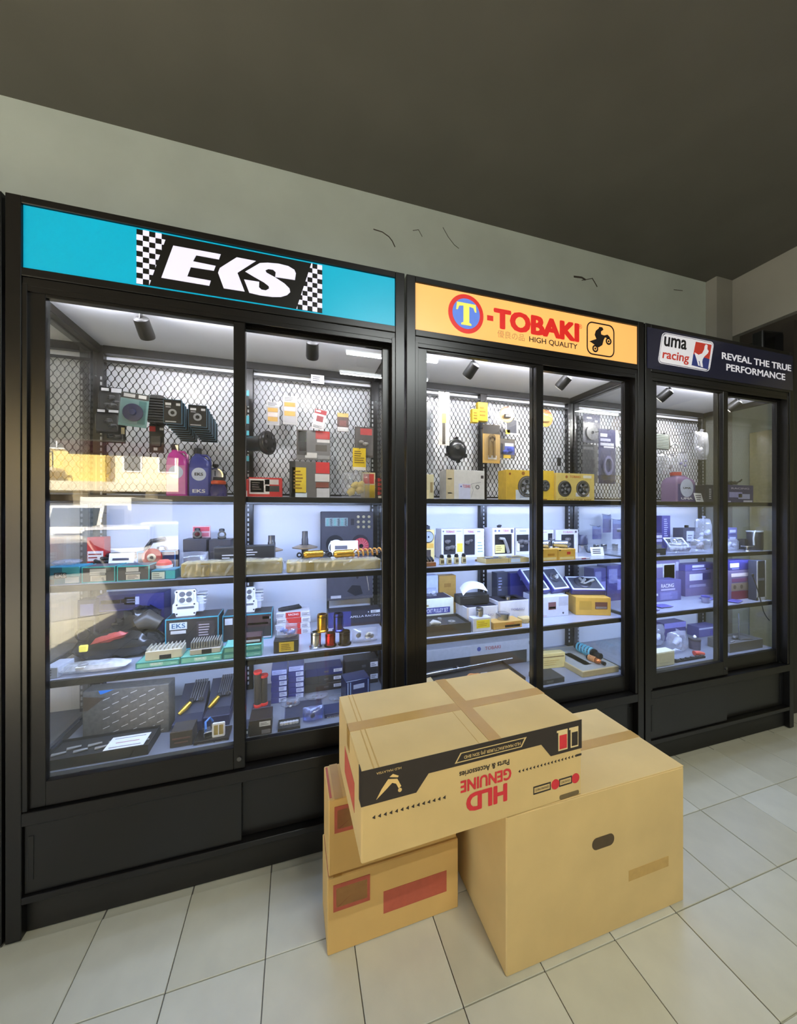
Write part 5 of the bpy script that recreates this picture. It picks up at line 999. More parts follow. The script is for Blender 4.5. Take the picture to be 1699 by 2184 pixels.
bag('linkage_bag', 'clear bag of silver linkages in front of the charcoal cartons', F(380, 442, 1178, 1200, 'B', 1.83), seed=101, content=((190, 192, 196), 6), dep=.06, tie=False)
t = thing('shift_linkage', 'dark bracket with red tip lying behind the wrapped parcel', 'bracket', (ATY(560, 1180, 1.79).x, 1.815, SH['B']+.002), .1)
part(t, 'arm', MB().loft([((-.05, 0, .012), .010), ((0, 0, .03), .012), ((.05, 0, .02), .009)], 10), mat((44, 42, 42), .4), True); part(t, 'red_tip', MB().loft([((-.02, -.012, .036), .008), ((.015, -.012, .042), .006)], 10), mat((170, 60, 56), .4), True); part(t, 'foot', MB().cbox(-.05, -.02, -.01, .01, -.001, .008, .002), BLACKP)
for k, (a, b_, c, d, Y, cc) in enumerate(((598, 640, 1496, 1522, 1.86, (110, 74, 60)), (652, 700, 1486, 1520, 1.90, (84, 80, 84)), (702, 742, 1490, 1522, 1.86, (70, 72, 96)))):
    bag('gasket_pack', ('clear pack of brown fibre gaskets on the floor beside the blue stacks', 'clear pack of grey steel pins on the floor behind the blue bag', 'clear pack of slate washers on the floor near the glossy carton')[k], F(a, b_, c, d, 'D', Y), seed=110+k, content=(cc, 5), dep=.06, tie=False)
tray('pin_tray', 'black tray of chrome pins at the floor edge beside the foreground box', 'tray', F(592, 640, 1552, 1566, 'D', 1.675), .075, (46, 44, 46), (38, 38, 42), [(.15+.14*k, .5, .008, (190, 190, 194), 'cyl') for k in range(6)])
t = thing('hose_coil', 'coil of blue hose at the foot of the dark cylinder pair', 'hose', (ATY(556, 1520, 1.80).x, 1.80, SH['D']+.006)); part(t, 'coil', MB().tube([(.035*math.cos(a/4), .025*math.sin(a/4), .004*a/12) for a in range(60)], .004, 6), mat((50, 64, 140), .35), True); part(t, 'fitting', MB().cyl((.035, 0, -.003), (.055, -.01, 0), .005), STEEL, True)
bag('bearing_sachet', 'small clear sachet of bearings lying on the logo carton row', (ATY(140, 1092, 1.74).x, 1.72, SH['B']+F(91, 170, 1210, 1253, 'B')[4]+.002, .09, .022), seed=120, content=((120, 118, 116), 4), flat=True, dep=.06)
# ================================================================== goods in the orange-sign cabinet
CR = (214, 206, 184); OY = (216, 176, 70); WB = (214, 212, 218)
pack(cab2, 'cable_packet', 'dark long packet hanging at the left corner post', 'packet', 900, 918, 856, 916, 1.98, (44, 50, 58), None, None, th=.02, bubble=False, pr=[(.1, .1, .8, .35, (70, 76, 84))])
pack(cab2, 'tall_blister', 'tall narrow blister with yellow tube and white header', 'packet', 935, 958, 836, 950, 1.96, (214, 208, 196), (240, 240, 240), None, th=.03, headh=.14, pr=[(.34, .02, .62, .42, (66, 56, 40)), (.3, .42, .7, .60, (226, 196, 50)), (.38, .62, .6, .80, (240, 240, 236))])
t = thing('crankcase_cover', 'black ribbed crankcase cover with silver bolt hanging on the mesh', 'engine part', tuple(ATY(972, 960, 2.02)), 0); CB = mat((26, 27, 28), .28)
part(t, 'cover_shell', MB().lathe([(.001, .045), (.03, .045), (.05, .034), (.066, .012), (.07, 0), (.06, -.01)], (0, 0, 0), 'y', 30, False), CB, True)
for k in range(4): part(t, 'rib', MB().tube([((.062-.012*k)*math.cos(a/10), -.016-.008*k, (.062-.012*k)*math.sin(a/10)) for a in range(4, 27)], .003, 6), mat((50, 52, 54), .25), True)
part(t, 'bolt_boss', MB().lathe([(.001, .05), (.013, .05), (.013, .04)], (-.012, 0, .008), 'y', 16, False), STEEL, True)
for x_, z_, r_ in ((.06, -.035, .014), (.012, -.072, .012), (.0, .072, .012), (-.06, -.03, .012)): part(t, 'mount_lug', MB().lathe([(.004, -.004), (r_, -.004), (r_, .014), (.004, .014)], (x_, 0, z_), 'y', 12, False), CB, True)
hook(cab2, t.location.x, t.location.z+.05, 1.98, YBK)
for k, (a, b_, c, d, Y) in enumerate(((1007, 1020, 872, 901, 1.93), (1019, 1040, 858, 898, 1.95))):
    carton('relay_carton', ('small yellow carton hanging in front of the middle post', 'taller yellow carton hanging with a clear pouch')[k], 'box', F(a, b_, c, d, None, Y), .03, (224, 192, 54), [(.2, .2, .8, .8, (170, 130, 20), '=', 3)])
bag('clear_pouch', 'clear pouch with dark switch behind the yellow cartons', F(1036, 1055, 862, 905, None, 1.99), seed=41, content=((70, 66, 60), 1), dep=.03); hook(cab2, ATY(1030, 850, 1.96).x, ATY(1030, 858, 1.96).z, 1.93, YBK)
def roundpack(label, px, py, Y, r, c1, c2, prodc):
    p = ATY(px, py, Y); t = thing('round_blister', label, 'packet', tuple(p), 0)
    part(t, 'backing_card', MB().lathe([(.001, 0), (r, 0), (r, .002), (.001, .002)], (0, .002, 0), 'y', 32), mat(c1, .4)); part(t, 'header_print', MB().prism([(r*.97*math.cos(a/10*math.pi), r*.97*math.sin(a/10*math.pi)) for a in range(2, 9)], -.0012, 0), mat(c2, .4))
    part(t, 'product', MB().cbox(-r*.5, r*.4, -.018, -.002, -r*.45, 0, .004), mat(prodc, .4)); part(t, 'blister', MB().lathe([(r*.92, .001), (r*.9, .02), (r*.7, .026), (.001, .028)], (0, 0, 0), 'y', 30, False), CLEAR, True)
    hook(cab2, p.x, p.z+r*.85, Y-.02, YBK); return t
roundpack('round amber blister with red script and black part', 1081, 884, 2.02, .054, (196, 160, 92), (196, 90, 50), (40, 40, 44)); roundpack('round orange disc pack beside the door stile', 1163, 892, 2.02, .06, (232, 184, 92), (226, 120, 40), (230, 190, 110))
pack(cab2, 'long_chain_blister', 'long oval blister with a brown timing chain', 'packet', 1029, 1066, 906, 988, 1.99, (190, 154, 84), (52, 46, 42), s_chain((120, 96, 50)), th=.03, headh=.24, pr=[(.3, .1, .8, .2, (226, 222, 214))])
pack(cab2, 'tensioner_card', 'white framed black card with yellow corner', 'packet', 1078, 1104, 895, 927, 2.06, (226, 226, 230), None, None, th=.01, bubble=False, pr=[(.1, .1, .88, .98, (50, 52, 62)), (.0, .02, .35, .3, (230, 196, 60))])
pack(cab2, 'blue_part_card', 'blue printed card with yellow foot in a clear bag', 'packet', 1066, 1098, 936, 978, 2.05, (96, 90, 84), None, s_lumps((60, 80, 170), 3, 5), th=.02, headh=.1, pr=[(.3, .2, .95, .62, (64, 84, 172)), (.32, .62, .9, .78, (220, 222, 228)), (.22, .02, .7, .18, (226, 190, 50)), (.02, .2, .2, .75, (40, 40, 44))])
pack(cab2, 'key_lanyard', 'small black plug on a thin cord hanging on the mesh', 'packet', 1188, 1196, 976, 994, 2.08, (24, 24, 24), None, None, th=.01, bubble=False)
bag('bearing_bag', 'small clear bag on the yellow twin carton', F(1164, 1186, 1002, 1018, None, 2.06), seed=44, content=((200, 202, 206), 1), dep=.03) if False else None
# top shelf
carton('cream_carton', 'plain cream carton at the left corner of the top shelf', 'box', F(899, 925, 1012, 1060, 'A', 1.92), .08, (206, 196, 158), [(.7, .3, .9, .7, (150, 130, 90)), (.1, .05, .6, .4, (222, 206, 160))])
t = carton('wheel_carton', 'cream carton with red lettering and a bicycle wheel print', 'box', F(951, 1033, 1003, 1062, 'A', 1.90), .10, (206, 204, 202), [(.0, .0, .2, 1., (192, 178, 146)), (.04, .68, .14, .72, (60, 50, 40)), (.04, .22, .14, .26, (60, 50, 40)), (.32, .05, .62, .55, (196, 200, 226)), (.42, .42, .62, .52, mat((190, 80, 84), .5), 'TOBAKI'), (.9, .74, .97, .84, (70, 60, 60)), (.36, .40, .40, .52, (90, 100, 180), 'o')])
w = t.children[0].dimensions.x if False else F(951, 1033, 1003, 1062, 'A', 1.90)[3]; h = F(951, 1033, 1003, 1062, 'A', 1.90)[4]
part(t, 'printed_wheel', MB().ring(.009, .013, 0, .0012, (w*.31, 0, h*.45), 18), mat((50, 50, 60), .5)); part(t, 'printed_cable', MB().tube([(w*.14, -.0006, h*.1), (w*.2, -.0006, h*.35), (w*.14, -.0006, h*.55), (w*.4, -.0006, h*.62)], .0008, 4), mat((120, 120, 140), .5))
window_carton('clutch_carton', 'yellow clutch carton with round window and a white slip', 'box', F(1079, 1150, 1003, 1063, 'A', 1.88), .09, (222, 184, 66), [(.25, .14, .99, .80)], (150, 150, 160), s_wheel, [(.08, .82, .14, .92, (150, 90, 30), 'o'), (.45, .84, .56, .96, (150, 100, 30), 'o'), (.28, .0, .78, .36, (214, 222, 236)), (.4, .1, .66, .28, (110, 130, 170), '=', 3)], shape='round')
window_carton('clutch_carton', 'yellow clutch carton half behind the door stile', 'box', F(1152, 1181, 1004, 1063, 'A', 1.90), .09, (226, 190, 60), [(.0, .20, .66, .82)], (150, 150, 160), s_wheel, [(.1, .03, .5, .1, (150, 100, 30), '=', 1)], shape='round')
window_carton('clutch_carton', 'cream clutch carton with two round windows side by side', 'box', F(1186, 1267, 1010, 1064, 'A', 1.88), .09, (222, 200, 116), [(.02, .18, .40, .72), (.48, .18, .90, .74)], (140, 142, 150), s_wheel, [(.22, .82, .3, .92, (170, 110, 60), 'o'), (.34, .84, .62, .92, mat((206, 110, 60), .5), 'TOBAKI'), (.70, .84, .92, .94, (230, 226, 214)), (.04, .02, .92, .10, mat((160, 120, 30), .5), 'CLUTCH SHOE ASSY'), (.5, .18, .86, .32, (222, 222, 232))], shape='round')
# shelf B
window_carton('valve_carton', 'cream carton with arched window carrying a black cube', 'box', F(900, 926, 1130, 1186, 'B', 1.92), .07, (216, 196, 130), [(.05, .58, .92, .95), (.0, .05, .7, .42)][:1], (90, 100, 116), s_disc((160, 168, 180)), [(.1, .9, .6, .96, (150, 120, 60), '=', 1), (.08, .40, .92, .55, (206, 160, 70)), (.05, .02, .7, .34, (70, 60, 56))], shape='round')
t = thing('black_cube', 'small black rubber cube on the arched window carton', 'block', (ATY(909, 1125, 1.94).x, 1.94, SH['B']+F(900, 926, 1130, 1186, 'B', 1.92)[4]+.001)); part(t, 'block', MB().cbox(-.018, .018, -.015, .02, 0, .022, .003), mat((44, 48, 58), .6)); part(t, 'cap', MB().cbox(-.010, .010, -.008, .012, .022, .027, .002), BLACKP)
def wb(label, a, b_, c, d, Y, win, pr, dep=.09): return window_carton('cylinder_carton', label, 'box', F(a, b_, c, d, 'B', Y), dep, WB, [win], (44, 44, 50), s_lumps((96, 92, 92), 3, a), pr, 0, 'white window cartons', 'rect')
wb('white window carton with a dark sleeve and yellow burst', 941, 987, 1128, 1186, 1.97, (.10, .12, .66, .80), [(.05, .88, .12, .95, (110, 110, 120), 'o'), (.2, .86, .6, .94, mat((190, 90, 100), .5), 'TOBAKI'), (.72, .2, .98, .5, (222, 196, 70)), (.7, .88, .95, .94, (150, 150, 160), '=', 1)])
wb('white window carton with white stickers next to the yellow burst', 987.6, 1032, 1128, 1187, 1.97, (.04, .08, .56, .80), [(.2, .86, .5, .94, mat((190, 90, 100), .5), 'TOBAKI'), (.64, .1, .98, .62, (226, 230, 230)), (.68, .14, .94, .56, (150, 170, 160), '=', 4), (.66, .86, .9, .94, (120, 120, 130), '=', 1)])
t = window_carton('intake_carton', 'white window carton with a curved intake pipe and yellow card', 'box', F(1050, 1096, 1126, 1184, 'B', 1.93), .10, (220, 216, 222), [(.10, .10, .90, .78)], (40, 38, 42), None, [(.08, .86, .18, .94, (110, 110, 130), 'o'), (.26, .84, .34, .96, (80, 100, 170), 'o'), (.46, .86, .74, .94, mat((190, 90, 100), .5), 'TOBAKI'), (.84, .82, .95, .95, (90, 86, 100)), (.12, .14, .56, .42, (226, 214, 140)), (.16, .2, .5, .38, (150, 130, 60), '=', 3)], group='white window cartons'); w, h = F(1050, 1096, 1126, 1184, 'B', 1.93)[3:]
part(t, 'intake_pipe', MB().loft([((-w*.2, -.002, h*.64), .008), ((0, -.004, h*.62), .010), ((w*.1, -.004, h*.45), .009), ((w*.22, -.004, h*.14), .010)], 12), mat((176, 172, 166), .3, .5), True)
t = thing('rubber_bung', 'black rubber cap on the intake pipe carton', 'cap', (ATY(1064, 1120, 1.97).x, 1.97, SH['B']+h+.0012)); part(t, 'cap', MB().loft([((-.014, 0, .008), .006), ((0, 0, .010), .009), ((.016, 0, .012), .005)], 10), BLACKP, True); part(t, 'rim', MB().lathe([(.001, 0), (.012, 0), (.010, .005), (.001, .005)]), BLACKP, True)
wb('white window carton with grey pump behind the door stile', 1099, 1128, 1127, 1182, 1.99, (.08, .12, .98, .76), [(.05, .86, .1, .94, (110, 110, 130), 'o'), (.3, .86, .8, .94, (150, 150, 160), '=', 1), (.1, .14, .3, .52, (226, 220, 200))])
wb('white window carton with silver part right of the stile', 1150, 1180, 1130, 1180, 1.98, (.6, .3, .95, .85), [(.1, .86, .6, .94, (190, 150, 150), '=', 1)])
wb('white window carton with dark bracket beside the corner post', 1185, 1232, 1130, 1178, 1.98, (.24, .14, .84, .80), [(.3, .86, .76, .94, mat((190, 110, 116), .5), 'TOBAKI'), (.86, .86, .94, .95, (80, 70, 76))])
t = carton('carburettor_carton', 'low brown carton with orange script and black tools in it', 'box', F(901, 930, 1200, 1214, 'B'), .09, (150, 104, 60), [(.5, .3, .95, .8, mat((206, 110, 60), .5), 'TOBAKI'), (.1, .2, .25, .8, (100, 70, 40))])
t2 = thing('tool_bits', 'bundle of black bits lying on the low brown carton', 'tool', (t.location.x, t.location.y+.01, SH['B']+F(901, 930, 1200, 1214, 'B')[4]+.002), 0)
for k in range(4): part(t2, 'bit', MB().loft([((-.03+.018*k, 0, .006), .006), ((-.025+.018*k, .03, .012), .008), ((-.03+.02*k, .055, .02), .004)], 8), BLACKP, True)
for k in range(4):
    px = 942+15.6*k; Y = 1.73+.006*k; x = ATY(px, 1092, Y).x
    t = thing('injector_vial', ('small cream vial with black cap beside the brown carton', 'small cream vial with black cap second in the row of four', 'small cream vial with black cap third in the row of four', 'small cream vial with black cap beside the chain')[k], 'vial', (x, Y, SH['B']+.0005), 0, 'row of cream vials')
    part(t, 'body', MB().cbox(-.013, .013, -.008, .012, 0, .038, .004), mat((208, 196, 150), .4)); part(t, 'cap', MB().lathe([(.001, .038), (.011, .038), (.012, .045), (.008, .055), (.001, .056)], (0, .002, 0)), BLACKP, True); part(t, 'print', MB().box(-.009, .009, -.0092, -.0078, .008, .026), mat((110, 96, 60), .5))
for k in range(5): pass
t = thing('timing_chain', 'short brown chain coiled on the shelf glass', 'chain', (ATY(1025, 1190, 1.80).x, 1.80, SH['B']+.0005))
for k in range(7): part(t, 'chain_link', MB().lathe([(.001, 0), (.007, 0), (.007, .012), (.001, .012)], (-.03+.011*k, .004*math.sin(k*1.4), 0), 'z', 10), mat((120, 92, 62), .4, .4), True)
tray('gear_tray', 'flat cream tray with glass lid and white sticker', 'tray', F(1036, 1084, 1192, 1210, 'B'), .10, (196, 176, 120), (70, 70, 74), [(.3, .5, .02, (150, 150, 154), 'rod'), (.7, .6, .015, (130, 130, 134), 'disc')])
tray('gear_tray', 'flat cream tray with a pale blue slip', 'tray', F(1085, 1128, 1190, 1207, 'B'), .10, (200, 182, 126), (60, 62, 68), [(.3, .6, .015, (150, 150, 154), 'disc')], pr=[(.1, .1, .55, .9, (196, 214, 236))])
for k, (a, b_) in enumerate(((1153, 1189), (1190, 1227))):
    f = F(a, b_, 1171, 1198, 'B'); carton('yellow_carton', ('yellow carton under the pipe end next to the stile', 'yellow carton with red mark under the second pipe end')[k], 'box', f, .09, (214, 172, 76), [(.1, .1, .9, .3, (226, 206, 140)), (.5, .5, .7, .75, (190, 60, 50)) if k else (.4, .4, .8, .6, (180, 130, 40)), (.05, .85, .15, .95, (80, 60, 40))], group='yellow cartons under the pipes')
    t = thing('intake_manifold', ('silver pipe end lying on the yellow carton next to the stile', 'silver pipe end lying on the yellow carton with red mark')[k], 'pipe', (f[0]+.012*k, f[1]+.045, f[2]+f[4]+.025), math.radians(35)); part(t, 'pipe', MB().lathe([(.019, .03), (.024, .03), (.022, 0), (.020, -.05), (.015, -.05), (.017, 0), (.019, .03)], (0, 0, 0), 'y', 24, False), STEEL, True); part(t, 'dark_bore', MB().lathe([(.001, .018), (.0185, .018)], (0, 0, 0), 'y', 20, False), BLACKP); part(t, 'flange', MB().ring(.015, .027, -.056, -.05, (0, 0, 0), 20), DSTEEL, True)
    part(t, 'foot', MB().cbox(-.008, .008, -.01, .02, -.0245, -.018, .001), DSTEEL)
tagcard('white price card beside the pipe cartons', F(1262, 1287, 1167, 1192, 'B', 1.80), 12, -6)
carton('seal_box', 'tiny red and white carton at the shelf edge near the price card', 'box', F(1228, 1258, 1190, 1199, 'B'), .05, (196, 190, 196), [(.4, .1, .7, .9, (140, 60, 70)), (.02, .1, .35, .9, (206, 206, 230))])
t = lathe_thing('steel_canister', 'steel canister with black hood beside the white window carton', 'canister', (ATY(1246, 1092, 1.96).x, 1.98, SH['B']+.0005), [('body', [(.001, 0), (.032, 0), (.034, .006), (.034, .05), (.03, .055)], STEEL), ('hood', [(.031, .055), (.036, .06), (.034, .115), (.028, .125), (.001, .125)], mat((60, 62, 84), .3))])
# shelf C
f = F(899, 968, 1276, 1309, 'C', 1.90); tr_h = F(899, 1004, 1312, 1366, 'C')[4]
f = F(899, 968, 1290, 1330, 'C', 1.86)
t = tray('tool_case', 'low dark case with silver fittings under the pulley carton', 'case', (ATY(951, 1092, 1.70).x, 1.695, SH['C']+.0005, ATY(1005, 1092, 1.7).x-ATY(899, 1092, 1.7).x, .055), .17, (62, 58, 54), (58, 58, 60), [(.35, .3, .03, (170, 168, 160), 'lump'), (.7, .35, .02, (130, 128, 124), 'disc'), (.55, .75, .012, (120, 120, 120), 'disc')])
pz = ATY(934, 1309, 1.87).z
carton('pulley_carton', 'cream carton with white lettering on a blue oval', 'box', (ATY(934, 1092, 1.875).x, 1.875, SH['C']+.0005, ATY(968, 1092, 1.875).x-ATY(901, 1092, 1.875).x, ATY(934, 1277, 1.875).z-SH['C']), .14, (214, 220, 206), [(.02, .42, .88, .66, (52, 58, 140)), (.06, .46, .82, .62, mat((226, 230, 246), .5), 'SPORT PULLEY SET'), (.05, .72, .2, .78, (150, 130, 80)), ('T', .05, .05, .95, .95, (40, 40, 66))])
bag('roller_bag', 'clear bag of white rollers on the pulley carton', (ATY(920, 1092, 1.93).x, 1.90, ATY(934, 1277, 1.875).z+.002, .07, .05), seed=51, content=((206, 206, 216), 4), dep=.07, tie=False)
carton('kraft_carton', 'brown carton at the back behind the pulley carton', 'box', F(936, 972, 1228, 1300, 'C', 2.05), .06, (184, 144, 70), [(.3, .7, .7, .8, (160, 120, 54))]); carton('white_carton', 'white carton at the back left of the brown one', 'box', F(899, 934, 1228, 1300, 'C', 2.05), .06, (196, 206, 232), [(.1, .1, .9, .3, (170, 180, 206))])
BT = (30, 30, 44)
def topbox(label, a, b_, c, d, Y, dep, group='white cartons with black tops'):
    f = F(a, b_, c, d, 'C', Y); t = carton('gear_carton', label, 'box', f, dep, (206, 206, 212), [('T', .02, .02, .98, .98, BT), ('T', .3, .25, .8, .75, (70, 72, 84)), (.0, .0, .06, 1., (190, 180, 170)), (.4, .5, .85, .62, mat((150, 150, 180), .5), 'TOBAKI')], group=group); return t, f
t, f = topbox('white carton with black top carrying a black tray and paper', 995, 1061, 1294, 1330, 1.76, .13); tt, f2 = topbox('white carton with black top beside the blue carton', 1062, 1127, 1281, 1320, 1.80, .13)
t = carton('black_tray_box', 'black foam box under the curled paper', 'box', (f[0]-.02, f[1]+.05, f[2]+f[4]+.003, f[3]*.95, .05), .08, (30, 29, 30), [(.1, .7, .5, .8, (60, 60, 64))])
t2 = thing('curled_paper', 'curled white instruction paper on the black foam box', 'paper', (f[0]-.03, f[1]+.05, f[2]+f[4]+.054), math.radians(-6)); m = MB(); n = 12
for i in range(n+1):
    u = i/n; x_ = -.07+.15*u; z_ = .004+.02*math.sin(u*3.1)+(.03*(1-u*4)**2*-1 if u < .25 else 0)*.6+.02
    m.v += [(x_, -.02, z_), (x_+.02, .09, z_+.02), (x_, -.02, z_+.0012), (x_+.02, .09, z_+.0212)]
    if i: a = 4*(i-1); b_ = 4*i; m.f += [(a, b_, b_+1, a+1), (a+2, a+3, b_+3, b_+2), (a, a+2, b_+2, b_), (a+1, b_+1, b_+3, a+3)]
part(t2, 'sheet', m, PAPER, True); m = MB()
for k in range(3): m.box(-.0+.0*k, .06, .01+.02*k, .014+.02*k, .046+.004*k, .0466+.004*k)
part(t2, 'small_print', m, mat((170, 170, 190), .6))
piston('silver cap lying on the white carton beside the blue carton', (f2[0]-.028, f2[1]+.005, f2[2]+f2[4]+.003, .03, .02), name='oil_plug', group='silver plugs')
carton('navy_carton', 'navy carton standing at the back behind the stile', 'box', F(1088, 1140, 1222, 1300, 'C', 2.0), .08, (44, 46, 108), [(.4, .8, .95, .9, (120, 150, 210)), (.6, .2, .9, .7, (52, 50, 120))], rz=0); carton('grey_carton', 'slate carton standing behind the curled paper', 'box', F(1060, 1086, 1222, 1300, 'C', 2.03), .07, (64, 68, 84), [(.1, .5, .4, .9, (150, 156, 190), '=', 5)])
# jar, piston on tan carton
fj = F(1009, 1047, 1318, 1350, 'C'); t = carton('label_jar', 'clear square jar with a bright yellow label at the shelf edge', 'jar', fj, .05, (206, 208, 222), [(.18, .25, .92, .85, (230, 214, 50)), (.25, .35, .85, .75, (190, 160, 30), '=', 3)], rough=.15)
piston('silver piston standing on the yellow label jar', (fj[0], fj[1]+.008, fj[2]+fj[4]+.002, .042, .046))
ft = F(1052, 1113, 1326, 1348, 'C'); carton('tan_carton', 'low tan carton with a dark framed caption', 'box', ft, .09, (200, 158, 80), [(.4, .18, .92, .52, (60, 40, 30)), (.42, .22, .9, .48, (190, 150, 80)), (.46, .28, .86, .44, mat((60, 40, 30), .5), 'TOBAKI'), (.42, .62, .75, .78, (196, 90, 60), '=', 1)])
piston('wide silver piston lying on the low tan carton', (ft[0], ft[1]+.012, ft[2]+ft[4]+.002, .075, .034))
carton('blue_jar_box', 'small tan carton with pale blue jar next to the stile', 'box', F(1116, 1138, 1320, 1342, 'C', 1.74), .06, (206, 180, 120), [(.5, .2, .9, .5, (90, 60, 30))])
# leaning navy window trays, white and yellow cartons at right
f = F(1150, 1212, 1272, 1312, 'C', 1.80); carton('white_gear_carton', 'white carton with brown photo label under the leaning navy trays', 'box', f, .16, (204, 208, 226), [(.30, .36, .56, .72, (120, 80, 84)), (.32, .4, .54, .5, (226, 226, 232)), (.66, .5, .98, .95, (180, 182, 200)), (.78, .1, .84, .2, (70, 70, 90), 'o'), (.1, .06, .3, .12, (190, 150, 160), '=', 1)])
def lean_tray(label, x, y, z, w, h, ang, rz, seed):
    t = thing('window_tray', label, 'tray', (x, y, z+.036*math.sin(math.radians(ang))), math.radians(rz), 'navy window trays'); NB = mat((58, 58, 122), .4)
    e = bpy.data.objects
    b_ = part(t, 'tray_body', MB().cbox(-w/2, w/2, 0, .035, 0, h, .002), NB, rot=(math.radians(-ang), 0, 0)); part(b_, 'white_frame', ringpoly(rrect(-w/2+.006, w/2-.006, .006, h-.006, .004), rrect(-w/2+.016, w/2-.016, .016, h-.016, .003), -.002, 0), mat((206, 212, 240), .4))
    part(b_, 'inlay', MB().box(-w/2+.016, w/2-.016, -.0008, .0004, .016, h-.016), mat((64, 66, 76), .5)); part(b_, 'steel_gear', MB().ring(w*.12, w*.24, 0, .014, (-w*.06, 0, h*.5), 20), STEEL, True)
    q = random.Random(seed)
    for k in range(3): part(b_, 'machined_part', MB().loft([((w*q.uniform(-.3, .2), -.006, h*q.uniform(.2, .5)), .006), ((w*q.uniform(-.1, .3), -.012, h*q.uniform(.5, .8)), .010)], 8), mat((186, 186, 180), .3, .7), True)
    return t
ztop = f[2]+f[4]+.003
lean_tray('navy tray with white frame leaning on the white carton behind the stile', f[0]-.06, f[1]+.03, ztop, .14, .18, 46, 8, 1); lean_tray('navy tray with silver gear leaning beside the corner post', f[0]+.095, f[1]+.035, ztop, .14, .18, 47, 6, 2)
f = F(1216, 1322, 1276, 1327, 'C', 1.74); t = carton('yellow_gear_carton', 'ochre carton turned corner forward with a photo label', 'box', (f[0]-.005, 1.755, f[2], .215, f[4]), .15, (212, 166, 72), [(.55, .35, .9, .75, (110, 70, 60)), (.57, .38, .88, .5, (226, 222, 220)), (.1, .3, .45, .8, (190, 150, 60))], rz=-20)
t2 = lean_tray('navy tray with a silver engine casting lying on the ochre carton', f[0]+.01, 1.80, f[2]+f[4]+.003, .215, .15, 64, -20, 3)
# floor
f = F(899, 1145, 1378, 1440, 'D', 1.99); t = carton('shaft_carton', 'long white carton with red lettering behind the black shaft tray', 'box', (f[0], 1.99, f[2], f[3], ATY(1020, 1375, 1.99).z-SH['D']), .10, (176, 178, 182), [(.44, .72, .50, .9, (70, 80, 140), 'o'), (.52, .74, .66, .88, mat((160, 80, 80), .5), 'TOBAKI'), (.92, .75, .98, .9, (100, 100, 110)), (.0, .0, .9, .55, (52, 50, 48))])
t = tray('shaft_tray', 'black tray holding a long polished shaft', 'tray', (ATY(1000, 1092, 1.76).x, 1.70, SH['D']+.0005, ATY(1120, 1092, 1.76).x-ATY(899, 1092, 1.76).x, .06), .24, (46, 44, 42), (50, 48, 46), [(.3, .15, .03, (206, 150, 80), 'lump'), (.5, .2, .025, (196, 170, 120), 'lump'), (.7, .2, .02, (200, 204, 220), 'disc')])
sx = [ATY(904, 1420, 1.86), ATY(1090, 1403, 1.92)]; t2 = thing('polished_shaft', 'long polished steel shaft lying across the black tray', 'shaft', (sx[0].x, 1.86, SH['D']+.075), 0); Ls = sx[1].x-sx[0].x
part(t2, 'shaft', MB().loft([((0, 0, 0), .008), ((Ls*.1, .005, 0), .012), ((Ls*.3, .015, 0), .012), ((Ls*.31, .016, 0), .006), ((Ls, .05, .002), .004)], 12), STEEL, True); part(t2, 'collar', MB().loft([((Ls*.34, .017, 0), .015), ((Ls*.36, .018, 0), .015)], 14), STEEL, True); part(t2, 'support', MB().cbox(-.005, .02, -.01, .01, -.030, -.008, .002), BLACKP)
carton('yellow_box', 'cream yellow carton standing right of the door stile', 'box', F(1150, 1203, 1394, 1428, 'D', 1.86), .05, (206, 186, 120), [(.08, .75, .95, .8, (110, 80, 40)), (.2, .2, .85, .6, (190, 160, 90), '=', 3)], rz=-5)
f = F(1206, 1320, 1400, 1440, 'D', 1.76); t = carton('mat_board', 'low cream topped carton under the coil shock absorbers', 'box', (f[0], 1.70, SH['D']+.0005, .28, .035), .36, (188, 168, 120), [('T', .03, .03, .97, .97, (150, 150, 142)), ('T', .3, .2, .5, .7, (84, 82, 80))])
zc = SH['D']+.0365
pa, pb_ = ATY(1276, 1400, 1.80), ATY(1236, 1380, 1.95); shock('teal coil shock absorber with black end on the cream topped carton', (pa.x, 1.80, zc+.032), (pb_.x, 1.97, zc+.032), (40, 40, 44), (92, 170, 186), .030, .25, 5); pa, pb_ = ATY(1288, 1428, 1.74), ATY(1262, 1408, 1.84); shock('orange and bronze shock absorber lying in front of the teal one', (pa.x-.02, 1.725, zc+.018), (pb_.x-.04, 1.83, zc+.018), (196, 110, 56), (206, 140, 80), .017, .5, 5)
carton('slate_carton', 'low dark carton on the floor right of the stile', 'box', (ATY(1178, 1092, 1.72).x-.02, 1.69, SH['D']+.0005, .16, .03), .12, (50, 48, 46), [(.2, .3, .5, .7, (90, 88, 86))])

t = thing('paper_tag', 'brown folded paper tag lying on the black shaft tray', 'tag', (ATY(925, 1430, 1.74).x, 1.74, SH['D']+.066), .3); part(t, 'leaf', MB().box(-.045, .03, 0, .035, 0, .0015), mat((170, 146, 100), .6)); part(t, 'folded_leaf', MB().box(-.045, .03, 0, .034, 0, .0015), mat((182, 158, 110), .6), loc=(0, .035, .001), rot=(math.radians(25), 0, 0))
t = thing('wire_loop', 'orange wire loop on the black shaft tray', 'wire', (ATY(1010, 1428, 1.78).x, 1.78, SH['D']+.066)); part(t, 'loop', MB().tube([(.04*math.cos(a/4), .02*math.sin(a/4), .004+.002*math.sin(a)) for a in range(52)], .004, 6), mat((214, 140, 80), .4), True); part(t, 'clip', MB().cbox(.045, .09, -.008, .006, 0, .012, .002), mat((200, 206, 220), .3, .5))
# ================================================================== goods in the navy-sign cabinet
PU = (92, 84, 132); PN = (50, 48, 108); LV = (150, 146, 190)
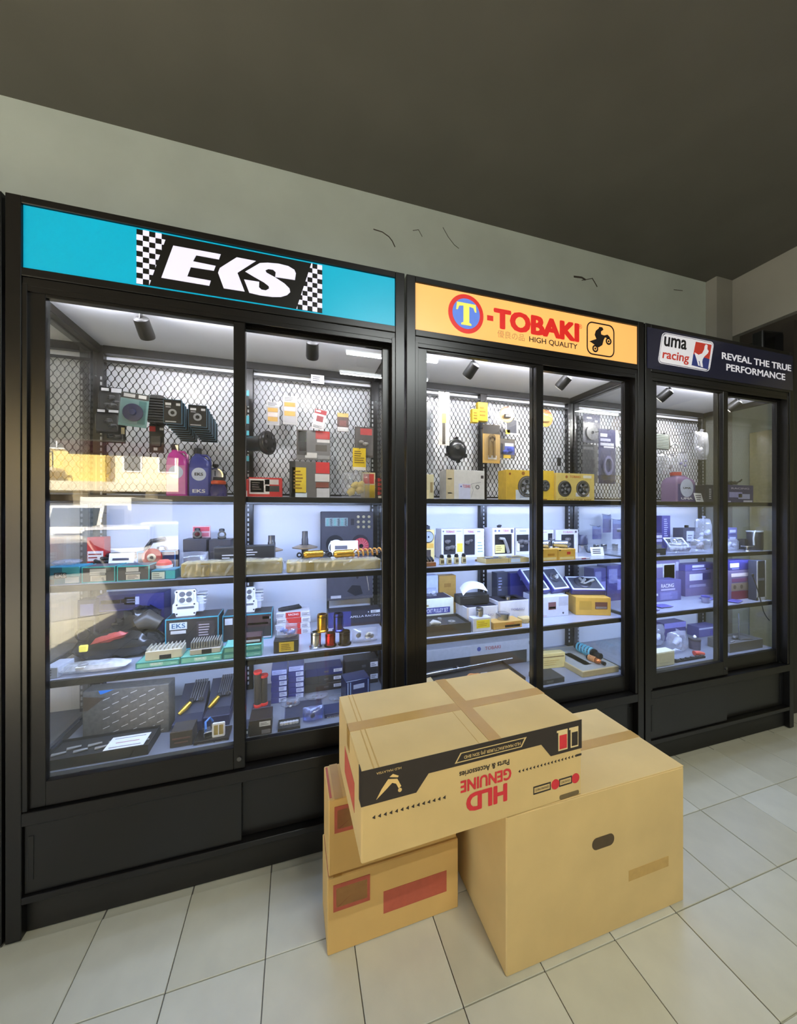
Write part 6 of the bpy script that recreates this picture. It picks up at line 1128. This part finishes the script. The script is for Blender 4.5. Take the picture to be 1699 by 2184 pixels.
# seen through the orange cabinet's side glass
pack(cab3, 'belt_pack', 'smoky pack with a grey round seal nearest the orange sign cabinet', 'packet', 1243, 1279, 884, 945, 2.095, (84, 84, 96), (52, 52, 84), s_disc((120, 120, 124)), th=.03, headh=.28, pr=[(.2, .84, .5, .9, (190, 190, 206)), (.7, .74, .85, .8, (226, 226, 236))])
pack(cab3, 'oil_seal_pack', 'smoky grey pack with white sticker hanging below the round seal', 'packet', 1242, 1274, 948, 1030, 2.1, (104, 104, 106), None, None, th=.02, headh=.1, pr=[(.05, .86, .7, .93, (170, 170, 172))])
pack(cab3, 'drive_belt_pack', 'violet pack with a lavender drive belt and printed header', 'packet', 1276, 1312, 916, 1032, 1.98, (92, 92, 132), (58, 58, 104), s_belt((150, 150, 196)), th=.03, headh=.34, pr=[(.1, .86, .5, .92, (214, 216, 236)), (.1, .78, .7, .83, (190, 192, 226)), (.1, .70, .9, .75, (206, 208, 230)), (.3, .66, .9, .69, (226, 228, 240)), (.02, .0, .9, .16, (66, 66, 108))])
pack(cab3, 'white_strip_pack', 'white strip shaped pack hanging askew beside the violet belt pack', 'packet', 1313, 1322, 918, 952, 2.02, (214, 218, 214), None, None, tilt=-8, th=.01, bubble=False)
for k, (a, b_, c, d, Y) in enumerate(((1263, 1282, 1122, 1150, 2.07), (1285, 1303, 1098, 1136, 2.09), (1306, 1326, 1108, 1150, 2.06))):
    pack(cab3, 'violet_card', ('short violet card on the back board seen through the side glass', 'violet card with pale head on the back board, highest', 'violet card with white sticker on the back board')[k], 'packet', a, b_, c, d, Y, (96, 92, 146), (120, 130, 170), None, 'violet cards on the back board', th=.012, pr=[(.1, .1, .9, .5, (84, 80, 140))]+([(.45, .35, .98, .55, (206, 210, 226))] if k == 2 else []))
for k, (px, c) in enumerate(((1276, (170, 174, 190)), (1292, (150, 156, 176)), (1316, (180, 182, 186)))):
    piston(('silver bush seen through the side glass, nearest the price card', 'dull silver bush seen through the side glass in the middle', 'bright silver bush seen through the side glass near the corner post')[k], (ATY(px, 1092, 1.99).x, 1.99, SH['B']+.0005, .04, .05), name='steel_bush', group='silver bushes')
carton('smoke_case', 'smoky violet case on the shelf behind the corner post', 'case', F(1296, 1328, 1166, 1190, 'B', 1.80), .10, (108, 100, 120), [(.1, .4, .9, .6, (160, 156, 170))]) if False else None
for k, (a, b_, c, d) in enumerate(((1266, 1292, 1212, 1260), (1294, 1330, 1206, 1260))):
    carton('violet_carton', ('violet carton with flower print seen through the side glass', 'violet carton with lilac panel seen through the side glass')[k], 'box', F(a, b_, c, d, 'C', 2.0), .09, (66, 60, 124), [(.1, .5, .6, .9, (130, 130, 180)), (.6, .3, .95, .6, (150, 146, 206)), (.1, .1, .9, .2, (50, 46, 110))])
# hanging
t = thing('oil_cooler', 'silver finned oil cooler hanging with a loop hose', 'cooler', tuple(ATY(1412, 958, 1.98)), 0); w, h = .13, .115
part(t, 'core', MB().cbox(-w/2, w/2, 0, .03, 0, h, .002), mat((150, 158, 152), .4, .3))
for k in range(9): part(t, 'fin_row', MB().cbox(-w/2+.002, w/2-.002, -.003, 0, h*(.05+.105*k), h*(.10+.105*k), .0006), mat((186, 194, 188), .35, .4))
for s in (-1, 1): part(t, 'end_tank', MB().cbox(s*(w/2+.006)-.006, s*(w/2+.006)+.006, -.002, .032, 0, h, .002), STEEL); part(t, 'fitting', MB().cyl((s*w*.3, .015, h), (s*w*.3, .015, h+.016), .008), DSTEEL, True)
part(t, 'white_strap', MB().prism([(w/2+.012, h), (w/2+.022, h), (w/2+.05, .02), (w/2+.034, .02)], .004, .012), WHITE); part(t, 'hose', MB().tube([(w/2+.02, 0, .03), (w/2+.05, -.01, .05), (w/2+.09, -.01, .03), (w/2+.1, -.01, -.01)], .006), mat((200, 204, 202), .3), True); hook(cab3, t.location.x, t.location.z+h, 1.95, YBK)
for k, (a, b_, c, d, Y) in enumerate(((1400, 1424, 966, 1010, 1.95), (1426, 1446, 972, 1012, 1.98), (1448, 1472, 966, 1006, 2.0))):
    bag('parts_bag', ('clear bag of grey fittings hanging under the oil cooler', 'clear bag of dark clips hanging in the middle', 'clear bag with violet card hanging next to the coolant jug')[k], F(a, b_, c, d, None, Y), seed=60+k, content=(((150, 150, 156), (80, 80, 92), (120, 116, 170))[k], 4), dep=.035, group='hanging clear bags'); hook(cab3, F(a, b_, c, d, None, Y)[0], F(a, b_, c, d, None, Y)[2]+F(a, b_, c, d, None, Y)[4], Y-.01, YBK)
bag('hose_bag', 'long clear bag with two white bottles hanging on the side', F(1488, 1516, 919, 980, None, 1.90), seed=66, content=((222, 224, 236), 2), dep=.05); hook(cab3, F(1488, 1516, 919, 980, None, 1.9)[0], F(1488, 1516, 919, 980, None, 1.9)[2]+F(1488, 1516, 919, 980, None, 1.9)[4], 1.9, YBK)
t = thing('spring_clip', 'white curved clip leaning by the corner post', 'clip', (ATY(1524, 1040, 1.9).x, 1.90, SH['A']+.0005)); part(t, 'arc', MB().tube([(.02*math.cos(a/6), 0, .04+.035*math.sin(a/6)) for a in range(6, 28)], .005), WHITE, True); part(t, 'foot', MB().cbox(-.025, .02, -.012, .012, 0, .008, .002), BLACKP)
# top shelf
jug('coolant_bottle', 'mauve coolant jug with upright white lettering', F(1443, 1484, 1006, 1068, 'A', 1.87), (136, 112, 150), (176, 70, 60), (84, 78, 128), 'UMA')
tagcard('white slip leaning between the mauve jug and the corner post', F(1482, 1503, 1051, 1072, 'A', 1.78), 14, 8)
carton('black_carton', 'tall black carton with white lettering beside the spring clip', 'box', F(1503, 1522, 1034, 1072, 'A', 1.86), .07, (40, 38, 46), [(.45, .2, .7, .8, (206, 206, 210), '=', 6)])
t = carton('navy_label_carton', 'navy carton with white swash and lettering on the top shelf', 'box', F(1552, 1606, 1035, 1072, 'A', 1.78), .09, (46, 44, 104), [(.12, .76, .82, .86, mat((196, 190, 220), .5), 'RACING'), (.05, .3, .55, .6, (150, 150, 206)), (.4, .22, .85, .5, (180, 184, 226)), (.6, .04, .95, .14, (206, 206, 226)), (.0, .0, .1, .1, (190, 190, 220))])
fz = F(1552, 1606, 1035, 1072, 'A', 1.78); t = thing('lever_set', 'dark lever set with silver ends on the navy label carton', 'lever', (fz[0], fz[1]+.04, fz[2]+fz[4]+.002)); part(t, 'bracket', MB().loft([((-.05, 0, .012), .010), ((0, 0, .02), .014), ((.03, .005, .016), .010)], 10), mat((60, 60, 54), .4), True); part(t, 'lever', MB().tube([(.02, 0, .02), (.05, -.005, .03), (.08, 0, .045)], .006), STEEL, True); part(t, 'clamp', MB().ring(.01, .016, -.008, .008, (-.045, 0, .016), 14), BLACKP, True)
# shelf B
carton('hanging_violet_box', 'upright violet pillar carton with white upright lettering', 'box', F(1411, 1429, 1100, 1176, 'B', 2.04), .05, (70, 66, 132), [(.25, .35, .75, .92, (190, 190, 226), '=', 9), (.0, .0, 1., .22, (52, 48, 112))])
carton('relay_stack_box', 'dark carton with violet labels at the left of the shelf', 'box', F(1392, 1412, 1138, 1190, 'B', 1.86), .07, (62, 58, 96), [(.1, .75, .95, .9, (170, 166, 206)), (.1, .55, .95, .68, (150, 146, 196)), (.1, .1, .9, .4, (90, 90, 86))])
carton('low_black_case', 'low black case at the shelf edge of the navy sign cabinet', 'case', F(1393, 1420, 1170, 1190, 'B', 1.71), .08, (36, 36, 38), [(.0, .0, .5, .3, (140, 136, 170)), (.1, .6, .9, .7, (70, 70, 72))])
lean_tray('grey ribbed tray leaning beside the upright violet carton', ATY(1438, 1092, 1.84).x, 1.80, SH['B']+.002, .15, .11, 50, -20, 7)
t = carton('connector_case', 'black clip case with white label and silver base', 'case', F(1457, 1493, 1126, 1165, 'B', 1.95), .08, (66, 68, 84), [(.18, .35, .6, .85, (206, 210, 226)), (.0, .0, 1., .14, (200, 202, 214)), (.24, .45, .55, .7, (110, 112, 130), '=', 2)]); fz = F(1457, 1493, 1126, 1165, 'B', 1.95); part(t, 'clip', MB().cbox(-.012, .012, .03, .05, fz[4], fz[4]+.02, .003), BLACKP)
bag('bolt_bag', 'round clear bag of silver bolts tied at the top', F(1494, 1526, 1106, 1160, 'B', 1.85), seed=71, content=((176, 180, 200), 4), dep=.07); bag('nut_bag', 'clear bag of silver nuts in front of the clip case', F(1432, 1480, 1158, 1190, 'B', 1.70), seed=72, content=((186, 190, 206), 6), dep=.06, tie=False); bag('washer_bag', 'clear bag of washers with pink slip at the door stile', F(1482, 1530, 1150, 1186, 'B', 1.71), seed=73, content=((170, 166, 176), 6), dep=.06, tie=False)
bag('gasket_set_bag', 'clear bag of gaskets right of the navy cabinet stile', F(1552, 1582, 1150, 1188, 'B', 1.74), seed=74, content=((190, 196, 220), 5), dep=.06, tie=False)
for k, (c, d) in enumerate(((1135, 1152), (1112, 1133), (1090, 1110))): pass
f = F(1552, 1574, 1090, 1150, 'B', 1.84)
for k in range(3): carton('blue_flat_box', ('flat white and blue carton at the bottom of the corner pile', 'flat white and blue carton in the middle of the corner pile', 'flat white and blue carton on top of the corner pile')[k], 'box', (f[0], f[1], f[2]+.055*k, .09, .053), .08, (96, 98, 150) if k else (196, 200, 220), [(.05, .3, .8, .7, (190, 196, 226) if k else (130, 134, 170))], group='pile of flat cartons')
t = thing('wire_basket', 'black drum with a white wire handle beside the end glass', 'drum', (3.325, 1.75, SH['B']+.0005)); part(t, 'drum', MB().lathe([(.001, 0), (.043, 0), (.046, .01), (.046, .13), (.043, .135), (.001, .135)], n=28), mat((38, 38, 46), .35), True); part(t, 'lid', MB().lathe([(.001, .135), (.048, .135), (.048, .143), (.001, .146)], n=28), mat((170, 174, 170), .4), True); part(t, 'handle', MB().tube([(-.03, -.02, .145), (-.06, -.03, .13), (-.07, -.03, .09), (-.066, -.03, .04)], .005), mat((196, 200, 196), .3), True)
t = lathe_thing('t_handle', 'silver T shaped valve in front of the black drum', 'valve', (ATY(1600, 1092, 1.69).x, 1.71, SH['B']+.0005), [('foot', [(.001, 0), (.018, 0), (.016, .006), (.006, .008), (.006, .03)], STEEL), ('plate', [(.006, .03), (.034, .032), (.034, .038), (.001, .04)], STEEL)])
carton('small_dark_block', 'black rubber block behind the silver valve', 'block', F(1588, 1600, 1150, 1172, 'B', 1.77), .05, (30, 30, 38), [(.2, .4, .8, .6, (50, 50, 58))])
# shelf C
def vc(label, a, b_, c, d, Y, rgb, pr, dep=.09): return carton('violet_carton', label, 'box', F(a, b_, c, d, 'C', Y), dep, rgb, pr, 0, 'violet cartons in the navy sign cabinet')
vc('mauve carton with a square beige window picture', 1392, 1449, 1196, 1280, 1.99, (110, 102, 138), [(.1, .82, .35, .92, (190, 190, 214)), (.36, .35, .82, .92, (190, 190, 200)), (.40, .40, .80, .88, (132, 118, 110)), (.85, .7, .95, .95, (180, 180, 200))])
vc('mauve carton with white print in front of the beige picture', 1398, 1452, 1238, 1284, 1.88, (92, 88, 138), [(.2, .66, .7, .84, mat((216, 214, 232), .5), 'RACING'), (.2, .52, .75, .6, (170, 166, 200)), (.15, .06, .85, .46, (110, 108, 160)), (.0, .3, .08, .4, (216, 214, 232)), (.2, .1, .7, .4, (140, 138, 190), '=', 5)])
vc('violet carton with a white logo strip stacked lower at the stile', 1461, 1532, 1217, 1272, 1.94, (104, 96, 140), [(.12, .62, .50, .88, (206, 206, 226)), (.52, .62, .75, .9, (50, 48, 108)), (.85, .7, 1., .85, (206, 206, 226)), (.12, .35, .6, .45, (150, 146, 180)), (.0, .0, 1., .3, (116, 104, 144))])
f = F(1461, 1532, 1217, 1272, 'C', 1.94); carton('violet_carton', 'violet carton with a white logo strip stacked upper at the stile', 'box', (f[0], f[1], f[2]+f[4]+.002, f[3], .05), .09, (84, 80, 140), [(.2, .5, .55, .85, (200, 200, 226)), (.6, .1, 1., .9, (56, 54, 120)), (.2, .1, .7, .3, (150, 148, 200))], group='violet cartons in the navy sign cabinet')
vc('mauve carton with red bottles print right of the stile', 1553, 1610, 1216, 1284, 1.77, (112, 100, 136), [(.1, .78, .85, .90, (220, 206, 206)), (.12, .6, .7, .72, (120, 70, 110)), (.1, .30, .75, .56, (140, 124, 110)), (.1, .0, .75, .28, (120, 44, 70)), (.15, .35, .3, .5, (90, 76, 66), 'o'), (.4, .35, .55, .5, (90, 76, 66), 'o')])
f = F(1553, 1610, 1216, 1284, 'C', 1.77); carton('violet_carton', 'navy carton lying on the mauve carton with red bottles print', 'box', (f[0]-.01, f[1], f[2]+f[4]+.002, f[3]*.85, .07), .09, (52, 50, 116), [(.02, .3, .4, .75, (200, 204, 226)), (.1, .08, .4, .2, (130, 128, 190))], group='violet cartons in the navy sign cabinet')
t = carton('white_frame_carton', 'black carton with a white frame leaning at the end glass', 'box', F(1613, 1633, 1196, 1226, 'C', 1.70), .05, (40, 44, 60), [(.0, .0, .12, 1., (206, 208, 214)), (.9, .0, 1., 1., (200, 202, 206)), (.0, .0, 1., .08, (200, 202, 206)), (.2, .5, .8, .56, (120, 126, 150))])
for k, (px, Y, w_) in enumerate(((1425, 1.74, .12), (1402, 1.70, .06), (1520, 1.80, .10), (1580, 1.69, .12))):
    x = ATY(px, 1092, Y).x; t = thing('violet_pouch', ('oval violet pouch lying on the middle shelf left of the stile', 'small violet pouch lying at the shelf edge', 'violet pouch lying beside the stacked violet cartons', 'long violet pouch lying in front of the mauve carton')[k], 'pouch', (x, Y+.04, SH['C']+.0005), .1*k, 'violet pouches')
    part(t, 'pouch', MB().pillow(w_, .07, .012, 80+k, 9, .05), mat((96, 92, 170), .25), True); part(t, 'seam', MB().box(-w_*.45, w_*.45, -.034, -.031, .004, .008), mat((130, 126, 200), .3))
f = F(1498, 1530, 1278, 1296, 'C', 1.74); lathe_thing('violet_cup', 'violet capped cup on the shelf edge at the stile', 'cup', (f[0], 1.77, SH['C']+.0005), [('cup', [(.001, 0), (.022, 0), (.024, .04)], mat((150, 146, 170), .3)), ('lid', [(.026, .04), (.027, .05), (.001, .054)], mat((84, 80, 160), .3))])
t = thing('black_cable', 'black cable hanging in a slack curve inside the end glass', 'cable', (0, 0, 0)); pts = [ATY(px, py, 1.672) for px, py in ((1604, 1228), (1612, 1248), (1618, 1268), (1624, 1290), (1628, 1305), (1634, 1316), (1640, 1323))]
t.location = pts[0]; part(t, 'cable', MB().tube([p-pts[0] for p in pts], .003, 8), BLACKP, True); part(t, 'plug', MB().cbox(-.008, .008, -.006, .006, -.004, .014, .002), BLACKP)
# floor
bag('white_valve_bag', 'white clear bag of castings at the left of the floor', F(1393, 1424, 1336, 1376, 'D', 1.90), seed=91, content=((214, 218, 236), 3), dep=.08, tie=False)
carton('violet_carton', 'violet carton with lilac top lying on the floor behind the tied bag', 'box', F(1416, 1462, 1328, 1372, 'D', 2.0), .09, (72, 66, 112), [(.0, .7, 1., 1., (120, 116, 176)), (.3, .1, .7, .5, (90, 84, 120))], group='violet cartons in the navy sign cabinet'); carton('violet_carton', 'violet carton with white edge lying on the floor at the stile', 'box', F(1490, 1530, 1336, 1370, 'D', 1.98), .09, (92, 90, 140), [(.0, .75, 1., .9, (190, 196, 220)), (.6, .1, .95, .6, (80, 78, 150))], group='violet cartons in the navy sign cabinet')
bag('tied_bag', 'tied clear bag of grey powder on the floor', F(1436, 1474, 1350, 1388, 'D', 1.78), seed=92, content=((190, 194, 208), 3), dep=.08)
t = lathe_thing('dark_canister', 'dark canister with a white knob behind the orange cap', 'canister', (ATY(1484, 1092, 1.82).x, 1.83, SH['D']+.0005), [('body', [(.001, 0), (.034, 0), (.036, .06), (.03, .066)], mat((84, 78, 92), .4)), ('lid', [(.038, .066), (.036, .076), (.008, .08)], mat((66, 62, 66), .4)), ('knob', [(.008, .08), (.011, .088), (.006, .098), (.001, .1)], WHITE)])
t = thing('orange_cap', 'orange red plastic cap lying on the floor in front of the canister', 'cap', (ATY(1495, 1392, 1.72).x, 1.735, SH['D']+.0005), -.3); part(t, 'cap_shell', MB().loft([((-.03, 0, .016), .014), ((0, 0, .016), .016), ((.035, 0, .012), .010)], 14), mat((206, 88, 70), .4), True); part(t, 'rim', MB().loft([((-.034, 0, .016), .016), ((-.028, 0, .016), .016)], 14), mat((190, 70, 58), .4), True)
carton('cream_floor_carton', 'cream carton at the left front of the navy cabinet floor', 'box', F(1392, 1438, 1391, 1440, 'D', 1.68), .06, (206, 204, 176), [(.05, .9, .95, .93, (226, 226, 206)), (.3, .2, .8, .26, (190, 188, 160))])
t = thing('black_tool_rail', 'black notched rail lying along the cabinet floor edge', 'rail', (ATY(1441, 1092, 1.69).x, 1.69, SH['D']+.0005)); part(t, 'bar', MB().cbox(0, .28, 0, .02, 0, .014, .002), BLACKP)
for k in range(6): part(t, 'notch_tab', MB().cbox(.01+.048*k, .03+.048*k, .002, .018, .014, .02, .001), mat((50, 52, 54), .4))
lathe_thing('small_bulb_jar', 'small jar with white knob beside the dark canister', 'jar', (ATY(1452, 1092, 1.88).x, 1.90, SH['D']+.0005), [('jar', [(.001, 0), (.02, 0), (.022, .05)], mat((170, 176, 200), .25)), ('lid', [(.023, .05), (.02, .062), (.006, .066), (.008, .078), (.001, .08)], mat((226, 226, 232), .4))])
t = tray('grey_tool_tray', 'grey tray with a black spray gun right of the stile', 'tray', F(1556, 1626, 1368, 1394, 'D', 1.70), .14, (96, 94, 92), (84, 84, 86), [(.3, .3, .03, (130, 130, 134), 'rod'), (.6, .6, .03, (90, 90, 92), 'lump')])
t2 = thing('spray_lance', 'thin dark lance standing upright in the grey tray', 'tool', (ATY(1579, 1365, 1.76).x, 1.77, SH['D']+.045)); part(t2, 'rod', MB().cyl((0, 0, 0), (-.004, .0, .20), .004), mat((110, 112, 116), .4, .5), True); part(t2, 'grip', MB().loft([((-.002, 0, .0), .010), ((.03, -.01, .006), .009), ((.09, -.02, .002), .012), ((.12, -.02, -.012), .008)], 10), mat((70, 68, 66), .5), True)
# ================================================================== cardboard boxes on the floor in front
def kraft(name, rgb):
    m = mat(rgb, .75, 0, .06, 5, bump=.05, name=name); return m
KT = kraft('kraft_board', (208, 178, 118)); KTAPE = mat((186, 146, 78), .3, 0, .05, 14, name='packing_tape'); KINK = mat((46, 38, 32), .6, name='box_black_ink'); KRED = mat((206, 48, 54), .7, name='box_red_ink'); KEDGE = mat((190, 154, 88), .8, name='board_edge')
def carton_shell(t, w, d, h, seed=1):
    q = random.Random(seed); n = 8; m = MB()
    m.cbox(-w/2, w/2, 0, d, 0, h-.004, .004); part(t, 'body', m, KT)
    f1 = part(t, 'top_flap', MB().cbox(-w/2+.001, w/2-.001, .0, d/2-.001, h-.004, h, .0012), KT); part(t, 'top_flap', MB().cbox(-w/2+.001, w/2-.001, d/2+.001, d, h-.004, h, .0012), KT)
    part(t, 'tape', MB().box(-w/2-.0008, w/2+.0008, d/2-.024, d/2+.024, h-.0005, h+.0008).box(-w/2-.0008, -w/2, d/2-.024, d/2+.024, h-.07, h+.0008).box(w/2, w/2+.0008, d/2-.024, d/2+.024, h-.07, h+.0008), KTAPE)
x0, x1, y0, y1, zt, zb = .178, .973, .985, 1.405, .800, .534
t = thing('parts_carton', 'large kraft carton printed upside down with red and black lettering', 'carton', ((x0+x1)/2, y0, zb), math.radians(1.7)); w, d, h = x1-x0, y1-y0, zt-zb
carton_shell(t, w, d, h); part(t, 'cross_tape', MB().box(.02, .066, -.0008, d+.0008, h+.0002, h+.0014), KTAPE)
part(t, 'crease', MB().box(-.017, -.015, 0, d*.5, h-.0002, h+.0005), KEDGE)
for k, u in enumerate((-w/2+.035, -w/2+.05)): part(t, 'crease', MB().box(u, u+.004, 0, d, h-.0002, h+.0006), KEDGE)
def fp(u, v): return (-w/2+w*u, h*v)
part(t, 'black_band', MB().prism([fp(.0, 1.), fp(1., 1.), fp(1., .62), fp(.83, .62), fp(.78, .80), fp(.26, .80), fp(.21, .62), fp(.0, .62)], -.0009, .0002), KINK)
part(t, 'company_frame', ringpoly([fp(.37, .835), fp(.68, .835), fp(.705, .945), fp(.395, .945)], [fp(.378, .845), fp(.676, .845), fp(.695, .935), fp(.399, .935)], -.0014, -.0009), KT)
text(t, 'company_line', 'HLD MANUFACTURER (M) SDN BHD', fp(.41, 0)[0], fp(.675, 0)[0], h*.865, h*.915, -.0009, KT, .02, flip=True)
text(t, 'carton_lettering', 'Parts & Accessories', fp(.39, 0)[0], fp(.62, 0)[0], h*.655, h*.725, 0, KINK, .02, depth=.001, flip=True)
text(t, 'carton_lettering', 'GENUINE', fp(.395, 0)[0], fp(.63, 0)[0], h*.47, h*.615, 0, KRED, .035, depth=.001, flip=True)
text(t, 'carton_lettering', 'HLD', fp(.42, 0)[0], fp(.61, 0)[0], h*.22, h*.44, 0, KRED, .05, depth=.001, flip=True)
lg = part(t, 'wing_logo', MB().prism([fp(.055, .66), fp(.075, .76), fp(.10, .85), fp(.135, .83), fp(.15, .74), fp(.14, .72), fp(.13, .78), fp(.115, .80), fp(.09, .74)], -.0014, -.0009), mat((226, 190, 120), .6))
part(lg, 'logo_stripe', MB().prism([fp(.105, .87), fp(.118, .895), fp(.14, .86), fp(.137, .845)], -.0014, -.0009), mat((226, 190, 120), .6)); part(lg, 'logo_dot', MB().lathe([(.0005, 0), (.006, 0), (.006, .0006), (.0005, .0006)], (fp(.145, .70)[0], -.0009, fp(.145, .70)[1]), 'y', 12), mat((226, 190, 120), .6))
text(t, 'company_line', 'HLD MALAYSIA', fp(.055, 0)[0], fp(.15, 0)[0], h*.93, h*.955, -.0009, KT, .01, flip=True)
for k in range(14): u = .04+.0215*k; part(t, 'arrow_mark', MB().prism([fp(u, .475), fp(u+.011, .495), fp(u+.011, .455)], -.0012, 0), KINK)
for k in range(17): u = .665+.0185*k; part(t, 'arrow_mark', MB().prism([fp(u, .535), fp(u+.009, .553), fp(u+.009, .517)], -.0012, 0), KINK)
part(t, 'long_mark', MB().box(*[fp(.972, 0)[0], fp(.998, 0)[0]], -.0012, 0, h*.525, h*.55), KINK)
for u in (.855, .965): part(t, 'red_seal', MB().lathe([(.0005, 0), (.017, 0), (.017, .0012), (.0005, .0012)], (fp(u, .22)[0], 0, fp(u, .24)[1]), 'y', 22), KRED)
for u0, u1 in ((.74, .83), (.875, .945)): part(t, 'caption_frame', ringpoly([fp(u0, .19), fp(u1, .19), fp(u1, .29), fp(u0, .29)], [fp(u0+.004, .205), fp(u1-.004, .205), fp(u1-.004, .275), fp(u0+.004, .275)], -.0012, 0), KINK); text(t, 'caption', 'GENUINE PARTS', fp(u0+.01, 0)[0], fp(u1-.01, 0)[0], h*.225, h*.255, 0, KINK, depth=.001, flip=True)
for u0, u1, c in ((.87, .92, KRED), (.937, .98, KINK)):
    part(t, 'sticker', MB().box(fp(u0, 0)[0], fp(u1, 0)[0], -.0016, -.0009, h*.66, h*.90), mat((222, 196, 140), .5)); part(t, 'sticker_square', MB().box(fp(u0+.006, 0)[0], fp(u1-.004, 0)[0], -.002, -.0016, h*.68, h*.86), c); part(t, 'sticker_tab', MB().box(fp(u0-.008, 0)[0], fp(u1, 0)[0], -.0018, -.0009, h*.90, h*.925), mat((222, 196, 140), .5))
part(t, 'side_print', MB().box(-w/2-.0008, -w/2, .10, .28, h*.25, h*.60), mat((196, 90, 70), .6)); part(t, 'band_return', MB().box(-w/2-.0008, -w/2+.001, .0, .03, h*.62, h), KINK)
part(t, 'hand_hole', MB().prism(rrect(.30, .385, .005, .02, .006), -.001, 0), mat((110, 92, 58), .8))
t = thing('plain_carton', 'plain kraft carton under the right side of the printed carton', 'carton', (1.068, .995, .0005), 0); w, d, h = .806, .415, .533; carton_shell(t, w, d, h, 2); part(t, 'scuff', MB().box(.12, .32, -.0006, 0, .16, .20), KEDGE)
part(t, 'hand_hole', MB().prism(rrect(-.05, .05, h*.6, h*.68, .02), -.001, 0), mat((80, 64, 40), .8))
def small(label, x, y, z, w, d, h):
    t = thing('small_carton', label, 'carton', (x, y, z), math.radians(1)); m = kraft('kraft_board_small', (206, 168, 100))
    part(t, 'body', MB().cbox(-w/2, w/2, 0, d, 0, h, .003), m); part(t, 'tape', MB().box(-w/2+.02, -w/2+.05, -.0008, d, h-.0004, h+.001), KTAPE)
    prints(t, w, h, 0, [(.04, .55, .3, .9, (176, 84, 62)), (.06, .6, .28, .85, (206, 168, 100)), (.4, .3, .9, .6, (176, 84, 62))]); part(t, 'red_edge_print', MB().box(-w/2+.004, -w/2+.012, .01, d-.01, h, h+.0008), mat((182, 92, 66), .6)); return t
small('small kraft carton with red print under the printed carton, upper of two', .355, 1.228, .268, .49, .172, .2645); small('small kraft carton with red print standing on the tiles, lower of two', .355, 1.222, .0008, .50, .18, .266)
